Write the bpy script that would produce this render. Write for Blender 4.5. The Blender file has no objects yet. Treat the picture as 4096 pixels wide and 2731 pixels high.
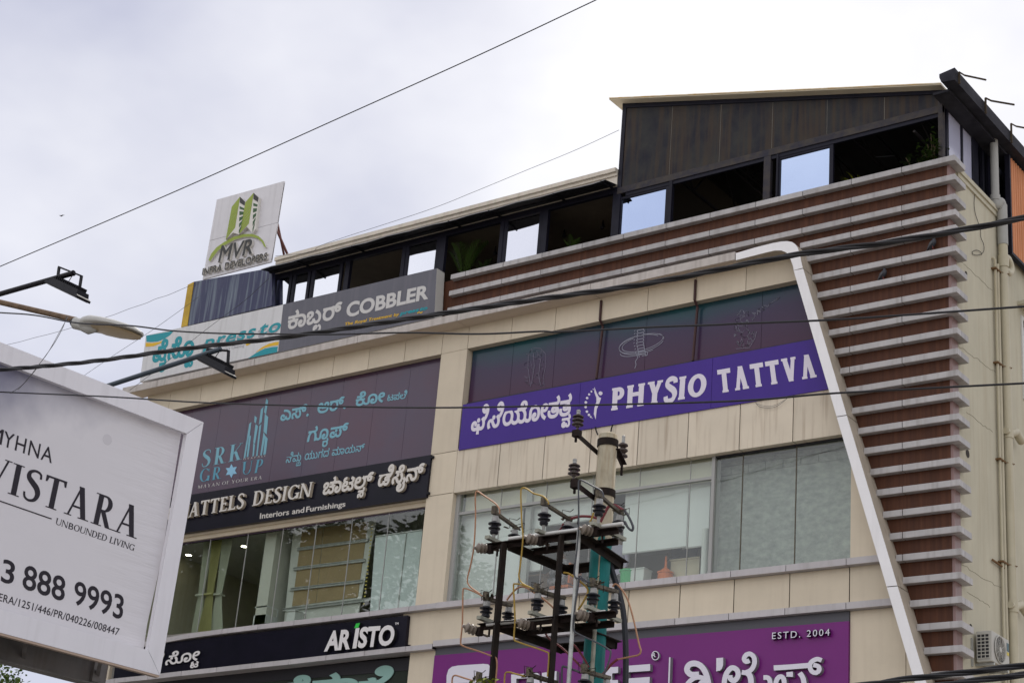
import bpy, bmesh, math, random
from mathutils import Vector, Matrix, geometry
R_ = math.radians
sc = bpy.context.scene
random.seed(7)
# ------------------------------------------------------------------ camera
# world: X runs right along the shop front, Y into the building, Z up; metres
DX = Vector((0.80577531, -0.16659938, -0.5683052))
DY = Vector((0.58668008, 0.35551965, 0.72760722))
DZ = Vector((0.08082475, -0.91970127, 0.38420949))
EYE = Vector((0.0, -30.0, 1.6))
FPX = 7213.0
cam = bpy.data.cameras.new("camera")
cam.sensor_width = 36.0
cam.lens = FPX / 4096.0 * 36.0
cam.clip_end = 2000.0
cam_o = bpy.data.objects.new("camera", cam)
sc.collection.objects.link(cam_o)
cam_o.matrix_world = Matrix(((DX.x, -DX.y, -DX.z, EYE.x), (DY.x, -DY.y, -DY.z, EYE.y),
                             (DZ.x, -DZ.y, -DZ.z, EYE.z), (0, 0, 0, 1)))
sc.camera = cam_o
# ------------------------------------------------------------------ exposure, sky, sun
sc.view_settings.view_transform = 'Standard'
sc.view_settings.look = 'None'
sc.view_settings.exposure = 0.70
sc.view_settings.gamma = 1.0
SUN_EL, SUN_AZ = R_(60), R_(-12)      # azimuth measured from +Y towards +X
world = bpy.data.worlds.new("World"); sc.world = world
world.use_nodes = True
wn, wl = world.node_tree.nodes, world.node_tree.links
wn.clear()
wout = wn.new('ShaderNodeOutputWorld')
sky = wn.new('ShaderNodeTexSky'); sky.sky_type = 'NISHITA'; sky.sun_disc = False
sky.sun_elevation = SUN_EL; sky.sun_rotation = SUN_AZ
sky.air_density = 1.2; sky.dust_density = 2.0
bg1 = wn.new('ShaderNodeBackground'); bg1.inputs[1].default_value = 0.12
wl.new(sky.outputs[0], bg1.inputs[0])
tc = wn.new('ShaderNodeTexCoord')
mp = wn.new('ShaderNodeMapping'); mp.inputs['Scale'].default_value = (1, 1, 1.6)
mp.inputs['Location'].default_value = (0.35, 0.1, 0.0)
wl.new(tc.outputs['Generated'], mp.inputs[0])
nz = wn.new('ShaderNodeTexNoise'); nz.inputs['Scale'].default_value = 3.4
nz.inputs['Detail'].default_value = 5.0; nz.inputs['Roughness'].default_value = 0.5
wl.new(mp.outputs[0], nz.inputs['Vector'])
# clouds are thinner and brighter on the side of the veiled sun
sund = Vector((math.sin(SUN_AZ) * math.cos(SUN_EL), math.cos(SUN_AZ) * math.cos(SUN_EL), math.sin(SUN_EL)))
dt = wn.new('ShaderNodeVectorMath'); dt.operation = 'DOT_PRODUCT'
dt.inputs[1].default_value = Vector((0.12, 0.72, 0.68)).normalized()
wl.new(tc.outputs['Generated'], dt.inputs[0])
mr = wn.new('ShaderNodeMapRange'); mr.inputs['From Min'].default_value = -1.0
wl.new(dt.outputs['Value'], mr.inputs[0])
lr = wn.new('ShaderNodeValToRGB')
for k_, (p_, v_) in enumerate(((0.0, .66), (.60, .60), (.745, .30), (.82, .33), (.90, .60), (1.0, .66))):
    e_ = lr.color_ramp.elements[k_] if k_ < 2 and False else (lr.color_ramp.elements.new(p_) if 0 < p_ < 1 else lr.color_ramp.elements[0 if p_ == 0 else -1])
    e_.color = (v_, v_, v_, 1)
wl.new(mr.outputs[0], lr.inputs[0])
sb = wn.new('ShaderNodeMath'); sb.operation = 'SUBTRACT'; sb.inputs[1].default_value = 0.5
wl.new(lr.outputs[0], sb.inputs[0])
ad = wn.new('ShaderNodeMath'); ad.operation = 'ADD'
wl.new(nz.outputs[0], ad.inputs[0]); wl.new(sb.outputs[0], ad.inputs[1])
cr = wn.new('ShaderNodeValToRGB')
cr.color_ramp.elements[0].position = 0.30; cr.color_ramp.elements[0].color = (0.57, 0.575, 0.69, 1)
cr.color_ramp.elements[1].position = 0.64; cr.color_ramp.elements[1].color = (1.0, 0.985, 1.0, 1)
wl.new(ad.outputs[0], cr.inputs[0])
bg2 = wn.new('ShaderNodeBackground'); bg2.inputs[1].default_value = 0.80
wl.new(cr.outputs[0], bg2.inputs[0])
st = wn.new('ShaderNodeMapRange'); st.inputs['From Min'].default_value = 0.1; st.inputs['From Max'].default_value = 0.6
st.inputs['To Min'].default_value = 0.86; st.inputs['To Max'].default_value = 0.63
wl.new(dt.outputs['Value'], st.inputs[0]); wl.new(st.outputs[0], bg2.inputs[1])
mx = wn.new('ShaderNodeMixShader'); mx.inputs[0].default_value = 0.9
wl.new(bg1.outputs[0], mx.inputs[1]); wl.new(bg2.outputs[0], mx.inputs[2])
wl.new(mx.outputs[0], wout.inputs[0])
sun = bpy.data.lights.new("sun", 'SUN'); sun.energy = 2.2; sun.angle = R_(12); sun.color = (1, 0.96, 0.9)
sun_o = bpy.data.objects.new("sun", sun); sc.collection.objects.link(sun_o)
sun_o.rotation_euler = sund.to_track_quat('Z', 'Y').to_euler()
sun_o.location = (0, 0, 60)

# ------------------------------------------------------------------ measuring: a place in the photograph to a point at a known depth
def ray(p):
    x, y = p[0] - 2048.0, p[1] - 1365.5
    v = Vector((x, y, FPX))
    return Vector((DX.dot(v), DY.dot(v), DZ.dot(v)))
def at(p, Y):
    r = ray(p); return EYE + r * ((Y - EYE.y) / r.y)
def hx(p, X):
    r = ray(p); return EYE + r * ((X - EYE.x) / r.x)
def hp(p, p0, n):
    r = ray(p); return EYE + r * ((p0 - EYE).dot(n) / r.dot(n))
def zone(x0, y0, s): return lambda x, y: (x0 + x * s, y0 + y * s)
W = zone(0, 0, 1.74150)
A = zone(0, 900, .4677); B = zone(0, 1633, .4677); C = zone(0, 1998, .4677); D = zone(700, 650, .4677)
E = zone(550, 1300, .5527); F = zone(550, 1865, .5527); G = zone(1700, 1000, .7228); H = zone(1700, 1598, .4677)
I = zone(1700, 1998, .4677); J = zone(2600, 1998, .4677); K = zone(2350, 200, .7423); L = zone(3300, 250, .5422)
M = zone(3300, 1000, .5422); N = zone(3300, 1850, .5618); O = zone(2700, 1000, .4252); P = zone(1700, 600, .4252)

# ------------------------------------------------------------------ materials
MATS = {}
def mat(name, col, rough=0.6, metal=0.0, var=0.0, scale=(3, 3, 3), col2=None, spec=0.25, emit=0.0, streak=0.0, streak_col=(0.08, 0.065, 0.05), bump=0.0, detail=5.0, srange=(0.5, 0.72), isl=0.0):
    if name in MATS: return MATS[name]
    m = bpy.data.materials.new(name); m.use_nodes = True
    nt = m.node_tree; b = nt.nodes['Principled BSDF']
    b.inputs['Base Color'].default_value = (*col, 1); b.inputs['Roughness'].default_value = rough
    b.inputs['Metallic'].default_value = metal; b.inputs['Specular IOR Level'].default_value = spec
    if emit:
        b.inputs['Emission Color'].default_value = (*col, 1); b.inputs['Emission Strength'].default_value = emit
    out = None
    if var or streak or col2 or bump:
        t = nt.nodes.new('ShaderNodeTexCoord')
        g = nt.nodes.new('ShaderNodeMapping'); g.inputs['Scale'].default_value = scale
        nt.links.new(t.outputs['Object'], g.inputs[0])
        n = nt.nodes.new('ShaderNodeTexNoise'); n.inputs['Scale'].default_value = 1.0
        n.inputs['Detail'].default_value = detail; n.inputs['Roughness'].default_value = 0.62
        nt.links.new(g.outputs[0], n.inputs['Vector'])
        r = nt.nodes.new('ShaderNodeValToRGB')
        r.color_ramp.elements[0].position = 0.32; r.color_ramp.elements[1].position = 0.7
        c2 = col2 or tuple(max(0, c * (1 - var)) for c in col)
        r.color_ramp.elements[0].color = (*c2, 1); r.color_ramp.elements[1].color = (*col, 1)
        nt.links.new(n.outputs[0], r.inputs[0]); out = r.outputs[0]
        if streak:
            g2 = nt.nodes.new('ShaderNodeMapping'); g2.inputs['Scale'].default_value = (9, 9, 0.5)
            nt.links.new(t.outputs['Object'], g2.inputs[0])
            n2 = nt.nodes.new('ShaderNodeTexNoise'); n2.inputs['Scale'].default_value = 1.0; n2.inputs['Detail'].default_value = 4
            nt.links.new(g2.outputs[0], n2.inputs['Vector'])
            r2 = nt.nodes.new('ShaderNodeMapRange'); r2.inputs['From Min'].default_value = srange[0]; r2.inputs['From Max'].default_value = srange[1]
            r2.inputs['To Max'].default_value = streak
            nt.links.new(n2.outputs[0], r2.inputs[0])
            mxx = nt.nodes.new('ShaderNodeMix'); mxx.data_type = 'RGBA'
            mxx.inputs[7].default_value = (*streak_col, 1)
            nt.links.new(r2.outputs[0], mxx.inputs[0]); nt.links.new(out, mxx.inputs[6]); out = mxx.outputs[2]
        if isl:
            ge = nt.nodes.new('ShaderNodeNewGeometry'); mi_ = nt.nodes.new('ShaderNodeMapRange')
            mi_.inputs['To Min'].default_value = 1 - isl; mi_.inputs['To Max'].default_value = 1 + isl * .35
            nt.links.new(ge.outputs['Random Per Island'], mi_.inputs[0])
            hv = nt.nodes.new('ShaderNodeHueSaturation'); nt.links.new(mi_.outputs[0], hv.inputs['Value']); nt.links.new(out, hv.inputs['Color']); out = hv.outputs[0]
        nt.links.new(out, b.inputs['Base Color'])
        if bump:
            bp = nt.nodes.new('ShaderNodeBump'); bp.inputs['Strength'].default_value = bump; bp.inputs['Distance'].default_value = 0.02
            nt.links.new(n.outputs[0], bp.inputs['Height']); nt.links.new(bp.outputs[0], b.inputs['Normal'])
    MATS[name] = m
    return m
def glass(name, tint, refl=0.25, rough=0.0, rtint=(1, 1, 1)):
    if name in MATS: return MATS[name]
    m = bpy.data.materials.new(name); m.use_nodes = True
    nt = m.node_tree; nt.nodes.clear()
    o = nt.nodes.new('ShaderNodeOutputMaterial'); t = nt.nodes.new('ShaderNodeBsdfTransparent'); t.inputs[0].default_value = (*tint, 1)
    g = nt.nodes.new('ShaderNodeBsdfGlossy'); g.inputs['Roughness'].default_value = rough; g.inputs[0].default_value = (*rtint, 1)
    fr = nt.nodes.new('ShaderNodeFresnel'); fr.inputs[0].default_value = 1.5
    ge = nt.nodes.new('ShaderNodeNewGeometry'); ma = nt.nodes.new('ShaderNodeMath'); ma.operation = 'MULTIPLY_ADD'; ma.inputs[1].default_value = -0.8333; ma.inputs[2].default_value = 1.5
    nt.links.new(ge.outputs['Backfacing'], ma.inputs[0]); nt.links.new(ma.outputs[0], fr.inputs[0])
    mr_ = nt.nodes.new('ShaderNodeMapRange'); mr_.inputs['To Min'].default_value = refl; mr_.inputs['To Max'].default_value = 1.0
    nt.links.new(fr.outputs[0], mr_.inputs[0])
    # faint waviness of float glass
    tx = nt.nodes.new('ShaderNodeTexCoord'); nn = nt.nodes.new('ShaderNodeTexNoise'); nn.inputs['Scale'].default_value = 0.7
    nt.links.new(tx.outputs['Object'], nn.inputs['Vector'])
    bp = nt.nodes.new('ShaderNodeBump'); bp.inputs['Strength'].default_value = 0.12; bp.inputs['Distance'].default_value = 0.03
    nt.links.new(nn.outputs[0], bp.inputs['Height']); nt.links.new(bp.outputs[0], g.inputs['Normal'])
    mxs = nt.nodes.new('ShaderNodeMixShader')
    nt.links.new(mr_.outputs[0], mxs.inputs[0]); nt.links.new(t.outputs[0], mxs.inputs[1]); nt.links.new(g.outputs[0], mxs.inputs[2])
    nt.links.new(mxs.outputs[0], o.inputs[0])
    MATS[name] = m
    return m

beige = mat('beige_composite', (0.635, 0.555, 0.43), 0.5, isl=.10, var=0.10, scale=(1.2, 1.2, 1.2), streak=0.10, streak_col=(0.33, 0.26, 0.19))
beige_dirty = mat('beige_composite_stained', (0.65, 0.575, 0.46), 0.55, isl=.10, var=0.12, scale=(1.4, 1.4, 1.0), streak=0.6, streak_col=(0.25, 0.17, 0.11), srange=(0.52, 0.76))
soffit_m = mat('soffit_beige', (0.58, 0.49, 0.40), 0.55, var=0.06)
white_acp = mat('white_composite', (0.80, 0.79, 0.80), 0.42, var=0.05, scale=(2, 2, 2), streak=0.06)
ledge_m = mat('weathered_ledge', (0.50, 0.46, 0.43), 0.55, var=0.15, scale=(4, 4, 4), streak=0.45, streak_col=(0.22, 0.185, 0.16), srange=(0.46, 0.72))
louver_m = mat('louver_metal', (0.43, 0.415, 0.415), 0.4, isl=.16, var=0.18, scale=(3, 3, 3), streak=0.55, streak_col=(0.20, 0.18, 0.165), srange=(0.50, 0.74))
sill_m = mat('sill_metal', (0.50, 0.475, 0.485), 0.45, isl=.10, var=0.12, scale=(3, 3, 3), streak=0.3, streak_col=(0.26, 0.23, 0.22), srange=(0.52, 0.78))
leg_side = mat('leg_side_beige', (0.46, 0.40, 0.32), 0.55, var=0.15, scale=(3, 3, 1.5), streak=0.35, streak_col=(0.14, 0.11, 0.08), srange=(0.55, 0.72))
gap_m = mat('joint_black', (0.012, 0.011, 0.011), 0.9)
black_metal = mat('black_steel', (0.013, 0.013, 0.018), 0.55, var=0.4, scale=(5, 5, 5), spec=.15)
wall_cream = mat('cream_render', (0.52, 0.49, 0.38), 0.85, var=0.12, scale=(1.5, 1.5, 0.8), streak=0.25, streak_col=(0.34, 0.27, 0.17), bump=0.1)
room_m = mat('room_plaster', (0.30, 0.29, 0.26), 0.9, var=0.1)
dark_room = mat('dark_interior', (0.045, 0.040, 0.036), 0.9, var=0.2)
clear_glass = glass('clear_glass', (0.94, 0.97, 0.95), 0.0)
def wood_mat():
    m = mat('wood_grain_cladding', (0.098, 0.037, 0.019), 0.6, var=0.4, scale=(14, 14, 0.35), streak=0.5, streak_col=(0.048, 0.019, 0.013), spec=0.2, detail=3, srange=(0.42, 0.68))
    return m
wood = wood_mat()
wood_side = mat('wood_grain_return', (0.25, 0.16, 0.15), 0.4, var=0.15, scale=(14, 14, 0.35))

# ------------------------------------------------------------------ objects and meshes
COL = sc.collection
def thing(name, label, cat, base, group=None, kind=None):
    o = bpy.data.objects.new(name, None); COL.objects.link(o); o.location = base
    o.empty_display_size = 0.2
    o['label'] = label; o['category'] = cat
    if group: o['group'] = group
    if kind: o['kind'] = kind
    return o
def tag(o, label, cat, group=None, kind=None):
    o['label'] = label; o['category'] = cat
    if group: o['group'] = group
    if kind: o['kind'] = kind
    return o
def wloc(o):
    v = Vector(o.location)
    while o.parent: o = o.parent; v += Vector(o.location)
    return v
class MB:
    def __init__(s): s.v = []; s.f = []; s.m = []; s.k = 0
    def poly(s, pts, mi=0):
        i = len(s.v); s.v += [Vector(p) for p in pts]; s.f.append(tuple(range(i, i + len(pts)))); s.m.append(mi)
    def prism(s, pts, d, mi=0, side=None, back=True):
        pts = [Vector(p) for p in pts]; d = Vector(d); n = len(pts); i = len(s.v)
        # outward winding
        nn = Vector((0, 0, 0))
        for a in range(n): nn += pts[a].cross(pts[(a + 1) % n])
        if nn.dot(d) > 0: pts = pts[::-1]
        s.v += pts + [p + d for p in pts]
        s.f.append(tuple(range(i, i + n))); s.m.append(mi)
        if back: s.f.append(tuple(range(i + 2 * n - 1, i + n - 1, -1))); s.m.append(mi)
        for a in range(n):
            b = (a + 1) % n
            s.f.append((i + b, i + a, i + n + a, i + n + b)); s.m.append(mi if side is None else side)
        return s
    def box(s, x0, x1, y0, y1, z0, z1, mi=0):
        return s.prism([(x0, y0, z0), (x1, y0, z0), (x1, y0, z1), (x0, y0, z1)], (0, y1 - y0, 0), mi)
    def beam(s, p, q, w, h, up=(0, 0, 1), mi=0):
        p, q = Vector(p), Vector(q); d = (q - p).normalized(); u = Vector(up)
        if abs(d.dot(u)) > 0.97: u = Vector((0, 1, 0))
        a = d.cross(u).normalized() * w / 2; b = a.cross(d).normalized() * h / 2
        return s.prism([p + a + b, p - a + b, p - a - b, p + a - b], q - p, mi)
    def angle(s, p, q, w, t, up=(0, 0, 1), side=1, mi=0):
        p, q = Vector(p), Vector(q); d = (q - p).normalized(); u = Vector(up)
        if abs(d.dot(u)) > 0.97: u = Vector((0, 1, 0))
        a = d.cross(u).normalized() * side; b = (a.cross(d) * side).normalized()
        return s.prism([p, p + a * w, p + a * w - b * t, p + a * t - b * t, p + a * t - b * w, p - b * w], q - p, mi)
    def tube(s, pts, r, n=8, mi=0, caps=True):
        pts = [Vector(p) for p in pts]; rr = r if isinstance(r, (list, tuple)) else [r] * len(pts)
        i = len(s.v); prev = None
        for k, p in enumerate(pts):
            d = (pts[min(k + 1, len(pts) - 1)] - pts[max(k - 1, 0)])
            d = d.normalized() if d.length > 1e-9 else Vector((0, 0, 1))
            if prev is None:
                u = Vector((0, 0, 1)) if abs(d.z) < 0.9 else Vector((0, 1, 0))
                a = d.cross(u).normalized()
            else:
                a = (prev - d * prev.dot(d)); a = a.normalized() if a.length > 1e-6 else d.orthogonal().normalized()
            prev = a; b = d.cross(a)
            for j in range(n):
                t = 2 * math.pi * j / n
                s.v.append(p + (a * math.cos(t) + b * math.sin(t)) * rr[k])
        for k in range(len(pts) - 1):
            for j in range(n):
                j2 = (j + 1) % n
                s.f.append((i + k * n + j, i + k * n + j2, i + (k + 1) * n + j2, i + (k + 1) * n + j)); s.m.append(mi)
        if caps:
            s.f.append(tuple(i + j for j in range(n - 1, -1, -1))); s.m.append(mi)
            s.f.append(tuple(i + (len(pts) - 1) * n + j for j in range(n))); s.m.append(mi)
        return s
    def lathe(s, p, axis, prof, n=14, mi=0):
        ax = Vector(axis).normalized()
        p = Vector(p); i = len(s.v)
        u = ax.orthogonal().normalized(); w = ax.cross(u)
        for (t, r) in prof:
            for j in range(n):
                q = 2 * math.pi * j / n
                s.v.append(p + ax * t + (u * math.cos(q) + w * math.sin(q)) * max(r, 1e-4))
        for k in range(len(prof) - 1):
            for j in range(n):
                j2 = (j + 1) % n
                s.f.append((i + k * n + j, i + k * n + j2, i + (k + 1) * n + j2, i + (k + 1) * n + j)); s.m.append(mi)
        s.f.append(tuple(i + j for j in range(n - 1, -1, -1))); s.m.append(mi)
        s.f.append(tuple(i + (len(prof) - 1) * n + j for j in range(n))); s.m.append(mi)
        return s
    def build(s, name, mats, parent=None, smooth=False, label=None):
        me = bpy.data.meshes.new(name)
        if parent is not None: off = wloc(parent)
        else:
            xs = [v.x for v in s.v]; ys = [v.y for v in s.v]; zs = [v.z for v in s.v]
            off = Vector(((min(xs) + max(xs)) / 2, (min(ys) + max(ys)) / 2, min(zs)))
        me.from_pydata([v - off for v in s.v], [], s.f)
        if not isinstance(mats, (list, tuple)): mats = [mats]
        for m in mats: me.materials.append(m)
        me.polygons.foreach_set('material_index', s.m)
        if smooth:
            me.polygons.foreach_set('use_smooth', [True] * len(me.polygons))
            try: me.set_sharp_from_angle(angle=R_(42))
            except Exception: pass
        me.update()
        o = bpy.data.objects.new(name, me); COL.objects.link(o)
        if parent is not None: o.parent = parent
        else: o.location = off
        if label: o['label'] = label
        return o
def smooth_path(pts, n=6):
    pts = [Vector(p) for p in pts]; out = []
    for k in range(len(pts) - 1):
        p0 = pts[max(k - 1, 0)]; p1 = pts[k]; p2 = pts[k + 1]; p3 = pts[min(k + 2, len(pts) - 1)]
        for j in range(n):
            t = j / n
            out.append(0.5 * ((2 * p1) + (p2 - p0) * t + (2 * p0 - 5 * p1 + 4 * p2 - p3) * t * t + (3 * p1 - p0 - 3 * p2 + p3) * t ** 3))
    out.append(pts[-1]); return out

# ------------------------------------------------------------------ lettering
_tc = bpy.data.curves.new('lettering_source', 'FONT'); _tc.size = 1.0; _tc.resolution_u = 4
_to = bpy.data.objects.new('lettering_source', _tc); COL.objects.link(_to)
GC = {}
def area2(p): return sum(p[i][0] * p[(i + 1) % len(p)][1] - p[(i + 1) % len(p)][0] * p[i][1] for i in range(len(p))) / 2
def _splines(body):
    _tc.body = body
    bpy.context.view_layer.update()
    cu = _to.to_curve(bpy.context.evaluated_depsgraph_get())
    res = []
    for sp in cu.splines:
        pts = []
        bp_ = sp.bezier_points
        n = len(bp_)
        for k in range(n):
            a, b = bp_[k], bp_[(k + 1) % n]
            p0, p1, p2, p3 = a.co, a.handle_right, b.handle_left, b.co
            straight = ((p1 - p0).cross(p3 - p0)).length < 1e-4 and ((p2 - p0).cross(p3 - p0)).length < 1e-4
            m = 1 if straight else 4
            for j in range(m):
                t = j / m; u = 1 - t
                q = p0 * u ** 3 + p1 * 3 * u * u * t + p2 * 3 * u * t * t + p3 * t ** 3
                pts.append((q.x, q.y))
        q = []
        for p in pts:
            if not q or (abs(p[0] - q[-1][0]) + abs(p[1] - q[-1][1])) > 1e-5: q.append(p)
        if len(q) > 2: res.append(q)
    _to.to_curve_clear()
    return res
BARX = None
def glyph(c):
    """contours of one character and its advance"""
    global BARX
    if c in GC: return GC[c]
    if BARX is None: BARX = min(x for x, y in _splines('|')[0])
    s = _splines(c + '|')
    adv = min(x for x, y in s[-1]) - BARX
    GC[c] = (s[:-1], adv)
    return GC[c]
def inside(p, poly):
    r = False; n = len(poly); x, y = p
    for i in range(n):
        x0, y0 = poly[i]; x1, y1 = poly[(i + 1) % n]
        if (y0 > y) != (y1 > y) and x < (x1 - x0) * (y - y0) / (y1 - y0) + x0: r = not r
    return r
def offset(poly, d):
    n = len(poly); out = []
    for i in range(n):
        a, b, c = poly[i - 1], poly[i], poly[(i + 1) % n]
        e1 = (b[0] - a[0], b[1] - a[1]); e2 = (c[0] - b[0], c[1] - b[1])
        l1 = math.hypot(*e1) or 1e-9; l2 = math.hypot(*e2) or 1e-9
        n1 = (e1[1] / l1, -e1[0] / l1); n2 = (e2[1] / l2, -e2[0] / l2)
        m = (n1[0] + n2[0], n1[1] + n2[1]); q = max(0.35, 1 + n1[0] * n2[0] + n1[1] * n2[1])
        out.append((b[0] + m[0] / q * d, b[1] + m[1] / q * d))
    return out
def groups(cs, bold=0.0):
    """[(outer, [holes])], outer anticlockwise; overlapping outlines stay separate"""
    if not cs: return []
    big = max(cs, key=lambda p: abs(area2(p))); sgn = 1 if area2(big) > 0 else -1
    outs, holes = [], []
    for p in cs:
        if area2(p) * sgn > 0: outs.append(p if sgn > 0 else p[::-1])
        else: holes.append(p if sgn > 0 else p[::-1])
    res = []
    for o in outs:
        hs = [h for h in holes if inside(h[0], o)]
        res.append((offset(o, bold), [offset(h, bold) for h in hs]))
    return res
def stroke(pts, ws):
    v = smooth_path([(x, y, 0) for x, y in pts], 6); m = len(v); l, r = [], []
    for i, p in enumerate(v):
        d = v[min(i + 1, m - 1)] - v[max(i - 1, 0)]; d.normalize()
        f = i / (m - 1) * (len(ws) - 1); j = min(int(f), len(ws) - 2); w = ws[j] + (ws[j + 1] - ws[j]) * (f - j)
        nn = Vector((-d.y, d.x)) * w / 2; l.append((p.x + nn.x, p.y + nn.y)); r.append((p.x - nn.x, p.y - nn.y))
    q = r + l[::-1]
    return q if area2(q) > 0 else q[::-1]
def layout(s, track=0.0, bold=0.0):
    """text to groups; ^x sets x small under the letter before it, ~ marks a thin space"""
    out = []; pen = 0.0; k = 0
    while k < len(s):
        c = s[k]
        if c == '^':
            cs, adv = glyph(s[k + 1]); f = 0.56
            w = adv * f
            cs = [[(x * f + pen - w * 0.92, y * f - 0.44) for x, y in p] for p in cs]
            out += groups(cs, bold); pen += 0.06; k += 2; continue
        if c == '~': pen += 0.12; k += 1; continue
        if c == ' ': pen += 0.32 + track; k += 1; continue
        cs, adv = glyph(c)
        nx = s[k + 1] if k + 1 < len(s) else ''
        if '\u0c95' <= c <= '\u0cb9' and nx and nx in 'ಿೆೇೊೋೈ್':
            # a vowel sign takes the place of the head stroke
            cap_ = .57 if nx == '್' else .50
            if nx != '್': cs = [p for p in cs if min(y for x, y in p) < .45]
            cs = [[(x, min(y, cap_)) for x, y in p] for p in cs]
        if c == 'ಿ': cs = [stroke([(-.09, .34), (.0, .44), (.06, .56), (.085, .70), (.04, .83), (-.06, .88), (-.15, .82), (-.16, .72), (-.08, .65), (-.01, .70)], [.09] * 4)]; adv = .13
        out += groups([[(x + pen, y) for x, y in p] for p in cs], bold)
        pen += adv + track; k += 1
    return out
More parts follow.
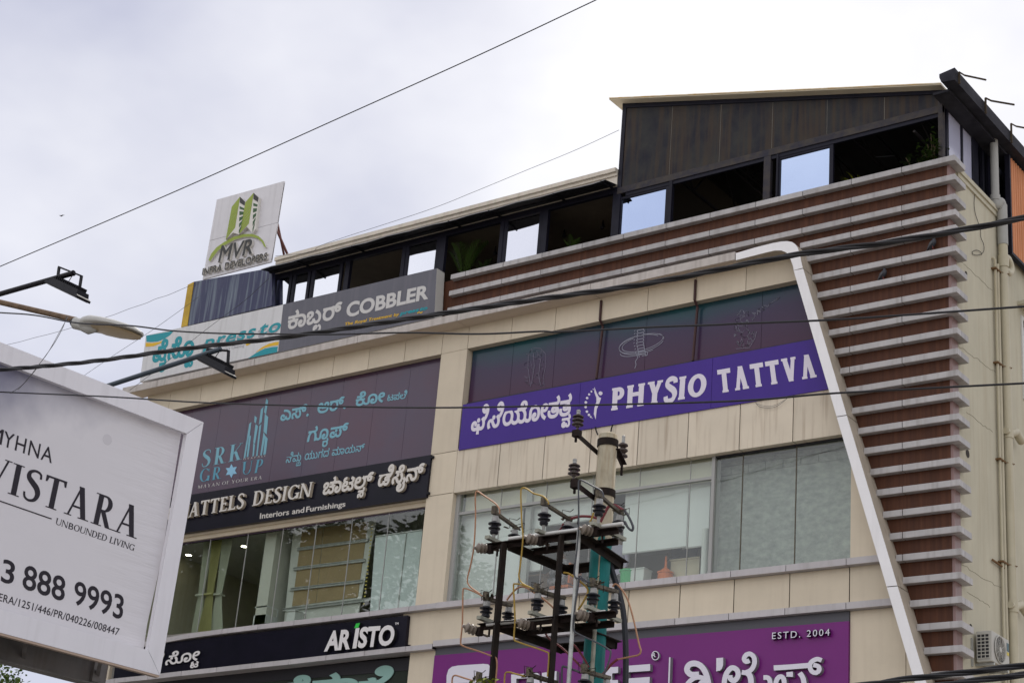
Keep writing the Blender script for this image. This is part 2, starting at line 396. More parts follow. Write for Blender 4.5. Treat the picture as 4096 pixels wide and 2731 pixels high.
# a roman letter with serifs, built from strokes (cap height 1)
def serif_layout(s, T=0.15, t=0.05, sf=0.10, st=0.035, track=0.12, abar=True):
    out = []; pen = 0.0
    def rect(x0, x1, y0, y1): return ([(x0, y0), (x1, y0), (x1, y1), (x0, y1)], [])
    def bar(x0, y0, x1, y1, w): return ([(x0 - w / 2, y0), (x0 + w / 2, y0), (x1 + w / 2, y1), (x1 - w / 2, y1)], [])
    def foot(x, y, w): 
        yy = (0, st) if y == 0 else (1 - st, 1)
        return rect(x - w / 2 - sf, x + w / 2 + sf, *yy)
    def ring(cx, cy, rx, ry, tx, ty, a0=0, a1=360, n=28):
        if a1 - a0 >= 360:
            o = [(cx + rx * math.cos(2 * math.pi * i / n), cy + ry * math.sin(2 * math.pi * i / n)) for i in range(n)]
            h = [(cx + (rx - tx) * math.cos(2 * math.pi * i / n), cy + (ry - ty) * math.sin(2 * math.pi * i / n)) for i in range(n)]
            return (o, [h[::-1]])
        a = [R_(a0 + (a1 - a0) * i / n) for i in range(n + 1)]
        o = [(cx + rx * math.cos(q), cy + ry * math.sin(q)) for q in a]
        h = [(cx + (rx - tx) * math.cos(q), cy + (ry - ty) * math.sin(q)) for q in a]
        return (o + h[::-1], [])
    def spine(pts, ws):
        v = smooth_path([(x, y, 0) for x, y in pts], 6)
        m = len(v); l, r = [], []
        for i, p in enumerate(v):
            d = v[min(i + 1, m - 1)] - v[max(i - 1, 0)]; d.normalize()
            f = i / (m - 1) * (len(ws) - 1); j = min(int(f), len(ws) - 2); w = ws[j] + (ws[j + 1] - ws[j]) * (f - j)
            nn = Vector((-d.y, d.x)) * w / 2
            l.append((p.x + nn.x, p.y + nn.y)); r.append((p.x - nn.x, p.y - nn.y))
        q = r + l[::-1]
        if area2(q) < 0: q = q[::-1]
        return (q, [])
    for c in s:
        g = []; h = T / 2
        if c == ' ': pen += 0.38; continue
        if c == 'A':
            w = .78; g = [bar(.08 + t / 2, 0, .39, 1, t), bar(.70 - h, 0, .39 + .0, 1, T), foot(.08 + t / 2, 0, t), foot(.70 - h, 0, T)]
            if abar: g.append(rect(.2, .56, .30, .30 + t))
        elif c == 'V':
            w = .76; g = [bar(.39, 0, .06 + h, 1, T), bar(.39, 0, .70 - t / 2, 1, t), foot(.06 + h, 1, T), foot(.70 - t / 2, 1, t)]
        elif c == 'I': w = T + 2 * sf; g = [rect(sf, sf + T, 0, 1), foot(sf + h, 0, T), foot(sf + h, 1, T)]
        elif c == 'T': w = .66; g = [rect(.33 - h, .33 + h, 0, 1), rect(.0, .66, 1 - t, 1), foot(.33, 0, T), ([(0, 1 - t), (0, .80), (t * .8, .80), (t * 1.6, 1 - t)], []), ([(.66 - t * 1.6, 1 - t), (.66 - t * .8, .80), (.66, .80), (.66, 1 - t)], [])]
        elif c == 'S': w = .50; g = [spine([(.45, .78), (.42, .93), (.26, .985), (.10, .90), (.09, .73), (.24, .58), (.38, .45), (.44, .27), (.37, .08), (.20, .015), (.07, .08), (.03, .24)], [t, t * 1.1, t * 1.3, T * .7, T, T * 1.1, T, T * .7, t * 1.3, t * 1.1, t])]
        elif c == 'R': w = .68; g = [rect(sf, sf + T, 0, 1), foot(sf + h, 0, T), rect(0, .34, 1 - st, 1), rect(sf + T, .34, 1 - t, 1), rect(sf + T, .34, .47, .47 + t), ring(.33, .735, .25, .265, T * .9, t, -90, 90), bar(.64 - h, 0, .32, .48, T * .95), foot(.64, 0, T * .4)]
        elif c == 'P': w = .60; g = [rect(sf, sf + T, 0, 1), foot(sf + h, 0, T), rect(0, .34, 1 - st, 1), rect(sf + T, .33, 1 - t, 1), rect(sf + T, .33, .44, .44 + t), ring(.32, .72, .26, .28, T * .9, t, -90, 90)]
        elif c == 'D': w = .78; g = [rect(sf, sf + T, 0, 1), rect(0, .36, 1 - st, 1), rect(0, .36, 0, st), rect(sf + T, .34, 1 - t, 1), rect(sf + T, .34, 0, t), ring(.33, .5, .42, .5, T, t, -90, 90)]
        elif c in 'CG':
            w = .74; g = [ring(.40, .5, .40, .5, T, t, 42, 318), rect(.67, .67 + t * .8, .70, .95)]
            if c == 'G': g += [rect(.62, .62 + T, .03, .42), rect(.52, .62 + T + sf * .6, .42 - st, .42)]
            else: g.append(rect(.66, .66 + t * .8, .06, .26))
        elif c in 'OQ': w = .82; g = [ring(.41, .5, .41, .5, T, t)]
        elif c == 'E': w = .56; g = [rect(sf, sf + T, 0, 1), rect(0, .52, 1 - t, 1), rect(0, .55, 0, t), rect(sf + T, .42, .48, .48 + t), ([(.52 - t, 1 - t), (.52 - t * .5, .80), (.52, .80), (.52, 1 - t)], []), ([(.55 - t, t), (.55 - t * .2, .22), (.56, .22), (.55, t)], []), rect(.41, .41 + t * .7, .40, .60)]
        elif c == 'F': w = .52; g = [rect(sf, sf + T, 0, 1), rect(0, .52, 1 - t, 1), rect(sf + T, .42, .48, .48 + t), foot(sf + h, 0, T), ([(.52 - t, 1 - t), (.52 - t * .5, .80), (.52, .80), (.52, 1 - t)], [])]
        elif c == 'L': w = .56; g = [rect(sf, sf + T, 0, 1), foot(sf + h, 1, T), rect(0, .54, 0, t), ([(.54 - t, t), (.54 - t * .2, .22), (.55, .22), (.54, t)], [])]
        elif c == 'H': w = .82; g = [rect(sf, sf + T, 0, 1), rect(.82 - sf - T, .82 - sf, 0, 1), rect(sf + T, .82 - sf - T, .48, .48 + t)] + [foot(x, y, T) for x in (sf + h, .82 - sf - h) for y in (0, 1)]
        elif c == 'K': w = .78; g = [rect(sf, sf + T, 0, 1), foot(sf + h, 0, T), foot(sf + h, 1, T), bar(.27, .42, .66, 1, t), bar(.70 - h, 0, .36, .56, T), foot(.66, 1, t), foot(.70 - h, 0, T)]
        elif c == 'N': w = .84; g = [rect(sf, sf + t, 0, 1), rect(.84 - sf - t, .84 - sf, 0, 1), bar(.84 - sf - t / 2 - h * .4, 0, sf + h * .5, 1, T), foot(sf + t / 2, 0, t), foot(.84 - sf - t / 2, 1, t), rect(0, sf + t, 1 - st, 1)]
        elif c == 'M': w = .98; g = [rect(sf, sf + t, 0, 1), rect(.98 - sf - T, .98 - sf, 0, 1), bar(.46, 0, sf + h * .6, 1, T), bar(.46, 0, .98 - sf - h, 1, t), foot(sf + t / 2, 0, t), foot(.98 - sf - h, 0, T)]
        elif c == 'U': w = .82; g = [rect(sf, sf + T, .33, 1), rect(.82 - sf - t, .82 - sf, .33, 1), ring(.41, .34, .41 - sf, .34, (T + t) / 2, t, 180, 360), foot(sf + h, 1, T), foot(.82 - sf - t / 2, 1, t)]
        elif c == 'Y': w = .74; g = [rect(.37 - h, .37 + h, 0, .48), bar(.37, .46, .06 + h, 1, T), bar(.37 + h * .3, .46, .68 - t / 2, 1, t), foot(.37, 0, T), foot(.06 + h, 1, T), foot(.68 - t / 2, 1, t)]
        else:
            for o, hs in layout(c): g.append(([(x * 1.4, y * 1.4) for x, y in o], [[(x * 1.4, y * 1.4) for x, y in q] for q in hs]))
            w = glyph(c)[1] * 1.4
        for o, hs in g:
            if area2(o) < 0: o = o[::-1]
            out.append(([(x + pen, y) for x, y in o], [[(x + pen, y) for x, y in q] for q in hs]))
        pen += w + track
    return out
def write(mb, gs, quad, vtop, dvec, mi=0, side=None, v0=0.0, urange=None):
    """set outline groups on the quad (bottom left, bottom right, top right, top left); dvec points out of the board"""
    bl, br, tr, tl = [Vector(q) for q in quad]; dvec = Vector(dvec)
    us = [p[0] for o, h in gs for p in o]
    u0, u1 = (min(us), max(us)) if urange is None else urange
    def m(p, e):
        u = (p[0] - u0) / (u1 - u0); v = (p[1] - v0) / (vtop - v0)
        return (bl * (1 - u) + br * u) * (1 - v) + (tl * (1 - u) + tr * u) * v + dvec * e
    loops = []
    for o, hs in gs:
        loops.append(o if area2(o) > 0 else o[::-1])
        for h in hs: loops.append(h if area2(h) < 0 else h[::-1])
    pts, eds = [], []
    for q in loops:
        j = len(pts); n = len(q); pts += [Vector(p) for p in q]; eds += [(j + i, j + (i + 1) % n) for i in range(n)]
    vs, _, fs, _, _, _ = geometry.delaunay_2d_cdt(pts, eds, [], 0, 1e-5)
    bxs = [(min(p[0] for p in q), max(p[0] for p in q), min(p[1] for p in q), max(p[1] for p in q), q) for q in loops]
    def wind(x, y):
        w = 0
        for x0, x1, y0, y1, q in bxs:
            if x < x0 or x > x1 or y < y0 or y > y1: continue
            n = len(q)
            for i in range(n):
                ax_, ay = q[i]; bx_, by = q[(i + 1) % n]
                if ay <= y < by:
                    if (bx_ - ax_) * (y - ay) - (x - ax_) * (by - ay) > 0: w += 1
                elif by <= y < ay:
                    if (bx_ - ax_) * (y - ay) - (x - ax_) * (by - ay) < 0: w -= 1
        return w
    i = len(mb.v); mb.v += [m((p.x, p.y), 1.0) for p in vs]
    for t_ in fs:
        cx = sum(vs[j].x for j in t_) / len(t_); cy = sum(vs[j].y for j in t_) / len(t_)
        if wind(cx, cy) == 0: continue
        f = tuple(i + j for j in t_); a, b, c = [mb.v[j] for j in f[:3]]
        if (b - a).cross(c - a).dot(dvec) < 0: f = f[::-1]
        mb.f.append(f); mb.m.append(mi)
    for q in loops:
        j0 = len(mb.v); n = len(q)
        mb.v += [m(p, .999) for p in q] + [m(p, 0.0) for p in q]
        for a in range(n):
            b = (a + 1) % n
            mb.f.append((j0 + b, j0 + a, j0 + n + a, j0 + n + b)); mb.m.append(mi if side is None else side)
def plane_quad(pts, Y): return [at(p, Y) for p in pts]
OUT = lambda d: (0, -d, 0)
def poly_on(mb, pts, Y, d, mi=0, side=None):
    mb.prism([at(p, Y - d) for p in pts], (0, d, 0), mi, side)
# ------------------------------------------------------------------ ground
mb = MB(); mb.poly([(-400, -400, -0.15), (400, -400, -0.15), (400, 400, -0.15), (-400, 400, -0.15)])
g = mb.build('ground', mat('packed_earth', (0.26, 0.22, 0.18), 0.95, var=0.3, scale=(.3, .3, .3))); g['kind'] = 'structure'
mb = MB(); mb.box(-120, 120, -26, -12, -0.14, -0.04)
g = mb.build('road', mat('asphalt', (0.06, 0.06, 0.062), 0.9, var=0.25, scale=(2, 2, 2))); g['kind'] = 'structure'
mb = MB(); mb.box(-120, 120, -11.98, -0.6, -0.14, 0.08)
g = mb.build('pavement', mat('concrete_paving', (0.32, 0.30, 0.27), 0.9, var=0.2, scale=(2, 2, 2))); g['kind'] = 'structure'

# ------------------------------------------------------------------ the building
bld = thing('commercial_building', 'cream and brown commercial block with white slanted frame and grey louvers round its corner', 'building', (-24, 0, 0))
XL, XR = -35.62, -12.85
def legx(z): return -15.83 + (17.59 - z) * 0.302          # right edge of the slanted leg
Z_LINT = at((1878, 1392), 0).z; Z_SOF = 18.06
Z_SP_T = at((1834, 1800), 0).z; Z_SP_B = at((1812, 1970.7), 0).z
Z_S2 = at((2600, 2316), -.15).z; Z_S3 = at((2600, 2480), -.15).z
X_PL = at((1764, 1427), 0).x; X_PR = at((1870, 1390), 0).x   # the pillar between the two bays
Z_CH_B = at((1705, 1988), 0).z
GY = 0.19                                                    # glass line
def band(mb, xs, z0, z1, y0, y1, gap=0.014, mi=0, gi=1, leg=False):
    """cladding panels side by side with open joints over a dark backing"""
    for a, b in zip(xs[:-1], xs[1:]):
        last = leg and b == xs[-1]
        x0, x1 = a + gap / 2, b - gap / 2
        if last: mb.prism([(x0, y0, z0), (legx(z0) - .1, y0, z0), (legx(z1) - .1, y0, z1), (x0, y0, z1)], (0, y1 - y0, 0), mi)
        else: mb.box(x0, x1, y0, y1, z0, z1, mi)
    e = 0.008
    x1 = xs[-1] - e if not leg else legx(z1) - .2
    mb.box(xs[0] + gap, x1, y0 + .02, y1 - .01, z0 + e, z1 - e, gi)
# core behind the cladding
core_m = mat('bare_structure', (0.25, 0.24, 0.22), 0.9, var=0.1)
mb = MB()
mb.box(XL + .04, -13.2, .62, 14, 14.75, 19.30)
mb.box(XL + .04, -13.2, .62, 14, -0.14, 9.05)
mb.build('core', core_m, bld)
# side wall that faces right, with its coping
mb = MB(); mb.box(-13.2, XR, .30, 14, -0.14, 19.40); mb.build('side_wall', wall_cream, bld)
mb = MB(); mb.box(-13.3, XR + .07, .45, 14.05, 19.402, 19.50); mb.box(-13.3, XR + .035, .45, 14.03, 19.30, 19.40); mb.build('coping', wall_cream, bld)
mb = MB(); mb.box(XL, XL + .3, .3, 14, -0.14, 19.4); mb.build('party_wall', wall_cream, bld)
mb = MB(); mb.box(XL + .3, -13.2, 13.7, 14, 9.05, 14.75); mb.build('rear_wall', wall_cream, bld)
# wood cladding: over the frame and right of the leg
zt = 19.42
wpts = [(legx(7.5) - .1, .06, 7.5), (legx(17.7) - .1, .06, 17.7), (-16.2, .06, 18.12), (-35.55, .06, 18.12), (-35.55, .06, zt), (-12.885, .06, zt), (-12.885, .06, 7.5)]
mb = MB(); mb.prism(wpts, (0, .2, 0)); mb.build('wood_cladding', wood, bld)
mb = MB(); mb.box(-12.884, -12.83, .055, .34, 7.5, zt - .002); mb.build('cladding_return', wood_side, bld)
mb = MB(); mb.box(-35.5, -13.0, .27, .61, 18.3, zt - .02); mb.build('parapet', core_m, bld)
# frame: weathered ledge, then the bright bent piece with its slanted leg
mb = MB()
lx = [at(q, -.4).x for q in (A(1350, 1315), A(1830, 1212), E(850, 245), E(1593, 100), G(180, 355), G(915, 195))]
lx = [-36.22, lx[0], lx[2], lx[3], at(G(180, 355), -.4).x, at(P(310, 1566), -.4).x if False else at(G(915, 195), -.4).x, at((2941, 1013), -.4).x]
band(mb, lx, 18.06, 18.245, -.40, .055)
for x0, x1 in zip(lx[:-1], lx[1:]): mb.box(x0 + .007, x1 - .007, -.385, -.001, 18.054, 18.060, 2)
mb.build('ledge', [ledge_m, gap_m, soffit_m], bld)
mb = MB()
outer = [(2943, 1012.8), (3020, 990), (3092, 972), (3125, 966), (3148, 964.5), (3168, 968), (3181, 977), (3191, 990), (3200, 1020)]
inner = [(2943, 1041), (3010, 1024), (3060, 1011), (3100, 1002), (3126, 1002), (3145, 1010), (3158, 1026), (3167, 1050), (3173, 1068)]
zj = [17.52, 14.18, 10.70, 7.5]   # joints of the leg
oo = [at(q, -.4) for q in outer] + [Vector((legx(17.6), -.4, 17.6))]
ii = [at(q, -.4) for q in inner] + [Vector((legx(17.52) - .215, -.4, 17.52))]
mb.prism(oo + [Vector((legx(17.53), -.4, 17.53))] + ii[::-1], (0, .455, 0), 0, 1)
for a, b in zip(zj[:-1], zj[1:]):
    a -= .008; b += .008
    mb.prism([(legx(a) - .215, -.4, a), (legx(a), -.4, a), (legx(b), -.4, b), (legx(b) - .215, -.4, b)], (0, .455, 0), 0, 1)
mb.prism([(legx(17.4) - .20, -.385, 17.4), (legx(17.4) - .01, -.385, 17.4), (legx(7.5) - .01, -.385, 7.5), (legx(7.5) - .20, -.385, 7.5)], (0, .43, 0), 2)
mb.build('facade_frame', [white_acp, leg_side, gap_m], bld)
# lintel cladding under the ledge
lb_l = [at(E(x, y), 0).x for x, y in ((225, 590), (450, 550), (680, 508), (918, 455), (1160, 405), (1410, 355), (1668, 300), (1930, 245))]
lb_r = [at(G(x, y), 0).x for x, y in ((475, 495), (718, 440), (970, 390), (1230, 335), (1497, 280), (1775, 225))]
xs = [XL] + lb_l + [X_PL, X_PR] + lb_r + [at((3193, 1116), 0).x]
mb = MB(); band(mb, xs, Z_LINT, Z_SOF - .006, 0, GY - .01, leg=True); mb.build('lintel_cladding', [beige, gap_m], bld)
# pillar between the bays
mb = MB()
zz = [9.0, Z_S3 - .17, Z_S2 - .17, at(E(2090, 1240), 0).z, at(E(2130, 938), 0).z, Z_LINT]
for a, b in zip(zz[:-1], zz[1:]): mb.box(X_PL, X_PR, .002, GY + .12, a + .007, b - .007, 0)
mb.box(X_PL + .02, X_PR - .02, .03, GY + .1, 9.0, Z_LINT - .03, 1)
mb.build('pillar', [beige, gap_m], bld)
mb = MB(); mb.box(XL, XL + .30, .002, .45, 7.5, Z_LINT - .007); mb.build('corner_pillar', beige, bld)
# spandrel under the violet sign
sp = [X_PR] + [at(G(x, y), 0).x for x, y in ((409, 1190), (657, 1150), (914, 1105), (1178, 1065), (1455, 1020), (1742, 970), (2037, 935))] + [legx(Z_SP_B) - .1]
mb = MB(); band(mb, sp, Z_SP_B, Z_SP_T + .03, 0, GY - .01, gap=.02, leg=True); mb.build('spandrel_cladding', [beige_dirty, gap_m], bld)
# panel right of the lower windows, down to the sill
X_W2R = at((3400.7, 2230), 0).x
mb = MB(); mb.prism([(X_W2R, .002, Z_S2 - .16), (legx(Z_S2 - .16) - .1, .002, Z_S2 - .16), (legx(Z_SP_B) - .1, .002, Z_SP_B - .007), (X_W2R, .002, Z_SP_B - .007)], (0, .4, 0)); mb.build('end_panel', beige, bld)
# sills
def sill(name, xs, zt_, h, mat_, leg=True, y0=-.15):
    mb = MB()
    for a, b in zip(xs[:-1], xs[1:]):
        if leg and b == xs[-1]: mb.prism([(a + .007, y0, zt_ - h), (legx(zt_ - h) - .1, y0, zt_ - h), (legx(zt_) - .1, y0, zt_), (a + .007, y0, zt_)], (0, GY + .15, 0), 0)
        else: mb.box(a + .007, b - .007, y0, GY, zt_ - h, zt_, 0)
    mb.box(xs[0] + .03, xs[-1] - .15, y0 + .012, GY - .02, zt_ - h + .008, zt_ - .008, 1)
    return mb.build(name, [mat_, gap_m], bld)
s2 = [at(F(2165, 985), -.15).x + .004] + [at(q, -.15).x for q in (I(100, 890), I(500, 850), I(885, 815), I(1300, 765), I(1712, 725), I(2153, 680), J(688, 630), J(1161, 580), J(1677, 525))] + [-14.0]
sill('sill', s2, Z_S2, .13, sill_m)
s3 = [at(F(2135, 1280), -.15).x + .004] + [at(q, -.15).x for q in (I(455, 1210), I(860, 1170), I(1270, 1130), I(1700, 1100), I(2135, 1060), J(671, 1015), J(1152, 970), J(1675, 925))] + [-13.6]
sill('sill', s3, Z_S3, .13, sill_m)
mb = MB(); sp2 = [X_PR - 1.1] + [at(q, 0).x for q in (I(115, 1100), I(505, 1040), I(905, 1000), I(1312, 960), I(1738, 920), I(2178, 870), J(717, 830), J(1193, 780), J(1706, 730))] + [-13.8]
band(mb, sp2, Z_S3 + .003, Z_S2 - .135, 0, GY - .01, gap=.022, leg=True); mb.build('spandrel_cladding', [beige, gap_m], bld)
X_DR = at(J(1700, 1035), 0).x
mb = MB(); xj = at(J(2188, 1300), 0).x
mb.prism([(X_DR + .03, .002, 7.6), (xj - .007, .002, 7.6), (xj - .007, .002, Z_S3 - .135), (X_DR + .03, .002, Z_S3 - .135)], (0, .3, 0))
mb.prism([(xj + .007, .002, 7.6), (legx(7.6) - .1, .002, 7.6), (legx(Z_S3) - .1, .002, Z_S3 - .135), (xj + .007, .002, Z_S3 - .135)], (0, .3, 0))
mb.build('end_panel', beige, bld)
# left bay sills follow the boards there
def sill_px(name, pts, h):
    mb = MB()
    for a, b in zip(pts[:-1], pts[1:]):
        p, q = at(a, -.15), at(b, -.15); p.x += .006; q.x -= .006
        mb.prism([p, q, q - Vector((0, 0, h)), p - Vector((0, 0, h))], (0, GY + .15, 0), 0)
        mb.prism([p + Vector((-.02, .012, -.008)), q + Vector((.02, .012, -.008)), q + Vector((.02, .012, .008 - h)), p + Vector((-.02, .012, .008 - h))], (0, GY + .1, 0), 1)
    return mb.build(name, [sill_m, gap_m], bld)
sill_px('sill', [(560, 2568), C(1610, 1143), F(367, 1208), F(615, 1174), F(873, 1142), F(1135, 1112), F(1405, 1080), F(1680, 1046), F(1965, 1010), F(2165, 985)], .115)
sill_px('sill', [C(820, 1555), C(985, 1525), F(75, 1507), F(320, 1478), F(573, 1452), F(830, 1423), F(1097, 1395), F(1365, 1364), F(1645, 1332), F(1940, 1300), F(2135, 1280)], .115)
# beige piece between the dark board and the pillar, and the dark soffit below
mb = MB(); q = [F(1978, 1060), F(2190, 1035), F(2190, 1280), F(1978, 1300)]
poly_on(mb, q, .0, .002, 0); mb.prism([at(p, .002) for p in q], (0, .15, 0), 0); mb.build('end_panel', beige, bld)
# wall strip behind the long dark boards
mb = MB(); mb.box(XL + .3, X_PL, .10, GY + .1, at(F(1400, 1365), 0).z - .1, at(F(1400, 1090), 0).z + .02); mb.build('spandrel', core_m, bld)
mb = MB(); zc0, zc1 = Z_CH_B - .06, at((1724, 1818), 0).z
mb.box(XL + .3, X_PL, .06, .6, zc0, zc1 - .1); mb.build('spandrel', beige, bld)
# louvers
ltop = [19.5, 19.07, 18.63, 18.29, 17.95, 17.5, 17.08, 16.62, 16.2, 15.76, 15.33, 14.89, 14.45, 14.01, 13.585, 13.14, 12.71, 12.26, 11.82, 11.39, 10.95, 10.5, 10.05, 9.61, 9.16, 8.72, 8.28]
joints = [-13.80 - 1.115 * k for k in range(0, 20)]
for i, z in enumerate(ltop):
    mb = MB(); h = .125
    x0 = legx(z - .06) + .0 if i > 2 else (-25.4)
    if i == 3: x0 = at(K(1143, 1045), -.08).x
    js = [x0] + sorted([j for j in joints if j > x0 + .12]) + [-12.66]
    for a, b in zip(js[:-1], js[1:]): mb.box(a + .006, b - (.006 if b != -12.66 else 0), -.08, .10, z - h, z, 0)
    mb.box(js[0] + .02, -12.70, -.066, .09, z - h + .010, z - .010, 1)
    mb.box(-12.86, -12.66, .102, .45, z - h, z, 0)
    o = mb.build('louver', [louver_m, gap_m], bld)
    bv = o.modifiers.new('edge', 'BEVEL'); bv.width = .006; bv.segments = 1; bv.limit_method = 'ANGLE'
mb = MB(); mb.box(-25.4, -12.95, -.02, .30, 19.503, 19.515); mb.build('parapet_flashing', mat('flashing', (.10, .07, .06), .8, var=.5, scale=(8, 8, 8)), bld)

# ---- windows of the right bay, upper floor: printed film on glass
def film_mat():
    m = mat('printed_film', (0.1, 0.1, 0.1), 0.2, var=.01, spec=.25)
    nt = m.node_tree; b = nt.nodes['Principled BSDF']
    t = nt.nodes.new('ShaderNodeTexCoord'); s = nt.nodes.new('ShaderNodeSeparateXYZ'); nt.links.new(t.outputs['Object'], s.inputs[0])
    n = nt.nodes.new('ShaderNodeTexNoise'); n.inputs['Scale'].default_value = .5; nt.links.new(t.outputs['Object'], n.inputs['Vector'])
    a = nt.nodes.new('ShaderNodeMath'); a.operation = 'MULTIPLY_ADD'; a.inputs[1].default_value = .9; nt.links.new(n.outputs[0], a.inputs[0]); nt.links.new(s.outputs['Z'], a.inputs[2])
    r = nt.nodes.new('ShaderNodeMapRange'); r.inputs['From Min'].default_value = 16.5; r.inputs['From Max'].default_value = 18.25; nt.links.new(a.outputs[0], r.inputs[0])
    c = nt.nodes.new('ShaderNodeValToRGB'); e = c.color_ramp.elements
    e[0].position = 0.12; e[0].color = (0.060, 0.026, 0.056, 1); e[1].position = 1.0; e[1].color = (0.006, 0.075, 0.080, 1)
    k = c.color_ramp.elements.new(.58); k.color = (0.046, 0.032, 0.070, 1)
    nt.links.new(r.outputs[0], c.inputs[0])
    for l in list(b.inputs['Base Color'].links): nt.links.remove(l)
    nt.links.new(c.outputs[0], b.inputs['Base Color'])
    return m
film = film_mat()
frame_dk = mat('window_frame_dark', (0.02, 0.019, 0.024), .5)
z0 = at(G(230, 850), GY).z - .03
ws = [X_PR + .02, at(G(955, 640), GY).x, at(G(1490, 540), GY).x, legx(z0) - .05]
for k, (a, b) in enumerate(zip(ws[:-1], ws[1:])):
    f = MB()
    zt_ = Z_LINT + .1
    f.box(a, b, GY - .04, GY + .1, z0 - .12, z0 + .03); f = f.build('window', frame_dk, bld)
    p = MB()
    n = 3 if k == 0 else 2
    for j in range(n):
        c0, c1 = a + (b - a) * j / n, a + (b - a) * (j + 1) / n
        if k == 2 and j == n - 1: p.prism([(c0 + .004, GY, z0 + .03), (legx(z0) - .06, GY, z0 + .03), (legx(zt_) - .06, GY, zt_), (c0 + .004, GY, zt_)], (0, .012, 0))
        else: p.box(c0 + .004, c1 - .004, GY, GY + .012, z0 + .03, zt_)
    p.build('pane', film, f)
mb = MB(); mb.box(X_PR - .05, legx(z0) - .1, GY + .1, GY + .12, Z_SP_T, z0); mb.build('backing', core_m, bld)
mb = MB(); mb.prism([(X_PR, GY + .05, Z_SP_T), (legx(Z_SP_T) - .12, GY + .05, Z_SP_T), (legx(Z_LINT) - .12, GY + .05, Z_LINT + .1), (X_PR, GY + .05, Z_LINT + .1)], (0, .03, 0)); mb.build('backing', gap_m, bld)
# pale line drawings printed on the film
ink = mat('film_drawing_white', (0.27, 0.275, 0.34), .5)
inkf = mat('film_drawing_faint', (0.18, 0.165, 0.225), .5)
def lines(mb, paths, Y, w):
    for pts in paths:
        v = [at(p, Y) for p in pts]
        for a, b in zip(v[:-1], v[1:]):
            d = b - a
            if d.length < 1e-5: continue
            nn = Vector((-d.z, 0, d.x)).normalized() * w / 2
            mb.prism([a + nn, b + nn, b - nn, a - nn], (0, .003, 0))
def ell(cx, cy, rx, ry, rot, a0=0, a1=360, n=26):
    c, s = math.cos(R_(rot)), math.sin(R_(rot)); o = []
    for i in range(n + 1):
        t = R_(a0 + (a1 - a0) * i / n); x, y = rx * math.cos(t), ry * math.sin(t)
        o.append(G(cx + x * c - y * s, cy + x * s + y * c))
    return o
Yd = GY - .006
mb = MB()
for k in range(9):   # spine: stacked vertebrae
    y = 440 + k * 17; x = 1190 - k * 1 if k < 5 else 1186 + (k - 4) * 8 * .4
    lines(mb, [[G(x - 18, y + 5), G(x + 22, y - 3)], [G(x - 16, y + 5), G(x - 12, y + 16)], [G(x + 20, y - 2), G(x + 24, y + 11)], [G(x - 26, y + 2), G(x - 32, y + 9)]], Yd, .014)
lines(mb, [[G(1170, 575), G(1178, 595), G(1164, 615), G(1168, 635), G(1160, 655)], [G(1200, 585), G(1230, 580), G(1232, 565)]], Yd, .014)
lines(mb, [ell(1198, 517, 128, 46, -15, 20, 372), ell(1204, 512, 118, 40, -17, -30, 250), ell(1193, 522, 122, 50, -13, 60, 330), ell(1160, 560, 80, 24, -12, 40, 190)], Yd - .004, .013)
mb.build('film_drawing', ink, bld)
mb = MB(); rnd = random.Random(4)
def web(poly, n, k):
    xs_, ys_ = [p[0] for p in poly], [p[1] for p in poly]; pts = []
    while len(pts) < n:
        p = (rnd.uniform(min(xs_), max(xs_)), rnd.uniform(min(ys_), max(ys_)))
        if inside(p, poly): pts.append(p)
    out = []
    for p in pts:
        q = sorted(pts, key=lambda t: (t[0] - p[0]) ** 2 + (t[1] - p[1]) ** 2)[1:1 + k]
        for t in q: out.append([G(*p), G(*t)])
    return out
arm = [(1718, 360), (1745, 330), (1790, 335), (1830, 345), (1835, 380), (1800, 400), (1790, 440), (1835, 450), (1825, 490), (1795, 540), (1722, 546), (1705, 500), (1710, 430)]
lines(mb, web(arm, 150, 3), Yd, .0042)
lines(mb, web([(1830, 330), (1960, 255), (1965, 262), (1835, 365)], 40, 3), Yd - .004, .005)
lines(mb, [[G(*p) for p in arm[7:11]]], Yd - .008, .006)
mb.build('film_drawing', ink, bld)
mb = MB()
knee = [(560, 560), (600, 540), (640, 545), (668, 575), (668, 640), (655, 700), (660, 755), (610, 765), (555, 765), (548, 690), (548, 620)]
lines(mb, web(knee, 90, 2), Yd, .005); lines(mb, [[G(*p) for p in knee[1:7]]], Yd - .004, .008)
lines(mb, [[G(572, 580), G(570, 650), G(585, 755)], [G(600, 570), G(605, 640), G(590, 740)], [G(640, 600), G(630, 690), G(640, 750)]], Yd - .007, .012)
mb.build('film_drawing', inkf, bld)
# slim maroon pipes between the film windows
mar = mat('maroon_steel', (0.05, 0.022, 0.022), .5)
for top, bot in (((975, 280), (948, 712)), ((1497, 165), (1482, 612))):
    mb = MB(); a, b = at(G(*top), -.03), at(G(*bot), .08); mb.tube([a, Vector((a.x, -.03, Z_LINT + .02)), Vector((a.x, .10, Z_LINT - .1)), b], .03, 8); mb.build('downpipe', mar, bld, True)

# ---- left bay, upper floor: dark printed glass
srk_m = mat('plum_film', (0.078, 0.038, 0.066), 0.2, var=.25, scale=(.6, .6, .6), col2=(0.062, 0.046, 0.082), spec=.4)
zt_, zb_ = Z_LINT + .06, Z_CH_B - .2
f = MB(); f.box(XL + .3, X_PL, GY + .02, GY + .06, zb_, zt_); fw = f.build('window', gap_m, bld)
xsj = [XL + .3] + [X_PL - 1.06 * k for k in range(9, 0, -1) if X_PL - 1.06 * k > XL + .6] + [X_PL]
for a, b in zip(xsj[:-1], xsj[1:]):
    p = MB(); p.box(a + .003, b - .003, GY, GY + .012, zb_, zt_); p.build('pane', srk_m, fw)

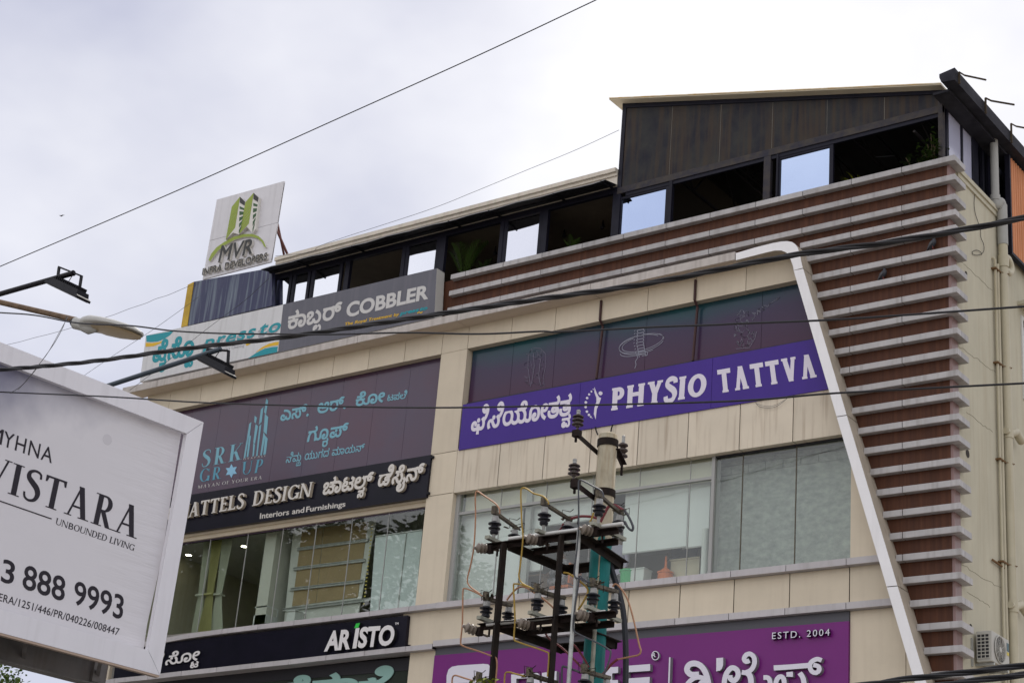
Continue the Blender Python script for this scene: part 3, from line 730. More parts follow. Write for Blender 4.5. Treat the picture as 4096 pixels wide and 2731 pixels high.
# ---- lower storey rooms behind clear glass
ZF0 = Z_S2 - .10      # floor inside
mb = MB()
mb.box(X_PL - .1, X_PR - .2, .6, 6.0, ZF0, 14.74)                # dividing wall
mb.box(XL + .32, -13.22, 6.0, 6.2, ZF0, 14.74)                    # back wall
mb.build('partition', room_m, bld)
mb = MB(); mb.box(XL + .32, -13.22, .45, 6.2, ZF0 - .3, ZF0); mb.build('floor_slab', room_m, bld)
mb = MB(); mb.box(XL + .32, -13.22, .45, 6.2, 14.05, 14.12); mb.build('ceiling', mat('ceiling_white', (.45, .44, .41), .9), bld)
# right lower window: glass strip with transom
def pane_at(mb, x0, x1, z0, z1, y=GY): mb.box(x0 + .004, x1 - .004, y, y + .012, z0, z1)
f = MB(); fx = [X_PR + .10] + [at(G(x, y), GY).x for x, y in ((420, 1400), (672, 1350), (930, 1310), (1190, 1260), (1470, 1220))] + [at((2845, 2050), GY).x]
ztr = at(H(1043, 868), GY - .03).z
zt2 = Z_SP_B + .1
mullion = mat('mullion_grey', (.33, .33, .32), .45)
f.box(fx[0], fx[-1], GY - .04, GY + .04, ztr - .03, ztr + .03)
f.box(X_PR + .0, X_PR + .1, GY - .06, GY + .1, Z_S2, zt2); f.box(fx[-1], fx[-1] + .07, GY - .05, GY + .2, Z_S2, zt2)
fw = f.build('window', mullion, bld)
mb = MB(); mb.box(X_PR + .12, fx[-1] - .02, .33, .36, ztr + .0, 14.04); mb.build('bulkhead', mat('bulkhead_cream', (.56, .53, .44), .8, var=.08), bld)
for a, b in zip(fx[:-1], fx[1:]):
    p = MB(); pane_at(p, a, b, Z_S2, ztr - .03); pane_at(p, a, b, ztr + .03, zt2); p.build('pane', clear_glass, fw)
for x in fx[1:-1]: p = MB(); p.box(x - .006, x + .006, GY - .006, GY + .02, Z_S2, zt2); p.build('glazing_bead', mullion, fw)
# window in front of the unplastered block wall
blk = mat('grey_block_wall', (0.39, 0.40, 0.375), .9, col2=(.23, .245, .235), scale=(5, 5, 8), bump=.3, streak=.3, streak_col=(.24, .25, .24), srange=(.4, .7), detail=9)
mb = MB(); xb = fx[-1] - .42
zb0 = at((3050, 1880), .6).z
mb.box(xb, -13.3, .62, .80, ZF0, zb0)
rw = 0
z = zb0
while z < 13.95:
    x = xb - (0.0 if rw % 2 else .2)
    while x < -13.4:
        mb.box(max(x, xb) + .006, min(x + .40, -13.3) - .006, .612 + rnd.uniform(0, .006), .8, z + .006, min(z + .19, 14.0)); x += .40
    z += .2; rw += 1
mb.build('block_wall', blk, bld)
f = MB(); f.box(fx[-1] + .08, X_W2R, GY - .03, GY + .05, zt2 - .14, zt2 - .02); fw = f.build('window', frame_dk, bld)
xb = fx[-1] + .08
bx = [xb, at(J(775, 300), GY).x, at(J(1240, 250), GY).x, X_W2R]
p = MB()
for a, b in zip(bx[:-1], bx[1:]): pane_at(p, a, b, Z_S2, zt2 - .02)
p.build('pane', clear_glass, fw)
for x in bx[1:-1]: p = MB(); p.box(x - .008, x + .008, GY - .006, GY + .02, Z_S2, zt2); p.build('glazing_bead', mat('silicone_brown', (.10, .085, .06), .7), fw)
# left lower window
zl0 = at(F(1680, 1046), GY).z - .05; zl1 = Z_CH_B - .16
f = MB(); lxs = [XL + .30] + [at(F(x, y), GY).x for x, y in ((490, 800), (758, 800), (1010, 800), (1262, 700), (1525, 650), (1795, 600))] + [X_PL]
f.box(XL + .3, X_PL, GY - .06, GY + .06, zl1, zl1 + .2); fw = f.build('window', beige, bld)
for a, b in zip(lxs[:-1], lxs[1:]):
    p = MB(); pane_at(p, a, b, zl0, zl1); p.build('pane', clear_glass, fw)
for x in lxs[1:-1]: p = MB(); p.box(x - .006, x + .006, GY - .006, GY + .02, zl0, zl1); p.build('glazing_bead', mullion, fw)
# lowest left window with big letters on dark glass
dkg = mat('smoked_glass', (.035, .042, .036), .06, spec=.5)
zq = at(F(1400, 1365), 0).z - .16
f = MB(); f.box(XL + .3, X_PL, GY - .02, GY + .02, zq - .28, zq); fw = f.build('window', frame_dk, bld)
p = MB(); p.box(XL + .3, X_PL - .02, GY, GY + .012, 8.2, zq - .28); p.build('pane', dkg, fw)
# ------------------------------------------------------------------ rooftop room with the sloping roof
YS = 0.3
rusty = mat('rusty_dark_sheet', (0.036, 0.036, 0.033), .6, var=.5, scale=(1.9, 1.9, 1.6), col2=(0.012, 0.012, 0.021), streak=.75, streak_col=(0.050, 0.035, 0.024), srange=(.45, .65), spec=.15)
rust_beam = mat('rusty_beam', (0.060, 0.050, 0.040), .7, var=.6, scale=(4, 4, 5), col2=(0.022, 0.022, 0.036))
navy = mat('navy_steel', (0.013, 0.013, 0.024), .5, var=.35, scale=(3, 3, 3), spec=.15)
room = thing('rooftop_room', 'dark steel rooftop room with rusty sheet gable and sloping roof on top of the building', 'rooftop room', (-17, 3, 19.5))
pt = lambda x, y: at(K(x, y), YS)
xl, xr = pt(186, 400).x, pt(1915, 300).x
roofz = lambda x: pt(188, 285).z + (x - xl) / (xr - xl) * (pt(1915, 203).z - pt(188, 285).z)
zlow = 20.79
xp0, xp1 = pt(205, 400).x, pt(1892, 300).x
mb = MB()
pj = [xp0] + [pt(x, y).x for x, y in ((449, 480), (715, 430), (995, 400), (1290, 360), (1599, 320))] + [xp1]
for a, b in zip(pj[:-1], pj[1:]):
    mb.prism([(a + .008, YS, zlow + .14), (b - .008, YS, zlow + .14), (b - .008, YS, roofz(b) - .16), (a + .008, YS, roofz(a) - .16)], (0, .03, 0), 0)
for x in pj[1:-1]: mb.box(x - .007, x + .007, YS + .006, YS + .02, zlow + .14, roofz(x) - .17, 1)
mb.build('gable_sheet', [rusty, mat('seam_grey', (.17, .16, .14), .7)], room)
mb = MB()
mb.prism([(xl, YS - .03, roofz(xl) - .16), (xr, YS - .03, roofz(xr) - .16), (xr, YS - .03, roofz(xr)), (xl, YS - .03, roofz(xl))], (0, .1, 0))
mb.build('top_beam', navy, room)
mb = MB(); mb.box(xl, xr, YS - .025, YS + .07, zlow - .02, zlow + .14); mb.build('lower_beam', rust_beam, room)
def post(x0, x1, z0=19.4, z1=zlow - .02, m=navy, y0=YS - .02): 
    mb = MB(); mb.box(x0, x1, y0, YS + .09, z0, z1); return mb.build('post', m, room)
post(xl, pt(205, 400).x, 19.4, roofz(xl) - .165)
post(pt(1892, 300).x, xr, 19.4, roofz(xr) - .165, rust_beam, YS - .035)
blue_glass = glass('mirror_film_glass', (.05, .06, .09), .80, 0.02, (.55, .66, .88))
def opening_frame(x0, x1, t=.07):
    mb = MB(); mb.box(x0, x1, YS, YS + .06, zlow - .11, zlow - .021); return mb.build('window_head', navy, room)
opening_frame(pt(205, 780).x, pt(1890, 340).x)
wins = [((178, 985), (416, 930)), ((1035, 785), (1301, 715))]
for (l, _), (r, _) in wins:
    x0, x1 = pt(l, 900 if l < 300 else 700).x, pt(r, 850 if l < 300 else 620).x
    f = MB(); f.box(x0 - .07, x0, YS + .01, YS + .07, 19.4, zlow - .11); f.box(x1, x1 + .09, YS + .01, YS + .07, 19.4, zlow - .11); f.box(x0 - .01, x1 + .01, YS + .012, YS + .068, zlow - .16, zlow - .112)
    f = f.build('window', navy, room)
    p = MB(); p.box(x0, x1, YS + .04, YS + .05, 19.4, zlow - .16); p.build('pane', blue_glass, f)
post(pt(437, 850).x, pt(452, 850).x, m=navy); post(pt(950, 690).x, pt(986, 690).x, m=rust_beam); post(pt(1018, 690).x, pt(1028, 690).x, m=navy)
# roof sheet with pale underside and sun glint coloured into its edge
cream_under = mat('cream_sheet', (.62, .55, .42), .6, var=.1)
edge_glint = mat('sun_glint_edge', (.55, .33, .06), .5, var=.6, scale=(3, 3, 3), col2=(.75, .70, .55))
rx0, rx1 = at(K(118, 258), .05).x, at(K(1905, 176), .05).x
rz0, rz1 = at(K(118, 264), .05).z, at(K(1905, 184), .05).z
mb = MB()
mb.prism([(rx0, .05, rz0 - .022), (rx1, .05, rz1 - .022), (rx1, .05, rz1 + .0), (rx0, .05, rz0 + .0)], (0, 8.5, 0), 0)
mb.prism([(rx0, .03, rz0 + .003), (rx1, .03, rz1 + .003), (rx1, .03, rz1 + .024), (rx0, .03, rz0 + .024)], (0, 8.5, 0), 1)
mb.build('roof', [cream_under, edge_glint], room)
# inside: shade put into near-black surfaces, trusses
lin = mat('interior_shade', (.03, .028, .026), .9, var=.3)
mb = MB(); mb.box(xl, xr, 7.6, 7.7, 19.4, 21.2); mb.build('rear_lining', lin, room)
mb = MB(); mb.box(xl, xl + .05, .4, 7.6, 19.4, 23.0); mb.build('end_lining', mat('tan_lining', (.10, .085, .06), .9), room)
mb = MB(); mb.box(xl, xr, .35, 7.6, 19.404, 19.42); mb.build('floor', lin, room)
mb = MB(); mb.prism([(xl + .03, YS + .1, roofz(xl) - .2), (xr - .03, YS + .1, roofz(xr) - .2), (xr - .03, YS + .1, roofz(xr) - .17), (xl + .03, YS + .1, roofz(xl) - .17)], (0, 7.2, 0)); mb.build('roof_shade_sheet', lin, room)  # added dark sheet, covers the bright roof underside as painted shade
truss_m = mat('truss_grey', (.045, .042, .045), .6)
for k in range(5):
    x = xl + 1.2 + k * 1.5; mb = MB(); y0, y1 = .5, 7.4; zc = roofz(x) - .3; zb = min(21.2, roofz(x) - .9)
    mb.beam((x, y0, zb), (x, y1, zb), .05, .05); mb.beam((x, y0, zc), (x, y1, zc), .05, .05)
    for j in range(6):
        ya = y0 + j * (y1 - y0) / 6; yb = ya + (y1 - y0) / 6; mb.beam((x, ya, zb if j % 2 else zc), (x, yb, zc if j % 2 else zb), .035, .035)
    mb.build('truss', truss_m, room)
# side that faces right: post, two panes, dark bay
XS = xr - .02
hq = lambda x, y: hx(L(x, y), XS)
ys = [hq(915, 640).y, hq(1008, 640).y, hq(1020, 640).y, hq(1088, 700).y, hq(1130, 700).y, hq(1220, 700).y]
side_glass = mat('side_pane_sky_tone', (.46, .47, .60), .12, var=.08, scale=(1, 1, 1), spec=.5)  # pale base colour paints in the sky these panes would mirror
f = MB(); f.box(XS - .06, XS, ys[0] - .1, ys[0], 19.4, 21.35); f.box(XS - .06, XS, ys[1], ys[2], 19.4, 21.3); f.box(XS - .06, XS, ys[3], ys[4], 19.4, 21.2); f.box(XS - .05, XS - .01, ys[0] - .05, ys[4] - .05, 19.4, 19.45)
f = f.build('window', navy, room)
p = MB(); p.box(XS - .035, XS - .025, ys[0], ys[1], 19.4, 21.3); p.build('pane', side_glass, f)
p = MB(); p.box(XS - .035, XS - .025, ys[2], ys[3], 19.4, 21.3); p.build('pane', side_glass, f)
mb = MB()
for y in (ys[4] + .25, ys[5] - .1, ys[5] + .9, ys[5] + 2.2): mb.box(XS - .08, XS - .01, y, y + .1, 19.4, 21.2)
mb.box(XS - .12, XS - .1, ys[4], 7.6, 19.4, 21.2)  # dark sheet stands in for the shade of the open bay
mb.build('side_bay', navy, room)
# gutter along the right eave
gm = mat('gutter_black', (.018, .018, .024), .7, var=.7, scale=(3, 3, 3), col2=(.040, .040, .05), spec=.1)
g0, g1 = at(L(845, 88), -.35), at(L(917, 52), -.35)
gx0, gx1, gz1 = g0.x, g0.x + .33, g1.z
mb = MB()
e = [(gx0, -.35, gz1 - .14), (gx0 + .04, -.35, gz1 - .25), (gx1, -.35, gz1 - .28), (gx1, -.35, gz1), (gx1 - .02, -.35, gz1), (gx1 - .02, -.35, gz1 - .24), (gx0 + .02, -.35, gz1 - .12)]
mb.prism(e, (0, 8.4, 0), 0)
mb.prism([(gx0, -.365, gz1 - .14), (gx0 + .04, -.365, gz1 - .255), (gx1, -.365, gz1 - .285), (gx1, -.365, gz1), (gx0, -.365, gz1 - .06)], (0, .02, 0), 0)
mb.box(XS - .02, gx0 + .1, -.1, 7.6, gz1 - .34, gz1 - .285, 0)
mb.build('gutter', gm, room)
for (x0, y0), (x1, y1) in (((990, 72), (1187, 130)), ((1184, 263), (1397, 313)), ((1373, 452), (1560, 500))):
    a = hx(L(x0, y0), gx1 + .03); b = hx(L(x1, y1), gx1 + .62); c_ = hx(L(x0 + (x1 - x0) * .2, y0 + (y1 - y0) * .42), gx1 + .15); mb = MB()
    mb.beam((a.x, a.y, gz1 - .30), (a.x, a.y, a.z), .035, .035); mb.beam(a, c_, .035, .03); mb.beam(c_, b, .035, .03)
    mb.build('bracket', mat('rusty_bracket', (.07, .05, .03), .8, var=.5), room)
# orange cladding further back on the side
XO = XR + .12
oc = [hx(L(x, y), XO) for x, y in ((1345, 590), (1345, 1380))]
mb = MB(); yo = oc[0].y; zt_o = 20.95; zb_o = oc[1].z
n = 44
for k in range(n):
    y = yo + k * .125; mb.prism([(XO, y, zb_o), (XO + .03, y + .02, zb_o), (XO + .03, y + .062, zb_o), (XO, y + .082, zb_o), (XO, y + .125, zb_o), (XO - .02, y + .125, zb_o), (XO - .02, y, zb_o)], (0, 0, zt_o - zb_o), 0)
o = mb.build('corrugated_cladding', mat('faded_orange_sheet', (.62, .26, .12), .6, var=.15, scale=(1, 1, 1), streak=.5, streak_col=(.33, .12, .04), srange=(.5, .75)))
tag(o, 'faded orange corrugated sheet cladding on the upper right side wall', 'cladding')
mb = MB(); mb.box(XO - .05, XO + .06, yo - .06, yo, zb_o - .06, zt_o); mb.box(XO - .05, XO + .06, yo, yo + 5.5, zb_o - .06, zb_o)
mb.build('edge_trim', navy, o)

# ------------------------------------------------------------------ long gallery with black awning
gal = thing('rooftop_gallery', 'low rooftop gallery with navy window frames, black awning and cream cornice', 'rooftop gallery', (-26.5, 3, 19.5))
gz = lambda q: at(q, YS)
gxl = gz(D(840, 1090)).x; gxr = xl - .02
za = at(P(1790, 345), YS).z; zh_ = at(P(1765, 412), YS).z
mb = MB(); mb.box(gxl, gxr, YS - .01, YS + .08, zh_, za - .02); mb.build('header_beam', navy, gal)
mb = MB(); mb.box(gxl, gxr, YS - .02, YS + .05, za - .02, 21.25); mb.box(gxl, gxr, YS - .06, YS + .05, 21.25, 21.33); mb.box(gxl, gxr, YS - .12, YS + .05, 21.33, 21.43); mb.box(gxl, gxr, YS + .05, 7.5, 21.2, 21.41)
mb.build('cornice', mat('cream_cornice', (.62, .57, .49), .7, var=.15, streak=.3, streak_col=(.3, .26, .2)), gal)
ax0, ax1 = at(D(740, 885), -.24).x, at(P(1690, 285), -.24).x
zo = at(P(1690, 285), -.24).z
awn_m = mat('awning_black', (.018, .018, .022), .6, var=.4, scale=(1.5, 3, 3))
mb = MB()
n = 30; prev = None
for k in range(n):   # slightly sagging sheet edge
    a, b = ax0 + (ax1 - ax0) * k / n, ax0 + (ax1 - ax0) * (k + 1) / n
    da, db = .012 * math.sin(k * 1.7) + .008 * math.sin(k * .6), .012 * math.sin((k + 1) * 1.7) + .008 * math.sin((k + 1) * .6)
    t = .02
    pa = [(a, -.24, zo + da), (b, -.24, zo + db), (b, YS - .025, za), (a, YS - .025, za)]
    i = len(mb.v); mb.v += [Vector(p) for p in pa] + [Vector(p) + Vector((0, 0, t)) for p in pa]
    for f_, mi in (((3, 2, 1, 0), 0), ((4, 5, 6, 7), 1), ((0, 1, 5, 4), 1)): mb.f.append(tuple(i + j for j in f_)); mb.m.append(mi)
mb.build('awning', [awn_m, mat('awning_grey_edge', (.25, .25, .26), .4)], gal)
mb = MB()
for q in (D(1070, 800), D(1545, 690), P(255, 645), P(632, 548), P(1235, 402), P(1685, 292)):
    x = at(q, -.12).x; mb.beam((x, -.25, zo - .015), (x, YS - .03, za - .06), .03, .04)
mb.box(ax0, ax1, .06, .10, zo - .02 + (za - zo) * .45, zo + .02 + (za - zo) * .45)
mb.build('awning_rib', black_metal, gal)
pale_glass = glass('hazy_mirror_glass', (.10, .10, .12), .78, .03, (.80, .82, .89))
def gx(q): return gz(q).x
panes = [(D(852, 1090), D(968, 1070)), (D(1018, 1080), D(1125, 1050)), (D(1182, 1030), D(1400, 980)), (D(1990, 830), D(2228, 780)), (P(760, 850), P(1065, 780))]
for a, b in panes:
    x0, x1 = gx(a), gx(b)
    f = MB(); f.box(x0 - .09, x0, YS, YS + .06, 19.4, zh_); f.box(x1, x1 + .09, YS, YS + .06, 19.4, zh_); f.box(x0 - .02, x1 + .02, YS + .005, YS + .055, 19.4, 19.47); f = f.build('window', navy, gal)
    p = MB(); p.box(x0, x1, YS + .03, YS + .04, 19.4, zh_); p.build('pane', pale_glass, f)
for a, b in ((D(1450, 980), D(1490, 960)), (D(1935, 860), D(1965, 850)), (P(130, 900), P(195, 890)), (P(700, 850), P(735, 840)), (P(1100, 760), P(1150, 750)), (P(1760, 620), P(1800, 600))):
    mb = MB(); mb.box(gx(a), gx(b), YS - .015, YS + .08, 19.4, zh_ + .01); mb.build('post', navy, gal)
mb = MB(); mb.box(gxl, gxr, 4.2, 4.3, 19.4, 21.2); mb.build('rear_wall', mat('gallery_back', (.10, .085, .065), .9, var=.3), gal)
mb = MB(); mb.box(gxl, gxr, YS + .1, 4.2, za + .0, za + .05); mb.build('ceiling', mat('gallery_ceiling', (.17, .145, .115), .9, var=.2), gal)
mb = MB(); mb.box(gxl, gxr, YS + .1, 4.2, 19.404, 19.415); mb.build('floor', lin, gal)
for q in (P(1670, 725), P(660, 970), P(1310, 805)):
    c = at(q, 1.6); mb = MB(); mb.tube([c + Vector((0, 0, .12)), c + Vector((0, 0, .3))], .012, 6); mb.lathe(c, (.3, -.7, -.5), [(-.06, .03), (-.05, .045), (.06, .05), (.075, .04)], 10)
    mb.lathe(c + Vector((0, 0, .06)), (0, 0, 1), [(0, .02), (.07, .02)], 8); o = mb.build('spotlight', black_metal, gal)

# ------------------------------------------------------------------ signs
def sign(name, label, cat, base): return thing(name, label, cat, base, 'shop signs on the facade')
def bb(px, Y): return [at(p, Y) for p in px]
def letters(parent, name, gs, px, Y, d, mats, vtop=.73, side=None, v0=0.0):
    mb = MB(); write(mb, gs, [at(p, Y - d) + Vector((0, d, 0)) for p in px], vtop, OUT(d), 0, side, v0); return mb.build(name, mats, parent)
# --- developers' board
ib = at((970, 1050), .3)
s = sign('rooftop_sign', 'tall white board with green twin tower emblem standing at the left end of the roof', 'sign', ib)
bd = mat('white_board', (.62, .61, .64), .5, var=.06, streak=.12)
qq = bb([(810, 1117.7), (1083.6, 1047), (1136, 724.8), (867.4, 798.7)], .25)
mb = MB(); mid = lambda a, b, t: a + (b - a) * t
lo, hi = .485, .488
for t0, t1 in ((0, .478), (.482, 1)):
    mb.prism([mid(qq[0], qq[3], t0), mid(qq[1], qq[2], t0), mid(qq[1], qq[2], t1), mid(qq[0], qq[3], t1)], (0, .05, 0))
mb.build('board', [bd], s)
mb = MB(); mb.prism([mid(qq[0], qq[3], .02), mid(qq[1], qq[2], .02), mid(qq[1], qq[2], .98), mid(qq[0], qq[3], .98)], (0, .03, 0)); o = mb.build('backing', gap_m, s); o.location = (0, .012, 0)
lime = mat('lime_green', (.25, .32, .045), .45); dkg_ = mat('dark_green', (.03, .085, .03), .45); ink_d = mat('charcoal_letters', (.035, .035, .035), .5)
offw = mat('letter_side_white', (.62, .60, .56), .5)
def raised(mb, pts, Y, d, mi=0, side=None): mb.prism([at(p, Y - d) for p in pts], (0, d, 0), mi, side)
mb = MB()
for (xt, yt, xl_, yl_, xb_, yb_, xr_, yr_, xbr, ybr, xbl, ybl) in ((555, 293, 485, 380, 545, 615, 602, 335, 560, 590, 433, 660), (672, 260, 602, 340, 662, 605, 717, 300, 672, 570, 552, 608)):
    # white body, lime left face, dark right face, white slits following the slope
    raised(mb, [D(xt, yt), D(xl_, yl_), D(xbl, ybl), D(xbl + 62, ybl - 60), D(xb_, yb_), D(xbr + 16, ybr), D(xr_, yr_)], .25, .10, 3)
    L0, L1 = Vector((xt, yt)), Vector((xl_, yl_)); B0, B1 = Vector((xt - 42, yt + 262)), Vector((xbl, ybl))
    n = 6
    for k in range(n):
        t0, t1 = (0 if k == 0 else .36 + (k - 1) * .128 + .02), (.36 if k == 0 else .36 + k * .128)
        f0 = lambda t: L0 + (B0 - L0) * t; f1 = lambda t: L1 + (B1 - L1) * t
        raised(mb, [D(*f0(t0)), D(*f1(t0)), D(*f1(t1)), D(*f0(t1))], .149, .006, 0)
    R0, R1 = Vector((xt, yt)), Vector((xr_ - 4, yr_)); C0, C1 = Vector((xb_, yb_)), Vector((xbr + 6, ybr - 30))
    S0 = Vector((xt - 42, yt + 262))
    for k in range(6):
        t0, t1 = k * .165 + (.055 if k else 0), k * .165 + .155
        if k == 1: t0 += .03
        f0 = lambda t: R0 + (C0 - R0) * t; f1 = lambda t: R1 + (C1 - R1) * t
        raised(mb, [D(*f0(t0)), D(*f0(t1)), D(*f1(t1)), D(*f1(t0))], .149, .008, 2 if k == 0 else 1)
mb.build('emblem', [lime, dkg_, ink_d, offw], s)
mb = MB()
arc_o = [D(x, y) for x, y in ((285, 835), (310, 780), (355, 725), (420, 680), (500, 635), (590, 612), (660, 610), (715, 630), (755, 670), (780, 725))]
arc_i = [D(x, y) for x, y in ((764, 722), (742, 680), (705, 650), (655, 635), (590, 637), (510, 660), (430, 705), (370, 752), (328, 805), (300, 845))]
raised(mb, arc_o + arc_i, .25, .06, 0, 1); mb.build('emblem_arc', [lime, offw], s)
letters(s, 'lettering', layout('MVR', .0, .018), [D(368, 850), D(660, 775), D(690, 645), D(398, 712)], .25, .08, [ink_d, offw], .69, 1)
letters(s, 'lettering', layout('INFRA DEVELOPERS', .0, .012), [D(230, 960), D(785, 828), D(790, 768), D(238, 905)], .25, .07, [ink_d, offw], .69, 1)
mb = MB()
for a, b in ((D(875, 515), D(940, 825)), (D(865, 565), D(975, 815))):
    p, q = at(a, .34), at(b, 1.3); mb.beam(p, q, .05, .05)
mb.build('strut', mat('red_oxide', (.10, .035, .03), .7), s)
# --- streaky blue panel
s = sign('blue_panel', 'weathered navy panel with pale vertical drips and yellow left edge under the tall white board', 'sign', at((900, 1300), .2))
bl_m = mat('navy_drips', (.045, .048, .10), .5, var=.25, scale=(5, 5, .8), col2=(.03, .035, .085), streak=.95, streak_col=(.17, .21, .25), srange=(.50, .74))
pq = bb([(749, 1302), (1088, 1222), (1088, 1071), (775, 1127)], .12)
mb = MB(); mb.prism(pq, (0, .12, 0)); mb.build('panel', bl_m, s)
mb = MB(); mb.prism(bb([(724, 1308.5), (748.6, 1302.2), (774.6, 1127.2), (751, 1139)], .10), (0, .13, 0)); mb.build('edge', mat('yellow_edge', (.52, .34, .03), .55, var=.5, scale=(4, 4, 4), col2=(.35, .22, .02)), s)
# --- dry cleaner's board
SY = -.30
s = sign('dry_cleaner_sign', 'white fascia board with teal lettering and teal and yellow swooshes at the left end', 'sign', at((850, 1400), SY))
pb = [(559, 1527), (1112, 1405), (1132.6, 1218), (583.7, 1342)]
mb = MB(); mb.prism(bb(pb, SY), (0, .2, 0)); mb.build('board', mat('white_vinyl', (.60, .60, .61), .5, var=.05, streak=.15), s)
teal = mat('teal_print', (.01, .26, .31), .5); yel = mat('yellow_print', (.66, .40, .02), .5); shade_g = mat('grey_print', (.34, .34, .37), .5)
letters(s, 'lettering', layout('ಪ^ರೆಸ್ಟೊ'.replace('್', '') , .0, .035) if False else layout('ಪೆ^ರಸೊ^ಟ', .0, .035), [A(1298, 1170), A(1660, 1105), A(1678, 975), A(1316, 1040)], SY, .006, [teal], .60)
letters(s, 'lettering', layout('press~to', .06, .02), [A(1722, 1084), A(2370, 928), A(2394, 846), A(1747, 1001)], SY, .004, [shade_g], .5)
letters(s, 'lettering', layout('press~to', .06, .02), [A(1740, 1058), A(2388, 902), A(2412, 820), A(1765, 975)], SY, .008, [teal], .5)
letters(s, 'lettering', layout('Quality Dry Cleaning', .0, .005), [A(1815, 1090), A(2088, 1040), A(2092, 1014), A(1819, 1064)], SY, .004, [shade_g], .7)
mb = MB()
poly_on(mb, [A(1250, 945), A(1485, 905), A(1455, 940), A(1410, 970), A(1350, 995), A(1300, 1000), A(1252, 998)], SY, .004, 0)
poly_on(mb, [A(1246, 1006), A(1300, 1008), A(1360, 1000), A(1412, 980), A(1370, 1012), A(1310, 1036), A(1244, 1040)], SY, .005, 1)
poly_on(mb, [E(800, 240), E(860, 200), E(920, 170), E(975, 158), E(1015, 155), E(1010, 195)], SY, .004, 0)
poly_on(mb, [E(855, 198), E(900, 160), E(950, 135), E(1000, 122), E(1022, 120), E(1019, 145), E(975, 150), E(920, 165)], SY, .005, 1)
poly_on(mb, [E(780, 140), E(800, 130), E(826, 128), E(810, 140), E(790, 150)], SY, .005, 1)
mb.build('swoosh', [teal, yel], s)
# --- cobbler's board
s = sign('cobbler_sign', 'slate grey fascia board with pale lettering next to the white dry cleaner board', 'sign', at((1440, 1300), SY - .02))
cb = [(1113, 1409), (1737, 1270), (1747.6, 1073), (1133.5, 1217)]
grey_b = mat('slate_vinyl', (.115, .115, .14), .5, var=.15, scale=(1, 1, 1), streak=.3, streak_col=(.16, .15, .18))
pale = mat('pale_print', (.52, .51, .50), .5)
mb = MB(); mb.prism(bb(cb, SY), (0, .30, 0), 0, 1); mb.build('board', [grey_b, mat('board_return', (.50, .49, .46), .5, var=.1)], s)
letters(s, 'lettering', layout('ಕಾಬ^ಲರ್', .0, .03), [D(960, 1425), D(1420, 1320), D(1432, 1205), D(972, 1310)], SY, .006, [pale], .62)
letters(s, 'lettering', layout('COBBLER', .0, .035), [D(1462, 1322), D(2165, 1160), D(2178, 1045), D(1472, 1205)], SY, .006, [pale], .69)
letters(s, 'lettering', layout('The Royal Treatment by', .0, .015), [D(1448, 1395), D(1912, 1308), D(1920, 1282), D(1456, 1369)], SY, .006, [yel], .69)
letters(s, 'lettering', layout('press~to', .02, .04), [D(1925, 1305), D(2155, 1255), D(2163, 1232), D(1933, 1282)], SY, .006, [teal], .5)
mb = MB(); poly_on(mb, [D(2070, 1285), D(2085, 1275), D(2100, 1281), D(2115, 1273), D(2117, 1280), D(2101, 1290), D(2086, 1283), D(2073, 1292)], SY, .006); mb.build('swoosh', yel, s)
# --- property group artwork on the plum glass
SYG = GY - .002
s = sign('property_group_sign', 'pale blue tower emblem and lettering fixed to the plum coloured glass of the left bay', 'sign', at((1050, 1900), SYG))
sky_b = mat('pale_blue_print', (.18, .40, .49), .5); sky_d = mat('deep_blue_print', (.10, .31, .42), .5)
def bars(mb, items, Y, mi=0):
    for q in items: poly_on(mb, [E(*p) for p in q], Y, .004, mi)
mb = MB()
bars(mb, [[(808, 715), (824, 700), (812, 800), (790, 835)], [(806, 805), (822, 797), (802, 950), (790, 955)], [(790, 830), (803, 815), (780, 960), (768, 962)],
          [(848, 655), (864, 668), (856, 710), (845, 700)], [(855, 715), (872, 730), (850, 860), (838, 845)], [(838, 850), (850, 865), (842, 945), (832, 950)],
          [(893, 610), (912, 590), (898, 700), (878, 720)], [(882, 728), (896, 715), (868, 945), (858, 948)],
          [(932, 530), (946, 545), (930, 645), (916, 630)], [(922, 640), (946, 665), (934, 790), (912, 770)], [(912, 775), (925, 800), (900, 940), (888, 943)], [(925, 800), (942, 820), (928, 932), (910, 940)]], SYG)
mb.build('tower_emblem', sky_b, s)
letters(s, 'lettering', serif_layout('SRK', T=.17, t=.035, sf=.09, st=.02, track=.22), [E(462, 1030), E(752, 970), E(768, 850), E(478, 905)], SYG, .006, [sky_b], 1)
letters(s, 'lettering', serif_layout('GR', T=.16, t=.035, sf=.09, st=.02, track=.24), [E(446, 1138), E(604, 1108), E(618, 1020), E(458, 1040)], SYG, .006, [sky_d], 1)
letters(s, 'lettering', serif_layout('UP', T=.16, t=.035, sf=.09, st=.02, track=.22), [E(752, 1086), E(890, 1062), E(915, 965), E(760, 990)], SYG, .006, [sky_d], 1)
mb = MB(); star = []
for k in range(12):
    r = 50 if k % 2 == 0 else 28; t = R_(90 + k * 30); star.append(E(679 + r * .92 * math.cos(t), 1054 - r * math.sin(t) - r * math.cos(t) * .12))
poly_on(mb, star, SYG, .006); mb.build('star', mat('star_print', (.25, .50, .68), .5), s)
letters(s, 'lettering', serif_layout('OTAPALI', T=.13, t=.09, sf=.04, st=.06, track=.5), [E(765, 975), E(922, 950), E(924, 938), E(767, 963)], SYG, .005, [pale], 1)
letters(s, 'lettering', serif_layout('MAYAN OF YOUR ERA', T=.13, t=.05, sf=.08, st=.03, track=.18), [E(436, 1182), E(898, 1112), E(902, 1088), E(440, 1158)], SYG, .005, [pale], 1)
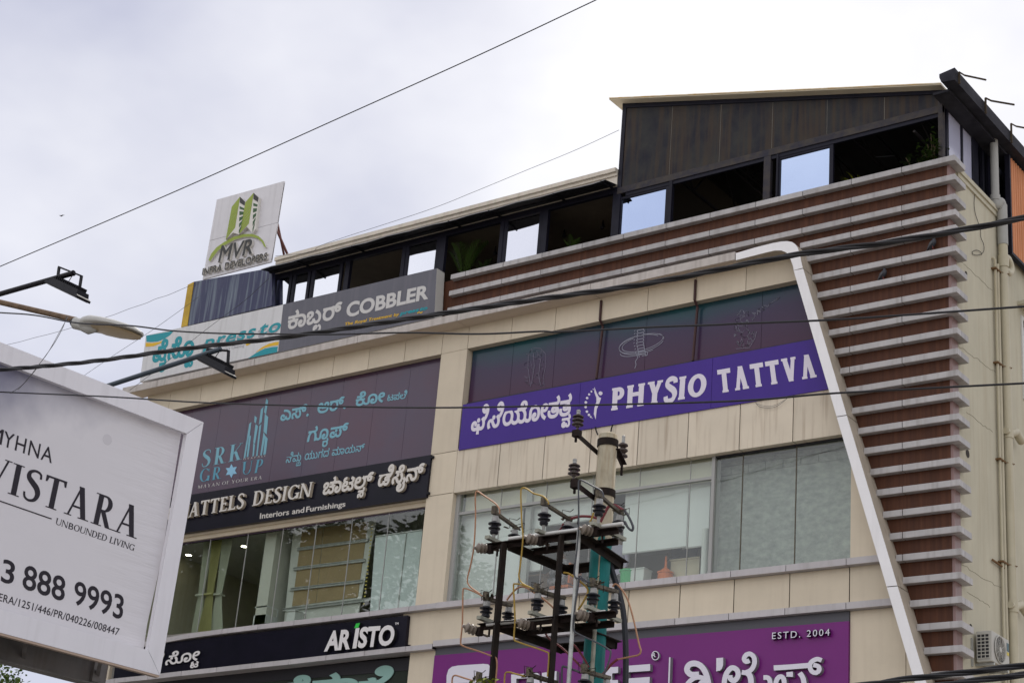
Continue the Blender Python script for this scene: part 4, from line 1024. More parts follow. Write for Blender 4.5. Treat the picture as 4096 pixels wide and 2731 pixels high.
letters(s, 'lettering', layout('ಎಸ್.', .02, .025), [E(1032, 692), E(1238, 655), E(1246, 577), E(1040, 614)], SYG, .006, [sky_b], .62)
letters(s, 'lettering', layout('ಆರ್.', .02, .025), [E(1298, 640), E(1506, 600), E(1516, 522), E(1308, 562)], SYG, .006, [sky_b], .62)
letters(s, 'lettering', layout('ಕೋ', .02, .025), [E(1575, 585), E(1785, 552), E(1794, 478), E(1584, 510)], SYG, .006, [sky_b], .62)
letters(s, 'lettering', layout('ಟಪಲಿ', .0, .015), [E(1806, 548), E(1948, 528), E(1952, 488), E(1810, 508)], SYG, .006, [sky_b], .62)
letters(s, 'lettering', layout('ಗೂ^ರಪ್', .02, .025), [E(1226, 842), E(1516, 795), E(1530, 715), E(1240, 762)], SYG, .006, [sky_b], .62)
letters(s, 'lettering', layout('ನಿಮ^ಮ ಯುಗದ ಮಾಯನ್', .02, .01), [E(1072, 996), E(1636, 908), E(1646, 862), E(1080, 945)], SYG, .006, [sky_b], .62)
# --- furnishing shop
CY = -.06
s = sign('furnishing_sign', 'long black fascia board with raised cream capitals under the plum glass', 'sign', at((1200, 2000), CY))
cbp = [(560, 2157), (1705, 1988), (1724.5, 1818), (575, 2009)]
gran = mat('black_gloss_board', (.007, .007, .013), .25, var=.4, scale=(2, 2, 2), col2=(.010, .009, .018), spec=.15)
mb = MB(); mb.prism(bb(cbp, CY), (0, .10, 0)); mb.build('board', gran, s)
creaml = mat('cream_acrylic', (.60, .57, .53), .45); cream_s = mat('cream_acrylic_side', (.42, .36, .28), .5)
letters(s, 'lettering', serif_layout('CHATTELS', T=.17, t=.09, sf=.07, st=.05, track=.10), [E(205, 1418), E(765, 1320), E(778, 1215), E(222, 1313)], CY, .09, [creaml, cream_s], 1, 1)
letters(s, 'lettering', serif_layout('DESIGN', T=.17, t=.09, sf=.07, st=.05, track=.10), [E(828, 1308), E(1250, 1238), E(1270, 1132), E(845, 1202)], CY, .09, [creaml, cream_s], 1, 1)
letters(s, 'lettering', layout('ಚಾಟಲ^ಸ್', .0, .03), [E(1335, 1225), E(1690, 1165), E(1712, 1072), E(1350, 1135)], CY, .08, [creaml, cream_s], .62, 1)
letters(s, 'lettering', layout('ಡಿಸೈನ್', .0, .03), [E(1735, 1165), E(2062, 1108), E(2080, 1010), E(1752, 1070)], CY, .08, [creaml, cream_s], .62, 1)
letters(s, 'lettering', layout('Interiors and~Furnishings', .0, .014), [E(884, 1400), E(1503, 1310), E(1507, 1273), E(888, 1360)], CY, .006, [creaml], .69)
mb = MB()
for q in ((2125, 953), (2094, 1214)): c = at(E(*q), CY); mb.box(c.x - .01, c.x + .05, c.y, c.y + .08, c.z - .03, c.z + .03)
mb.build('bracket', black_metal, s)
# --- long black board below
AY = -.10
s = sign('bathroom_shop_sign', 'long black fascia board with bold white capitals and one green accent', 'sign', at((1100, 2600), AY))
ap = [C(990, 1532), F(1935, 1303), F(1955, 1077), C(995, 1408)]
mb = MB(); mb.prism(bb([(452, 2719), F(1935, 1305), F(1955, 1075), (470, 2592)], AY), (0, .16, 0)); mb.build('board', gran, s)
wl_ = mat('white_acrylic', (.68, .66, .66), .4); dsd = mat('black_return', (.012, .012, .014), .5)
letters(s, 'lettering', layout('AR', .0, .04), [F(1350, 1330), F(1537, 1312), F(1556, 1180), F(1375, 1196)], AY, .10, [wl_, dsd], .69, 1)
letters(s, 'lettering', layout('I', .0, .04), [F(1556, 1308), F(1585, 1305), F(1606, 1172), F(1578, 1175)], AY, .10, [wl_, dsd], .69, 1)
letters(s, 'lettering', layout('STO', .0, .04), [F(1592, 1305), F(1850, 1282), F(1868, 1150), F(1612, 1168)], AY, .10, [wl_, dsd], .69, 1)
mb = MB(); poly_on(mb, [F(1568, 1168), F(1597, 1165), F(1611, 1130), F(1582, 1134)], AY, .10, 0, 1); mb.build('accent', [mat('accent_green', (.03, .50, .06), .4), dsd], s)
letters(s, 'lettering', layout('TM', .0, .03), [F(1862, 1144), F(1888, 1142), F(1890, 1126), F(1864, 1128)], AY, .02, [wl_, dsd], .69, 1)
letters(s, 'lettering', layout('ಅರಿ', .0, .02), [C(1130, 1450), C(1395, 1412), C(1405, 1330), C(1140, 1365)], AY, .04, [wl_, dsd], .62, 1)
letters(s, 'lettering', layout('ಸೋ^ಟ', .0, .02), [C(1410, 1412), C(1705, 1365), C(1722, 1280), C(1420, 1330)], AY, .04, [wl_, dsd], .62, 1)
# --- letters on the lowest window
s = sign('window_lettering', 'huge pale teal letters stuck on the lowest smoked window of the left bay', 'lettering', at((1350, 2720), GY - .02))
mint = mat('mint_acrylic', (.25, .42, .38), .5)
letters(s, 'lettering', layout('ಸೆ^ನರಾಕಿ', .02, .05), [F(1020, 1690), F(1830, 1610), F(1850, 1500), F(1030, 1570)], GY - .03, .02, [mint], .60)
# --- physiotherapy board
PY = -.03
s = sign('physio_sign', 'violet fascia board with white lettering and a dotted figure mark across the right bay', 'sign', at((2580, 1600), PY))
vio = mat('violet_vinyl', (.046, .015, .225), .42, var=.12, scale=(1, 1, .4))
q0, q1, q2, q3 = at((1834, 1800), PY), at((3360, 1548), PY), at((3300, 1347), PY), at((1852, 1618), PY)
mb = MB(); jx = [0, at(G(853, 860), PY).x, at(G(1587, 740), PY).x, 0]
ztop = lambda x: q3.z + (q2.z - q3.z) * (x - q3.x) / (q2.x - q3.x); zbot = lambda x: q0.z + (q1.z - q0.z) * (x - q0.x) / (q1.x - q0.x)
xa, xe = q0.x, legx(15.5) - .08
for a, b in ((xa, jx[1] - .004), (jx[1] + .004, jx[2] - .004), (jx[2] + .004, xe)):
    if b == xe: mb.prism([(a, PY, zbot(a)), (legx(zbot(b)) - .1, PY, zbot(b)), (legx(ztop(b)) - .1, PY, ztop(b)), (a, PY, ztop(a))], (0, .06, 0))
    else: mb.prism([(a, PY, zbot(a)), (b, PY, zbot(b)), (b, PY, ztop(b)), (a, PY, ztop(a))], (0, .06, 0))
mb.build('board', vio, s)
wv = mat('white_print', (.66, .62, .70), .5)
letters(s, 'lettering', layout('ಫಿಸಿಯೋತತ^ವ', .0, .03), [G(252, 1000), G(808, 908), G(818, 818), G(262, 910)], PY, .006, [wv], .62)
def flare(t): return serif_layout(t, T=.235, t=.18, sf=.035, st=.10, track=.11, abar=False)
letters(s, 'lettering', flare('PHYSIO'), [G(1030, 888), G(1552, 805), G(1562, 676), G(1036, 765)], PY, .006, [wv], 1)
letters(s, 'lettering', flare('TATTVA'), [G(1628, 792), G(2168, 702), G(2148, 572), G(1616, 664)], PY, .006, [wv], 1)
mb = MB()
for x, y, r in ((931, 770, 3), (921, 782, 5), (908, 798, 6), (897, 818, 7), (890, 842, 7.5), (889, 868, 7), (896, 893, 7), (907, 911, 7), (917, 922, 5), (924, 929, 2.5), (971, 792, 11)):
    poly_on(mb, [G(x + r * math.cos(R_(k * 30)), y + r * math.sin(R_(k * 30))) for k in range(12)], PY, .006)
poly_on(mb, [G(937, 757), G(950, 790), G(962, 812), G(974, 818), G(966, 842), G(950, 880), G(944, 936), G(934, 905), G(938, 870), G(949, 838), G(948, 815), G(938, 790)], PY, .007)
mb.build('figure_mark', wv, s)
# --- purple board at the bottom
DYY = -.05
s = sign('purple_shop_sign', 'large purple fascia board with thick raised white letters along the bottom right bay', 'sign', at((2560, 2700), DYY))
pur = mat('purple_panel', (.16, .013, .165), .35, var=.06, scale=(.7, .7, .7)); dgrey = mat('slate_strip', (.085, .085, .10), .5)
xa = at(I(70, 1450), DYY).x; xe = at(J(1698, 1100), DYY).x
za0, za1 = at(I(80, 1330), DYY).z, at(J(1698, 1035), DYY).z; zc = Z_S3 - .14
mb = MB(); mb.prism([(xa, DYY, 7.4), (xe, DYY, 7.4), (xe, DYY, za1), (xa, DYY, za0)], (0, .12, 0), 0)
mb.build('board', pur, s)
mb = MB(); mb.prism([(xa, DYY + .02, za0 + .004), (xe, DYY + .02, za1 + .004), (xe, DYY + .02, zc), (xa, DYY + .02, zc)], (0, .1, 0), 0); mb.build('top_strip', dgrey, s)
wd = mat('white_letter_face', (.66, .64, .72), .4); gs_ = mat('grey_letter_return', (.20, .19, .21), .5); pur2 = mat('purple_return', (.05, .012, .06), .5)
letters(s, 'lettering', layout('ESTD. 2004', .14, .0), [J(1043, 1190), J(1535, 1157), J(1537, 1100), J(1045, 1133)], DYY - .07, .02, [wd, pur2], .69, 1)
letters(s, 'lettering', layout('ESTD. 2004', .12, .03), [J(1043, 1190), J(1535, 1157), J(1537, 1100), J(1045, 1133)], DYY, .065, [pur2, pur2], .69, 1)
def ringp(cx, cy, rx, ry, w, Z_, n=32):
    o = [(cx + rx * math.cos(2 * math.pi * k / n), cy + ry * math.sin(2 * math.pi * k / n)) for k in range(n)]
    i = [(cx + (rx - w) * math.cos(2 * math.pi * k / n), cy + (ry - w) * math.sin(2 * math.pi * k / n)) for k in range(n)]
    return o, i
mb = MB(); o_, i_ = ringp(45, 1330, 34, 40, 7, J)
for k in range(32):
    k2 = (k + 1) % 32; poly_on(mb, [J(*o_[k]), J(*o_[k2]), J(*i_[k2]), J(*i_[k])], DYY, .06, 0, 1)
write(mb, layout('R', 0, .02), bb([J(30, 1350), J(62, 1347), J(62, 1310), J(30, 1313)], DYY), .69, OUT(.06), 0, 1)
mb.build('registered_mark', [wd, gs_], s)
mb = MB(); poly_on(mb, [J(163, 1345), J(175, 1343), J(165, 1640), J(152, 1640)], DYY, .10, 0, 1); mb.build('divider', [wd, gs_], s)
def strokes(name, parts, d):
    gs = []
    for w, pts in parts: gs.append((stroke([(x, -y) for x, y in pts], [w] * 3), []))
    mb = MB(); write(mb, gs, [at(J(*p), DYY - d) + Vector((0, d, 0)) for p in ((280, 1640), (1480, 1640), (1480, 1300), (280, 1300))], -1300, OUT(d), 0, 1, -1640, (280, 1480)); mb.build(name, [wd, gs_], s)
strokes('lettering', [(50, [(425, 1492), (355, 1492), (318, 1455), (335, 1412), (385, 1397), (440, 1418), (480, 1470), (503, 1540), (520, 1640)]), (40, [(300, 1640), (325, 1570), (385, 1522), (445, 1518), (482, 1545), (486, 1590)]), (34, [(440, 1640), (432, 1575), (470, 1548), (505, 1575)])], .10)
strokes('lettering', [(40, [(866, 1372), (838, 1382), (820, 1360), (836, 1326), (872, 1316), (904, 1345), (908, 1400), (880, 1452), (832, 1476), (800, 1472)]), (48, [(835, 1472), (868, 1500), (880, 1560), (876, 1640)]), (44, [(652, 1640), (648, 1560), (668, 1482), (712, 1436), (757, 1452), (768, 1502), (735, 1545), (702, 1528), (698, 1498)])], .10)
strokes('lettering', [(44, [(1072, 1436), (1200, 1428), (1390, 1412)]), (38, [(1468, 1372), (1432, 1360), (1390, 1380), (1372, 1415), (1385, 1462), (1420, 1478), (1448, 1455), (1440, 1422), (1400, 1410)]), (40, [(985, 1518), (1026, 1522), (1042, 1562), (1032, 1640)]), (40, [(1085, 1640), (1092, 1552), (1122, 1512), (1156, 1532), (1162, 1640)]), (54, [(1204, 1470), (1206, 1490), (1205, 1512)]), (42, [(1288, 1478), (1318, 1530), (1330, 1640)])], .10)
mb = MB(); poly_on(mb, [J(567, 1352), J(625, 1347), J(625, 1410), J(615, 1440), J(598, 1458), J(566, 1465)], DYY, .10, 0, 1); mb.build('apostrophe', [wd, gs_], s)
# left: the rounded box mark and the tops of the latin name
mb = MB()
q = [(180, 1640), (185, 1500), (200, 1450), (230, 1425), (280, 1415), (500, 1400), (540, 1405), (560, 1425), (560, 1640), (505, 1640), (505, 1560), (290, 1565), (280, 1570), (275, 1640)]
poly_on(mb, [I(*p) for p in q], DYY, .08, 0, 1); mb.build('box_mark', [wd, gs_], s)
for (x0, x1, y0) in ((737, 1125, 1475),):
    mb = MB()
    poly_on(mb, [I(737, 1492), I(960, 1478), I(985, 1500), I(990, 1660), I(930, 1660), I(930, 1520), I(780, 1528), I(778, 1660), I(735, 1660)], DYY, .10, 0, 1)
    poly_on(mb, [I(1000, 1478), I(1125, 1462), I(1122, 1660), I(998, 1660)], DYY, .10, 0, 1)
    poly_on(mb, [I(1545, 1432), I(1652, 1425), I(1650, 1478), I(1600, 1482), I(1600, 1540), I(1650, 1538), I(1650, 1590), I(1545, 1600)], DYY, .10, 0, 1)
    poly_on(mb, [I(1692, 1420), I(1926, 1402), I(1925, 1460), I(1740, 1472), I(1738, 1525), I(1922, 1512), I(1920, 1566), I(1738, 1580), I(1738, 1660), I(1690, 1660)], DYY, .10, 0, 1)
    mb.build('lettering', [wd, gs_], s)
# ------------------------------------------------------------------ behind the glass of the lower storey
def hz(p, Zp):
    r = ray(p); return EYE + r * ((Zp - EYE.z) / r.z)
blind_m = mat('roller_blind_cloth', (.66, .675, .67), .85, var=.05, scale=(1, 1, 6))
def blind(q, Y, label):
    mb = MB(); v = [at(p, Y) for p in q]; mb.prism(v, (0, .008, 0)); o = mb.build('roller_blind', blind_m)
    tag(o, label, 'roller blind', 'roller blinds behind the lower right glass')
    mb = MB(); mb.beam(v[0] - Vector((0, 0, .02)), v[1] - Vector((0, 0, .02)), .02, .03); mb.build('bottom_rail', mullion, o)
zB = 14.0
def blind_x(qa, qb, zlow_, label):
    x0, x1 = at(qa, .42).x, at(qb, .42).x
    mb = MB(); mb.box(x0, x1, .42, .428, zlow_, 13.9); o = mb.build('roller_blind', blind_m); tag(o, label, 'roller blind', 'roller blinds behind the lower right glass')
    mb = MB(); mb.box(x0, x1, .412, .436, zlow_ - .03, zlow_ - .001); mb.build('bottom_rail', mullion, o)
blind_x(I(222, 700), I(590, 640), ZF0 + .05, 'fully lowered white roller blind beside the beige pillar')
blind_x(I(598, 640), I(800, 620), ZF0 + .05, 'fully lowered narrow white roller blind, second from the beige pillar')
blind_x(I(868, 500), I(1012, 500), at(I(940, 603), .42).z, 'narrow white roller blind let down to just above the sill behind the switchgear')
blind_x(I(1025, 300), I(1432, 300), at(I(1240, 190), .42).z, 'short white roller blind raised highest, behind the top of the switchgear')
blind_x(I(1690, 400), I(2238, 350), at(I(1970, 425), .42).z, 'wide white roller blind right of the concrete pole')
blind_x(J(312, 300), J(500, 300), at(J(400, 395), .42).z, 'slim white roller blind next to the blockwork window')
xg = at(I(860, 600), .3).x
mb = MB(); mb.box(xg - .10, xg + .05, .26, .36, ZF0, 13.9); o = mb.build('window_post', mullion, bld)
mb = MB(); xk = at(J(450, 550), .3).x; mb.lathe((xk, .36, ZF0), (0, 0, 1), [(0, .07), (1.2, .07)], 12); o = mb.build('pipe', mat('white_pipe', (.55, .56, .54), .5), bld)
def tub(name, label, cat, c, r0, r1, h, m, spout=False):
    mb = MB(); mb.lathe(c, (0, 0, 1), [(0, r0), (h * .92, r1), (h * .93, r1 + .015), (h, r1 + .015), (h, r1 - .01), (h * .1, r0 - .02)], 14)
    if spout: mb.lathe(c + Vector((0, 0, h)), (0, 0, 1), [(0, r1 * .9), (.06, r1 * .5), (.10, .03), (.34, .022)], 12)
    tag(mb.build(name, m), label, cat)
zt0 = lambda q, y: at(q, y).z
fl = Vector((0, 0, ZF0))
def on_floor(q, y): v = at(q, y); return Vector((v.x, v.y, ZF0))
c = on_floor(I(1735, 650), .62); tub('waste_bin', 'bright green plastic tub behind the glass right of the pole', 'tub', c, .13, .17, zt0(I(1735, 605), .62) - ZF0, mat('green_plastic', (.03, .36, .12), .4))
c = on_floor(I(1830, 650), .66)
mb = MB(); h = zt0(I(1830, 608), .66) - ZF0
mb.prism([(c.x - .17, .55, ZF0), (c.x + .17, .55, ZF0), (c.x + .21, .52, ZF0 + h), (c.x - .21, .52, ZF0 + h)], (0, .3, 0)); mb.box(c.x - .225, c.x + .225, .50, .83, ZF0 + h, ZF0 + h + .02)
tag(mb.build('storage_box', mat('white_plastic', (.6, .62, .6), .5)), 'white lidded plastic box beside the green tub', 'box')
c = on_floor(I(2055, 650), .62); tub('funnel_jug', 'orange plastic jug with a long upright neck on the window ledge', 'jug', c, .17, .16, max(.12, zt0(I(2055, 620), .62) - ZF0), mat('orange_plastic', (.55, .13, .03), .45), True)
mb = MB(); x0, x1 = at(J(180, 520), .75).x, at(J(425, 490), .75).x; zd = zt0(J(300, 500), .75)
mb.box(x0, x1, .75, .79, ZF0, zd - .03, 0); mb.box(x0 - .02, x1 + .02, .72, 1.25, zd - .03, zd, 0); mb.box(x0 + .02, x0 + .06, .8, 1.2, ZF0, zd - .03, 0)
tag(mb.build('desk', mat('cream_laminate', (.50, .44, .33), .6)), 'cream laminate desk with closed front behind the right end of the long blind', 'desk')
mb = MB(); xm = at(J(300, 440), .9).x
mb.box(xm - .32, xm + .30, .88, .92, zd + .06, zd + .50); mb.box(xm - .05, xm + .05, .90, .95, zd, zd + .2); mb.box(xm - .14, xm + .14, .86, 1.02, zd, zd + .012)
o = tag(mb.build('monitor', mat('navy_plastic', (.02, .025, .05), .5)), 'dark blue back of a computer screen on the cream desk', 'monitor')
mb = MB(); mb.box(xm - .06, xm + .03, .872, .879, zd + .24, zd + .34); mb.build('sticker', mat('white_plastic', (.6, .62, .6), .5), o)
mb = MB(); mb.tube(smooth_path([Vector((xm - .1, .86, zd + .1)), Vector((xm - .25, .73, zd + .05)), Vector((xm - .38, .70, zd - .25)), Vector((xm - .42, .74, ZF0 + .02))]), .012, 6); tag(mb.build('cable', black_metal), 'black computer cable hanging over the front of the cream desk', 'cable')
# --- people
def figure(name, label, bones, radii, edges, mats, hair=None, face=None):
    """one continuous skinned body; bones in world space"""
    root = bones[0]
    me = bpy.data.meshes.new(name); me.from_pydata([b - root for b in bones], edges, [])
    o = bpy.data.objects.new(name, me); COL.objects.link(o); o.location = root
    for m in mats: me.materials.append(m)
    sk = o.modifiers.new('skin', 'SKIN'); sk.use_smooth_shade = True
    for v, r in zip(me.skin_vertices[0].data, radii): v.radius = (r, r)
    me.skin_vertices[0].data[0].use_root = True
    ss = o.modifiers.new('sub', 'SUBSURF'); ss.levels = 2; ss.render_levels = 2
    dg = bpy.context.evaluated_depsgraph_get(); m2 = bpy.data.meshes.new_from_object(o.evaluated_get(dg))
    o.modifiers.clear(); o.data = m2
    return o
skin_m = mat('skin_brown', (.22, .11, .065), .5); hair_m = mat('hair_black', (.012, .010, .010), .5, var=.3, scale=(30, 30, 6))
def cloth_by_height(o, rules):
    for p in o.data.polygons:
        p.material_index = rules(p.center); p.use_smooth = True
# seated woman, leaning over a table, back half to the window
px_ = at(I(1215, 560), 1.15); bx_, by_ = px_.x, 1.15
hipz = zt0(I(1150, 700), 1.1)
V3 = lambda x, y, z: Vector((bx_ + x, by_ + y, hipz + z))
bones = [V3(0, 0, 0), V3(-.02, .0, .22), V3(-.08, .02, .44), V3(-.13, .03, .54), V3(-.19, .04, .66), V3(-.22, .04, .76),
         V3(-.06, -.19, .42), V3(-.20, -.24, .18), V3(-.42, -.16, .14), V3(-.06, .21, .42), V3(-.20, .26, .18), V3(-.42, .18, .14),
         V3(-.06, -.11, -.02), V3(-.45, -.13, .0), V3(-.47, -.13, -.42), V3(-.60, -.13, -.46), V3(-.06, .11, -.02), V3(-.45, .13, .0), V3(-.47, .13, -.42), V3(-.60, .13, -.46),
         V3(-.50, -.15, .13), V3(-.50, .17, .13)]
ed = [(0, 1), (1, 2), (2, 3), (3, 4), (4, 5), (2, 6), (6, 7), (7, 8), (8, 20), (2, 9), (9, 10), (10, 11), (11, 21), (0, 12), (12, 13), (13, 14), (14, 15), (0, 16), (16, 17), (17, 18), (18, 19)]
rd = [.17, .15, .13, .055, .095, .07, .07, .05, .035, .07, .05, .035, .11, .085, .055, .04, .11, .085, .055, .04, .03, .03]
dress = mat('patterned_cotton', (.46, .43, .46), .9, var=.9, scale=(16, 16, 16), col2=(.10, .09, .11))
w1 = figure('person', '', bones, rd, ed, [dress, skin_m])
cloth_by_height(w1, lambda c: 1 if (c.z > .50 or (c.x < -.30 and c.z > .07)) else 0)
tag(w1, 'seated woman in a grey patterned dress with dark tied hair behind the glass', 'person')
mb = MB(); hc = V3(-.19, .04, .74); mb.lathe(hc - Vector((-.03, 0, .10)), (.2, 0, 1), [(0, .05), (.05, .105), (.12, .115), (.18, .09), (.215, .03)], 14); mb.lathe(hc + Vector((.11, 0, -.04)), (.6, 0, -.6), [(0, .02), (.03, .05), (.08, .055), (.12, .02)], 10); mb.build('hair', hair_m, w1, True)
mb = MB(); mb.lathe(V3(-.30, .04, .70), (-1, 0, -.1), [(0, .03), (.02, .022), (.035, .008)], 8); 
for sy in (-.035, .035): mb.lathe(V3(-.285, .04 + sy, .725), (-1, 0, 0), [(0, .012), (.012, .004)], 8)
mb.build('face_features', skin_m, w1)
for (q, yy) in ((V3(-.50, -.15, .13), -1), (V3(-.50, .17, .13), 1)):
    mb = MB()
    for k in range(5):
        a = q + Vector((0, (k - 2) * .018, .004)); L_ = (.05, .075, .08, .072, .055)[k]
        mb.tube([a, a + Vector((-L_ * .6, (k - 2) * .004, -.004)), a + Vector((-L_, (k - 2) * .005, -.022))], [.009, .008, .006], 6)
    mb.build('fingers', skin_m, w1)
mb = MB(); c = V3(0, 0, 0); mb.box(c.x - .26, c.x + .24, by_ - .24, by_ + .24, hipz - .20, hipz - .14); mb.box(c.x + .20, c.x + .25, by_ - .22, by_ + .22, hipz - .1, hipz + .35)
for dx in (-.2, .2):
    for dy in (-.2, .2): mb.box(c.x + dx - .02, c.x + dx + .02, by_ + dy - .02, by_ + dy + .02, ZF0 - .0, hipz - .20)
tag(mb.build('chair', mat('orange_plastic', (.55, .13, .03), .45)), 'orange plastic chair under the seated woman', 'chair')
mb = MB(); mb.box(bx_ - 1.0, bx_ - .34, by_ - .4, by_ + .4, hipz + .08, hipz + .11); 
for dx in (-.95, -.40): mb.box(bx_ + dx, bx_ + dx + .04, by_ - .36, by_ + .36, ZF0, hipz + .08)
tag(mb.build('table', mat('brown_laminate', (.22, .14, .09), .5)), 'brown table in front of the seated woman', 'table')
# standing man in a lilac shirt, half behind the pole
pm = at(I(1650, 480), 1.3); bx_, by_ = pm.x, 1.3; hipz = zt0(I(1640, 560), 1.3) - .12
bones = [V3(0, 0, 0), V3(0, 0, .25), V3(0, 0, .50), V3(0, -.01, .60), V3(0, -.02, .72), V3(0, -.02, .83), V3(-.20, 0, .47), V3(-.27, -.02, .20), V3(-.24, -.14, -.02), V3(.20, 0, .47), V3(.27, -.02, .20), V3(.25, -.10, -.05),
         V3(-.10, 0, -.08), V3(-.11, 0, -.48), V3(-.11, 0, -.86), V3(-.11, -.14, -.90), V3(.10, 0, -.08), V3(.11, 0, -.48), V3(.11, 0, -.86), V3(.11, -.14, -.90), V3(-.235, -.19, -.09), V3(.245, -.13, -.13)]
rd = [.15, .145, .14, .06, .095, .07, .075, .055, .038, .075, .055, .038, .10, .075, .05, .04, .10, .075, .05, .04, .035, .035]
shirt = mat('lilac_shirt', (.42, .38, .52), .85, var=.1); trous = mat('dark_trousers', (.05, .05, .06), .9)
w2 = figure('person', '', bones, rd, ed, [shirt, skin_m, trous])
cloth_by_height(w2, lambda c: 1 if (c.z > .56 or (abs(c.x) > .19 and c.z < .02)) else (2 if c.z < -.12 else 0))
tag(w2, 'man in a lilac shirt standing behind the glass beside the green pole', 'person')
mb = MB(); mb.lathe(V3(0, .0, .76), (0, 0, 1), [(0, .085), (.05, .112), (.10, .10), (.14, .05)], 14); mb.build('hair', hair_m, w2, True)
mb = MB(); mb.lathe(V3(0, -.11, .735), (0, -1, -.1), [(0, .025), (.02, .02), (.035, .006)], 8)
for sx in (-.035, .035): mb.lathe(V3(sx, -.10, .765), (0, -1, 0), [(0, .012), (.012, .004)], 8)
mb.build('face_features', skin_m, w2)
for q in (V3(-.235, -.19, -.09), V3(.245, -.13, -.13)):
    mb = MB()
    for k in range(5):
        a = q + Vector(((k - 2) * .018, 0, 0)); L_ = (.05, .075, .08, .072, .055)[k]
        mb.tube([a, a + Vector(((k - 2) * .004, -.012, -L_ * .6)), a + Vector(((k - 2) * .004, -.004, -L_))], [.009, .008, .006], 6)
    mb.build('fingers', skin_m, w2)
# --- left room: curtains, lamps, boards
cur_m = mat('olive_curtain', (.42, .40, .18), .9, var=.25, scale=(6, 6, .6)); cur2 = mat('pale_curtain', (.55, .57, .46), .9, var=.2, scale=(6, 6, .6))
def curtain(tl, tr, kl, kr, bl_, br_, Y, m, label):
    mb = MB(); nu, nv = 40, 16
    T0, T1, K0, K1, B0, B1 = [at(p, Y) for p in (tl, tr, kl, kr, bl_, br_)]
    for j in range(nv + 1):
        t = j / nv
        if t < .62: s_ = (t / .62); s_ = s_ * s_ * (3 - 2 * s_) * .6 + s_ * .4; a, b = T0.lerp(K0, s_), T1.lerp(K1, s_)
        else: s_ = (t - .62) / .38; a, b = K0.lerp(B0, s_ ** .7), K1.lerp(B1, s_ ** .7)
        for i in range(nu + 1):
            p = a.lerp(b, i / nu); p.y += .045 * math.sin(i * 1.57 + .4 * math.sin(j * .5)) * (.5 + .5 * abs(t - .62)); mb.v.append(p)
    for j in range(nv):
        for i in range(nu):
            q = j * (nu + 1) + i; mb.f.append((q, q + nu + 1, q + nu + 2, q + 1)); mb.m.append(0)
    o = mb.build('curtain', m, None, True); tag(o, label, 'curtain', 'curtains in the left showroom')
    mb = MB(); mb.tube([K0 + Vector((-.02, -.07, 0)), K1 + Vector((.02, -.07, 0)), K1 + Vector((.02, .07, 0)), K0 + Vector((-.02, .07, 0)), K0 + Vector((-.02, -.07, 0))], .025, 6); mb.build('tie_band', m, o)
curtain(F(488, 500), F(560, 485), F(440, 935), F(480, 932), F(385, 1215), F(470, 1200), .62, cur2, 'pale tied curtain, leftmost of the three in the showroom window')
curtain(F(545, 488), F(620, 475), F(500, 930), F(548, 925), F(430, 1210), F(530, 1195), .55, cur_m, 'olive tied curtain, middle one of the three in the showroom window')
curtain(F(622, 480), F(700, 465), F(568, 930), F(610, 927), F(515, 1200), F(615, 1185), .62, cur2, 'grey green tied curtain, rightmost of the three in the showroom window')
lampm = mat('lit_lamp', (1, .92, .70), .5, emit=9.0)
for k, (q, lab) in enumerate(((F(773, 575), 'round lit ceiling lamp showing highest in the showroom window'), (F(962, 650), 'round lit ceiling lamp beside the green board in the showroom'), (F(370, 637), 'small lit ceiling lamp next to the billboard frame in the showroom window'))):
    c = hz(q, 14.03); mb = MB(); mb.lathe(c, (0, 0, -1), [(0, .10), (.012, .10), (.012, .085)], 18); o = mb.build('ceiling_lamp', mullion); tag(o, lab, 'ceiling lamp', 'lit ceiling lamps')
    mb = MB(); mb.lathe(c - Vector((0, 0, .013)), (0, 0, -1), [(0, .08), (.004, .08)], 18); mb.build('diffuser', lampm, o)
mb = MB(); poly_on(mb, [F(930, 1010), F(985, 1005), F(1056, 410), F(1010, 415)], .9, .03); tag(mb.build('display_board', mat('teal_board', (.03, .24, .19), .6)), 'tall teal green board standing against the white partition', 'board')
mb = MB(); mb.box(at(F(985, 800), .95).x, at(F(1062, 800), .95).x, .50, 1.9, ZF0, 14.04); mb.build('partition', mat('partition_white', (.52, .52, .46), .8), bld)
mb = MB(); x0, x1 = at(F(870, 1030), .6).x, at(F(960, 1020), .6).x; z0_, z1_ = zt0(F(910, 1140), .6), zt0(F(900, 1080), .6); zs = zt0(F(910, 1020), .6)
mb.box(x0, x1, .5, .9, ZF0, z1_); mb.box(x0 + .0, x1, .5, .9, zs - .02, zs + .012); mb.box(x1 - .03, x1, .86, .9, z1_, zs - .02); mb.box(x0 + .1, x0 + .13, .86, .9, z1_, zs - .02)
tag(mb.build('counter', mat('white_laminate', (.58, .60, .58), .5)), 'white counter with a raised shelf beside the teal board', 'counter')
mb = MB(); mb.tube([at(F(925, 985), .75), at(F(905, 1085), .75)], .05, 8); tag(mb.build('orange_roll', mat('orange_plastic', (.55, .13, .03), .45)), 'orange roll leaning on the white counter', 'roll')
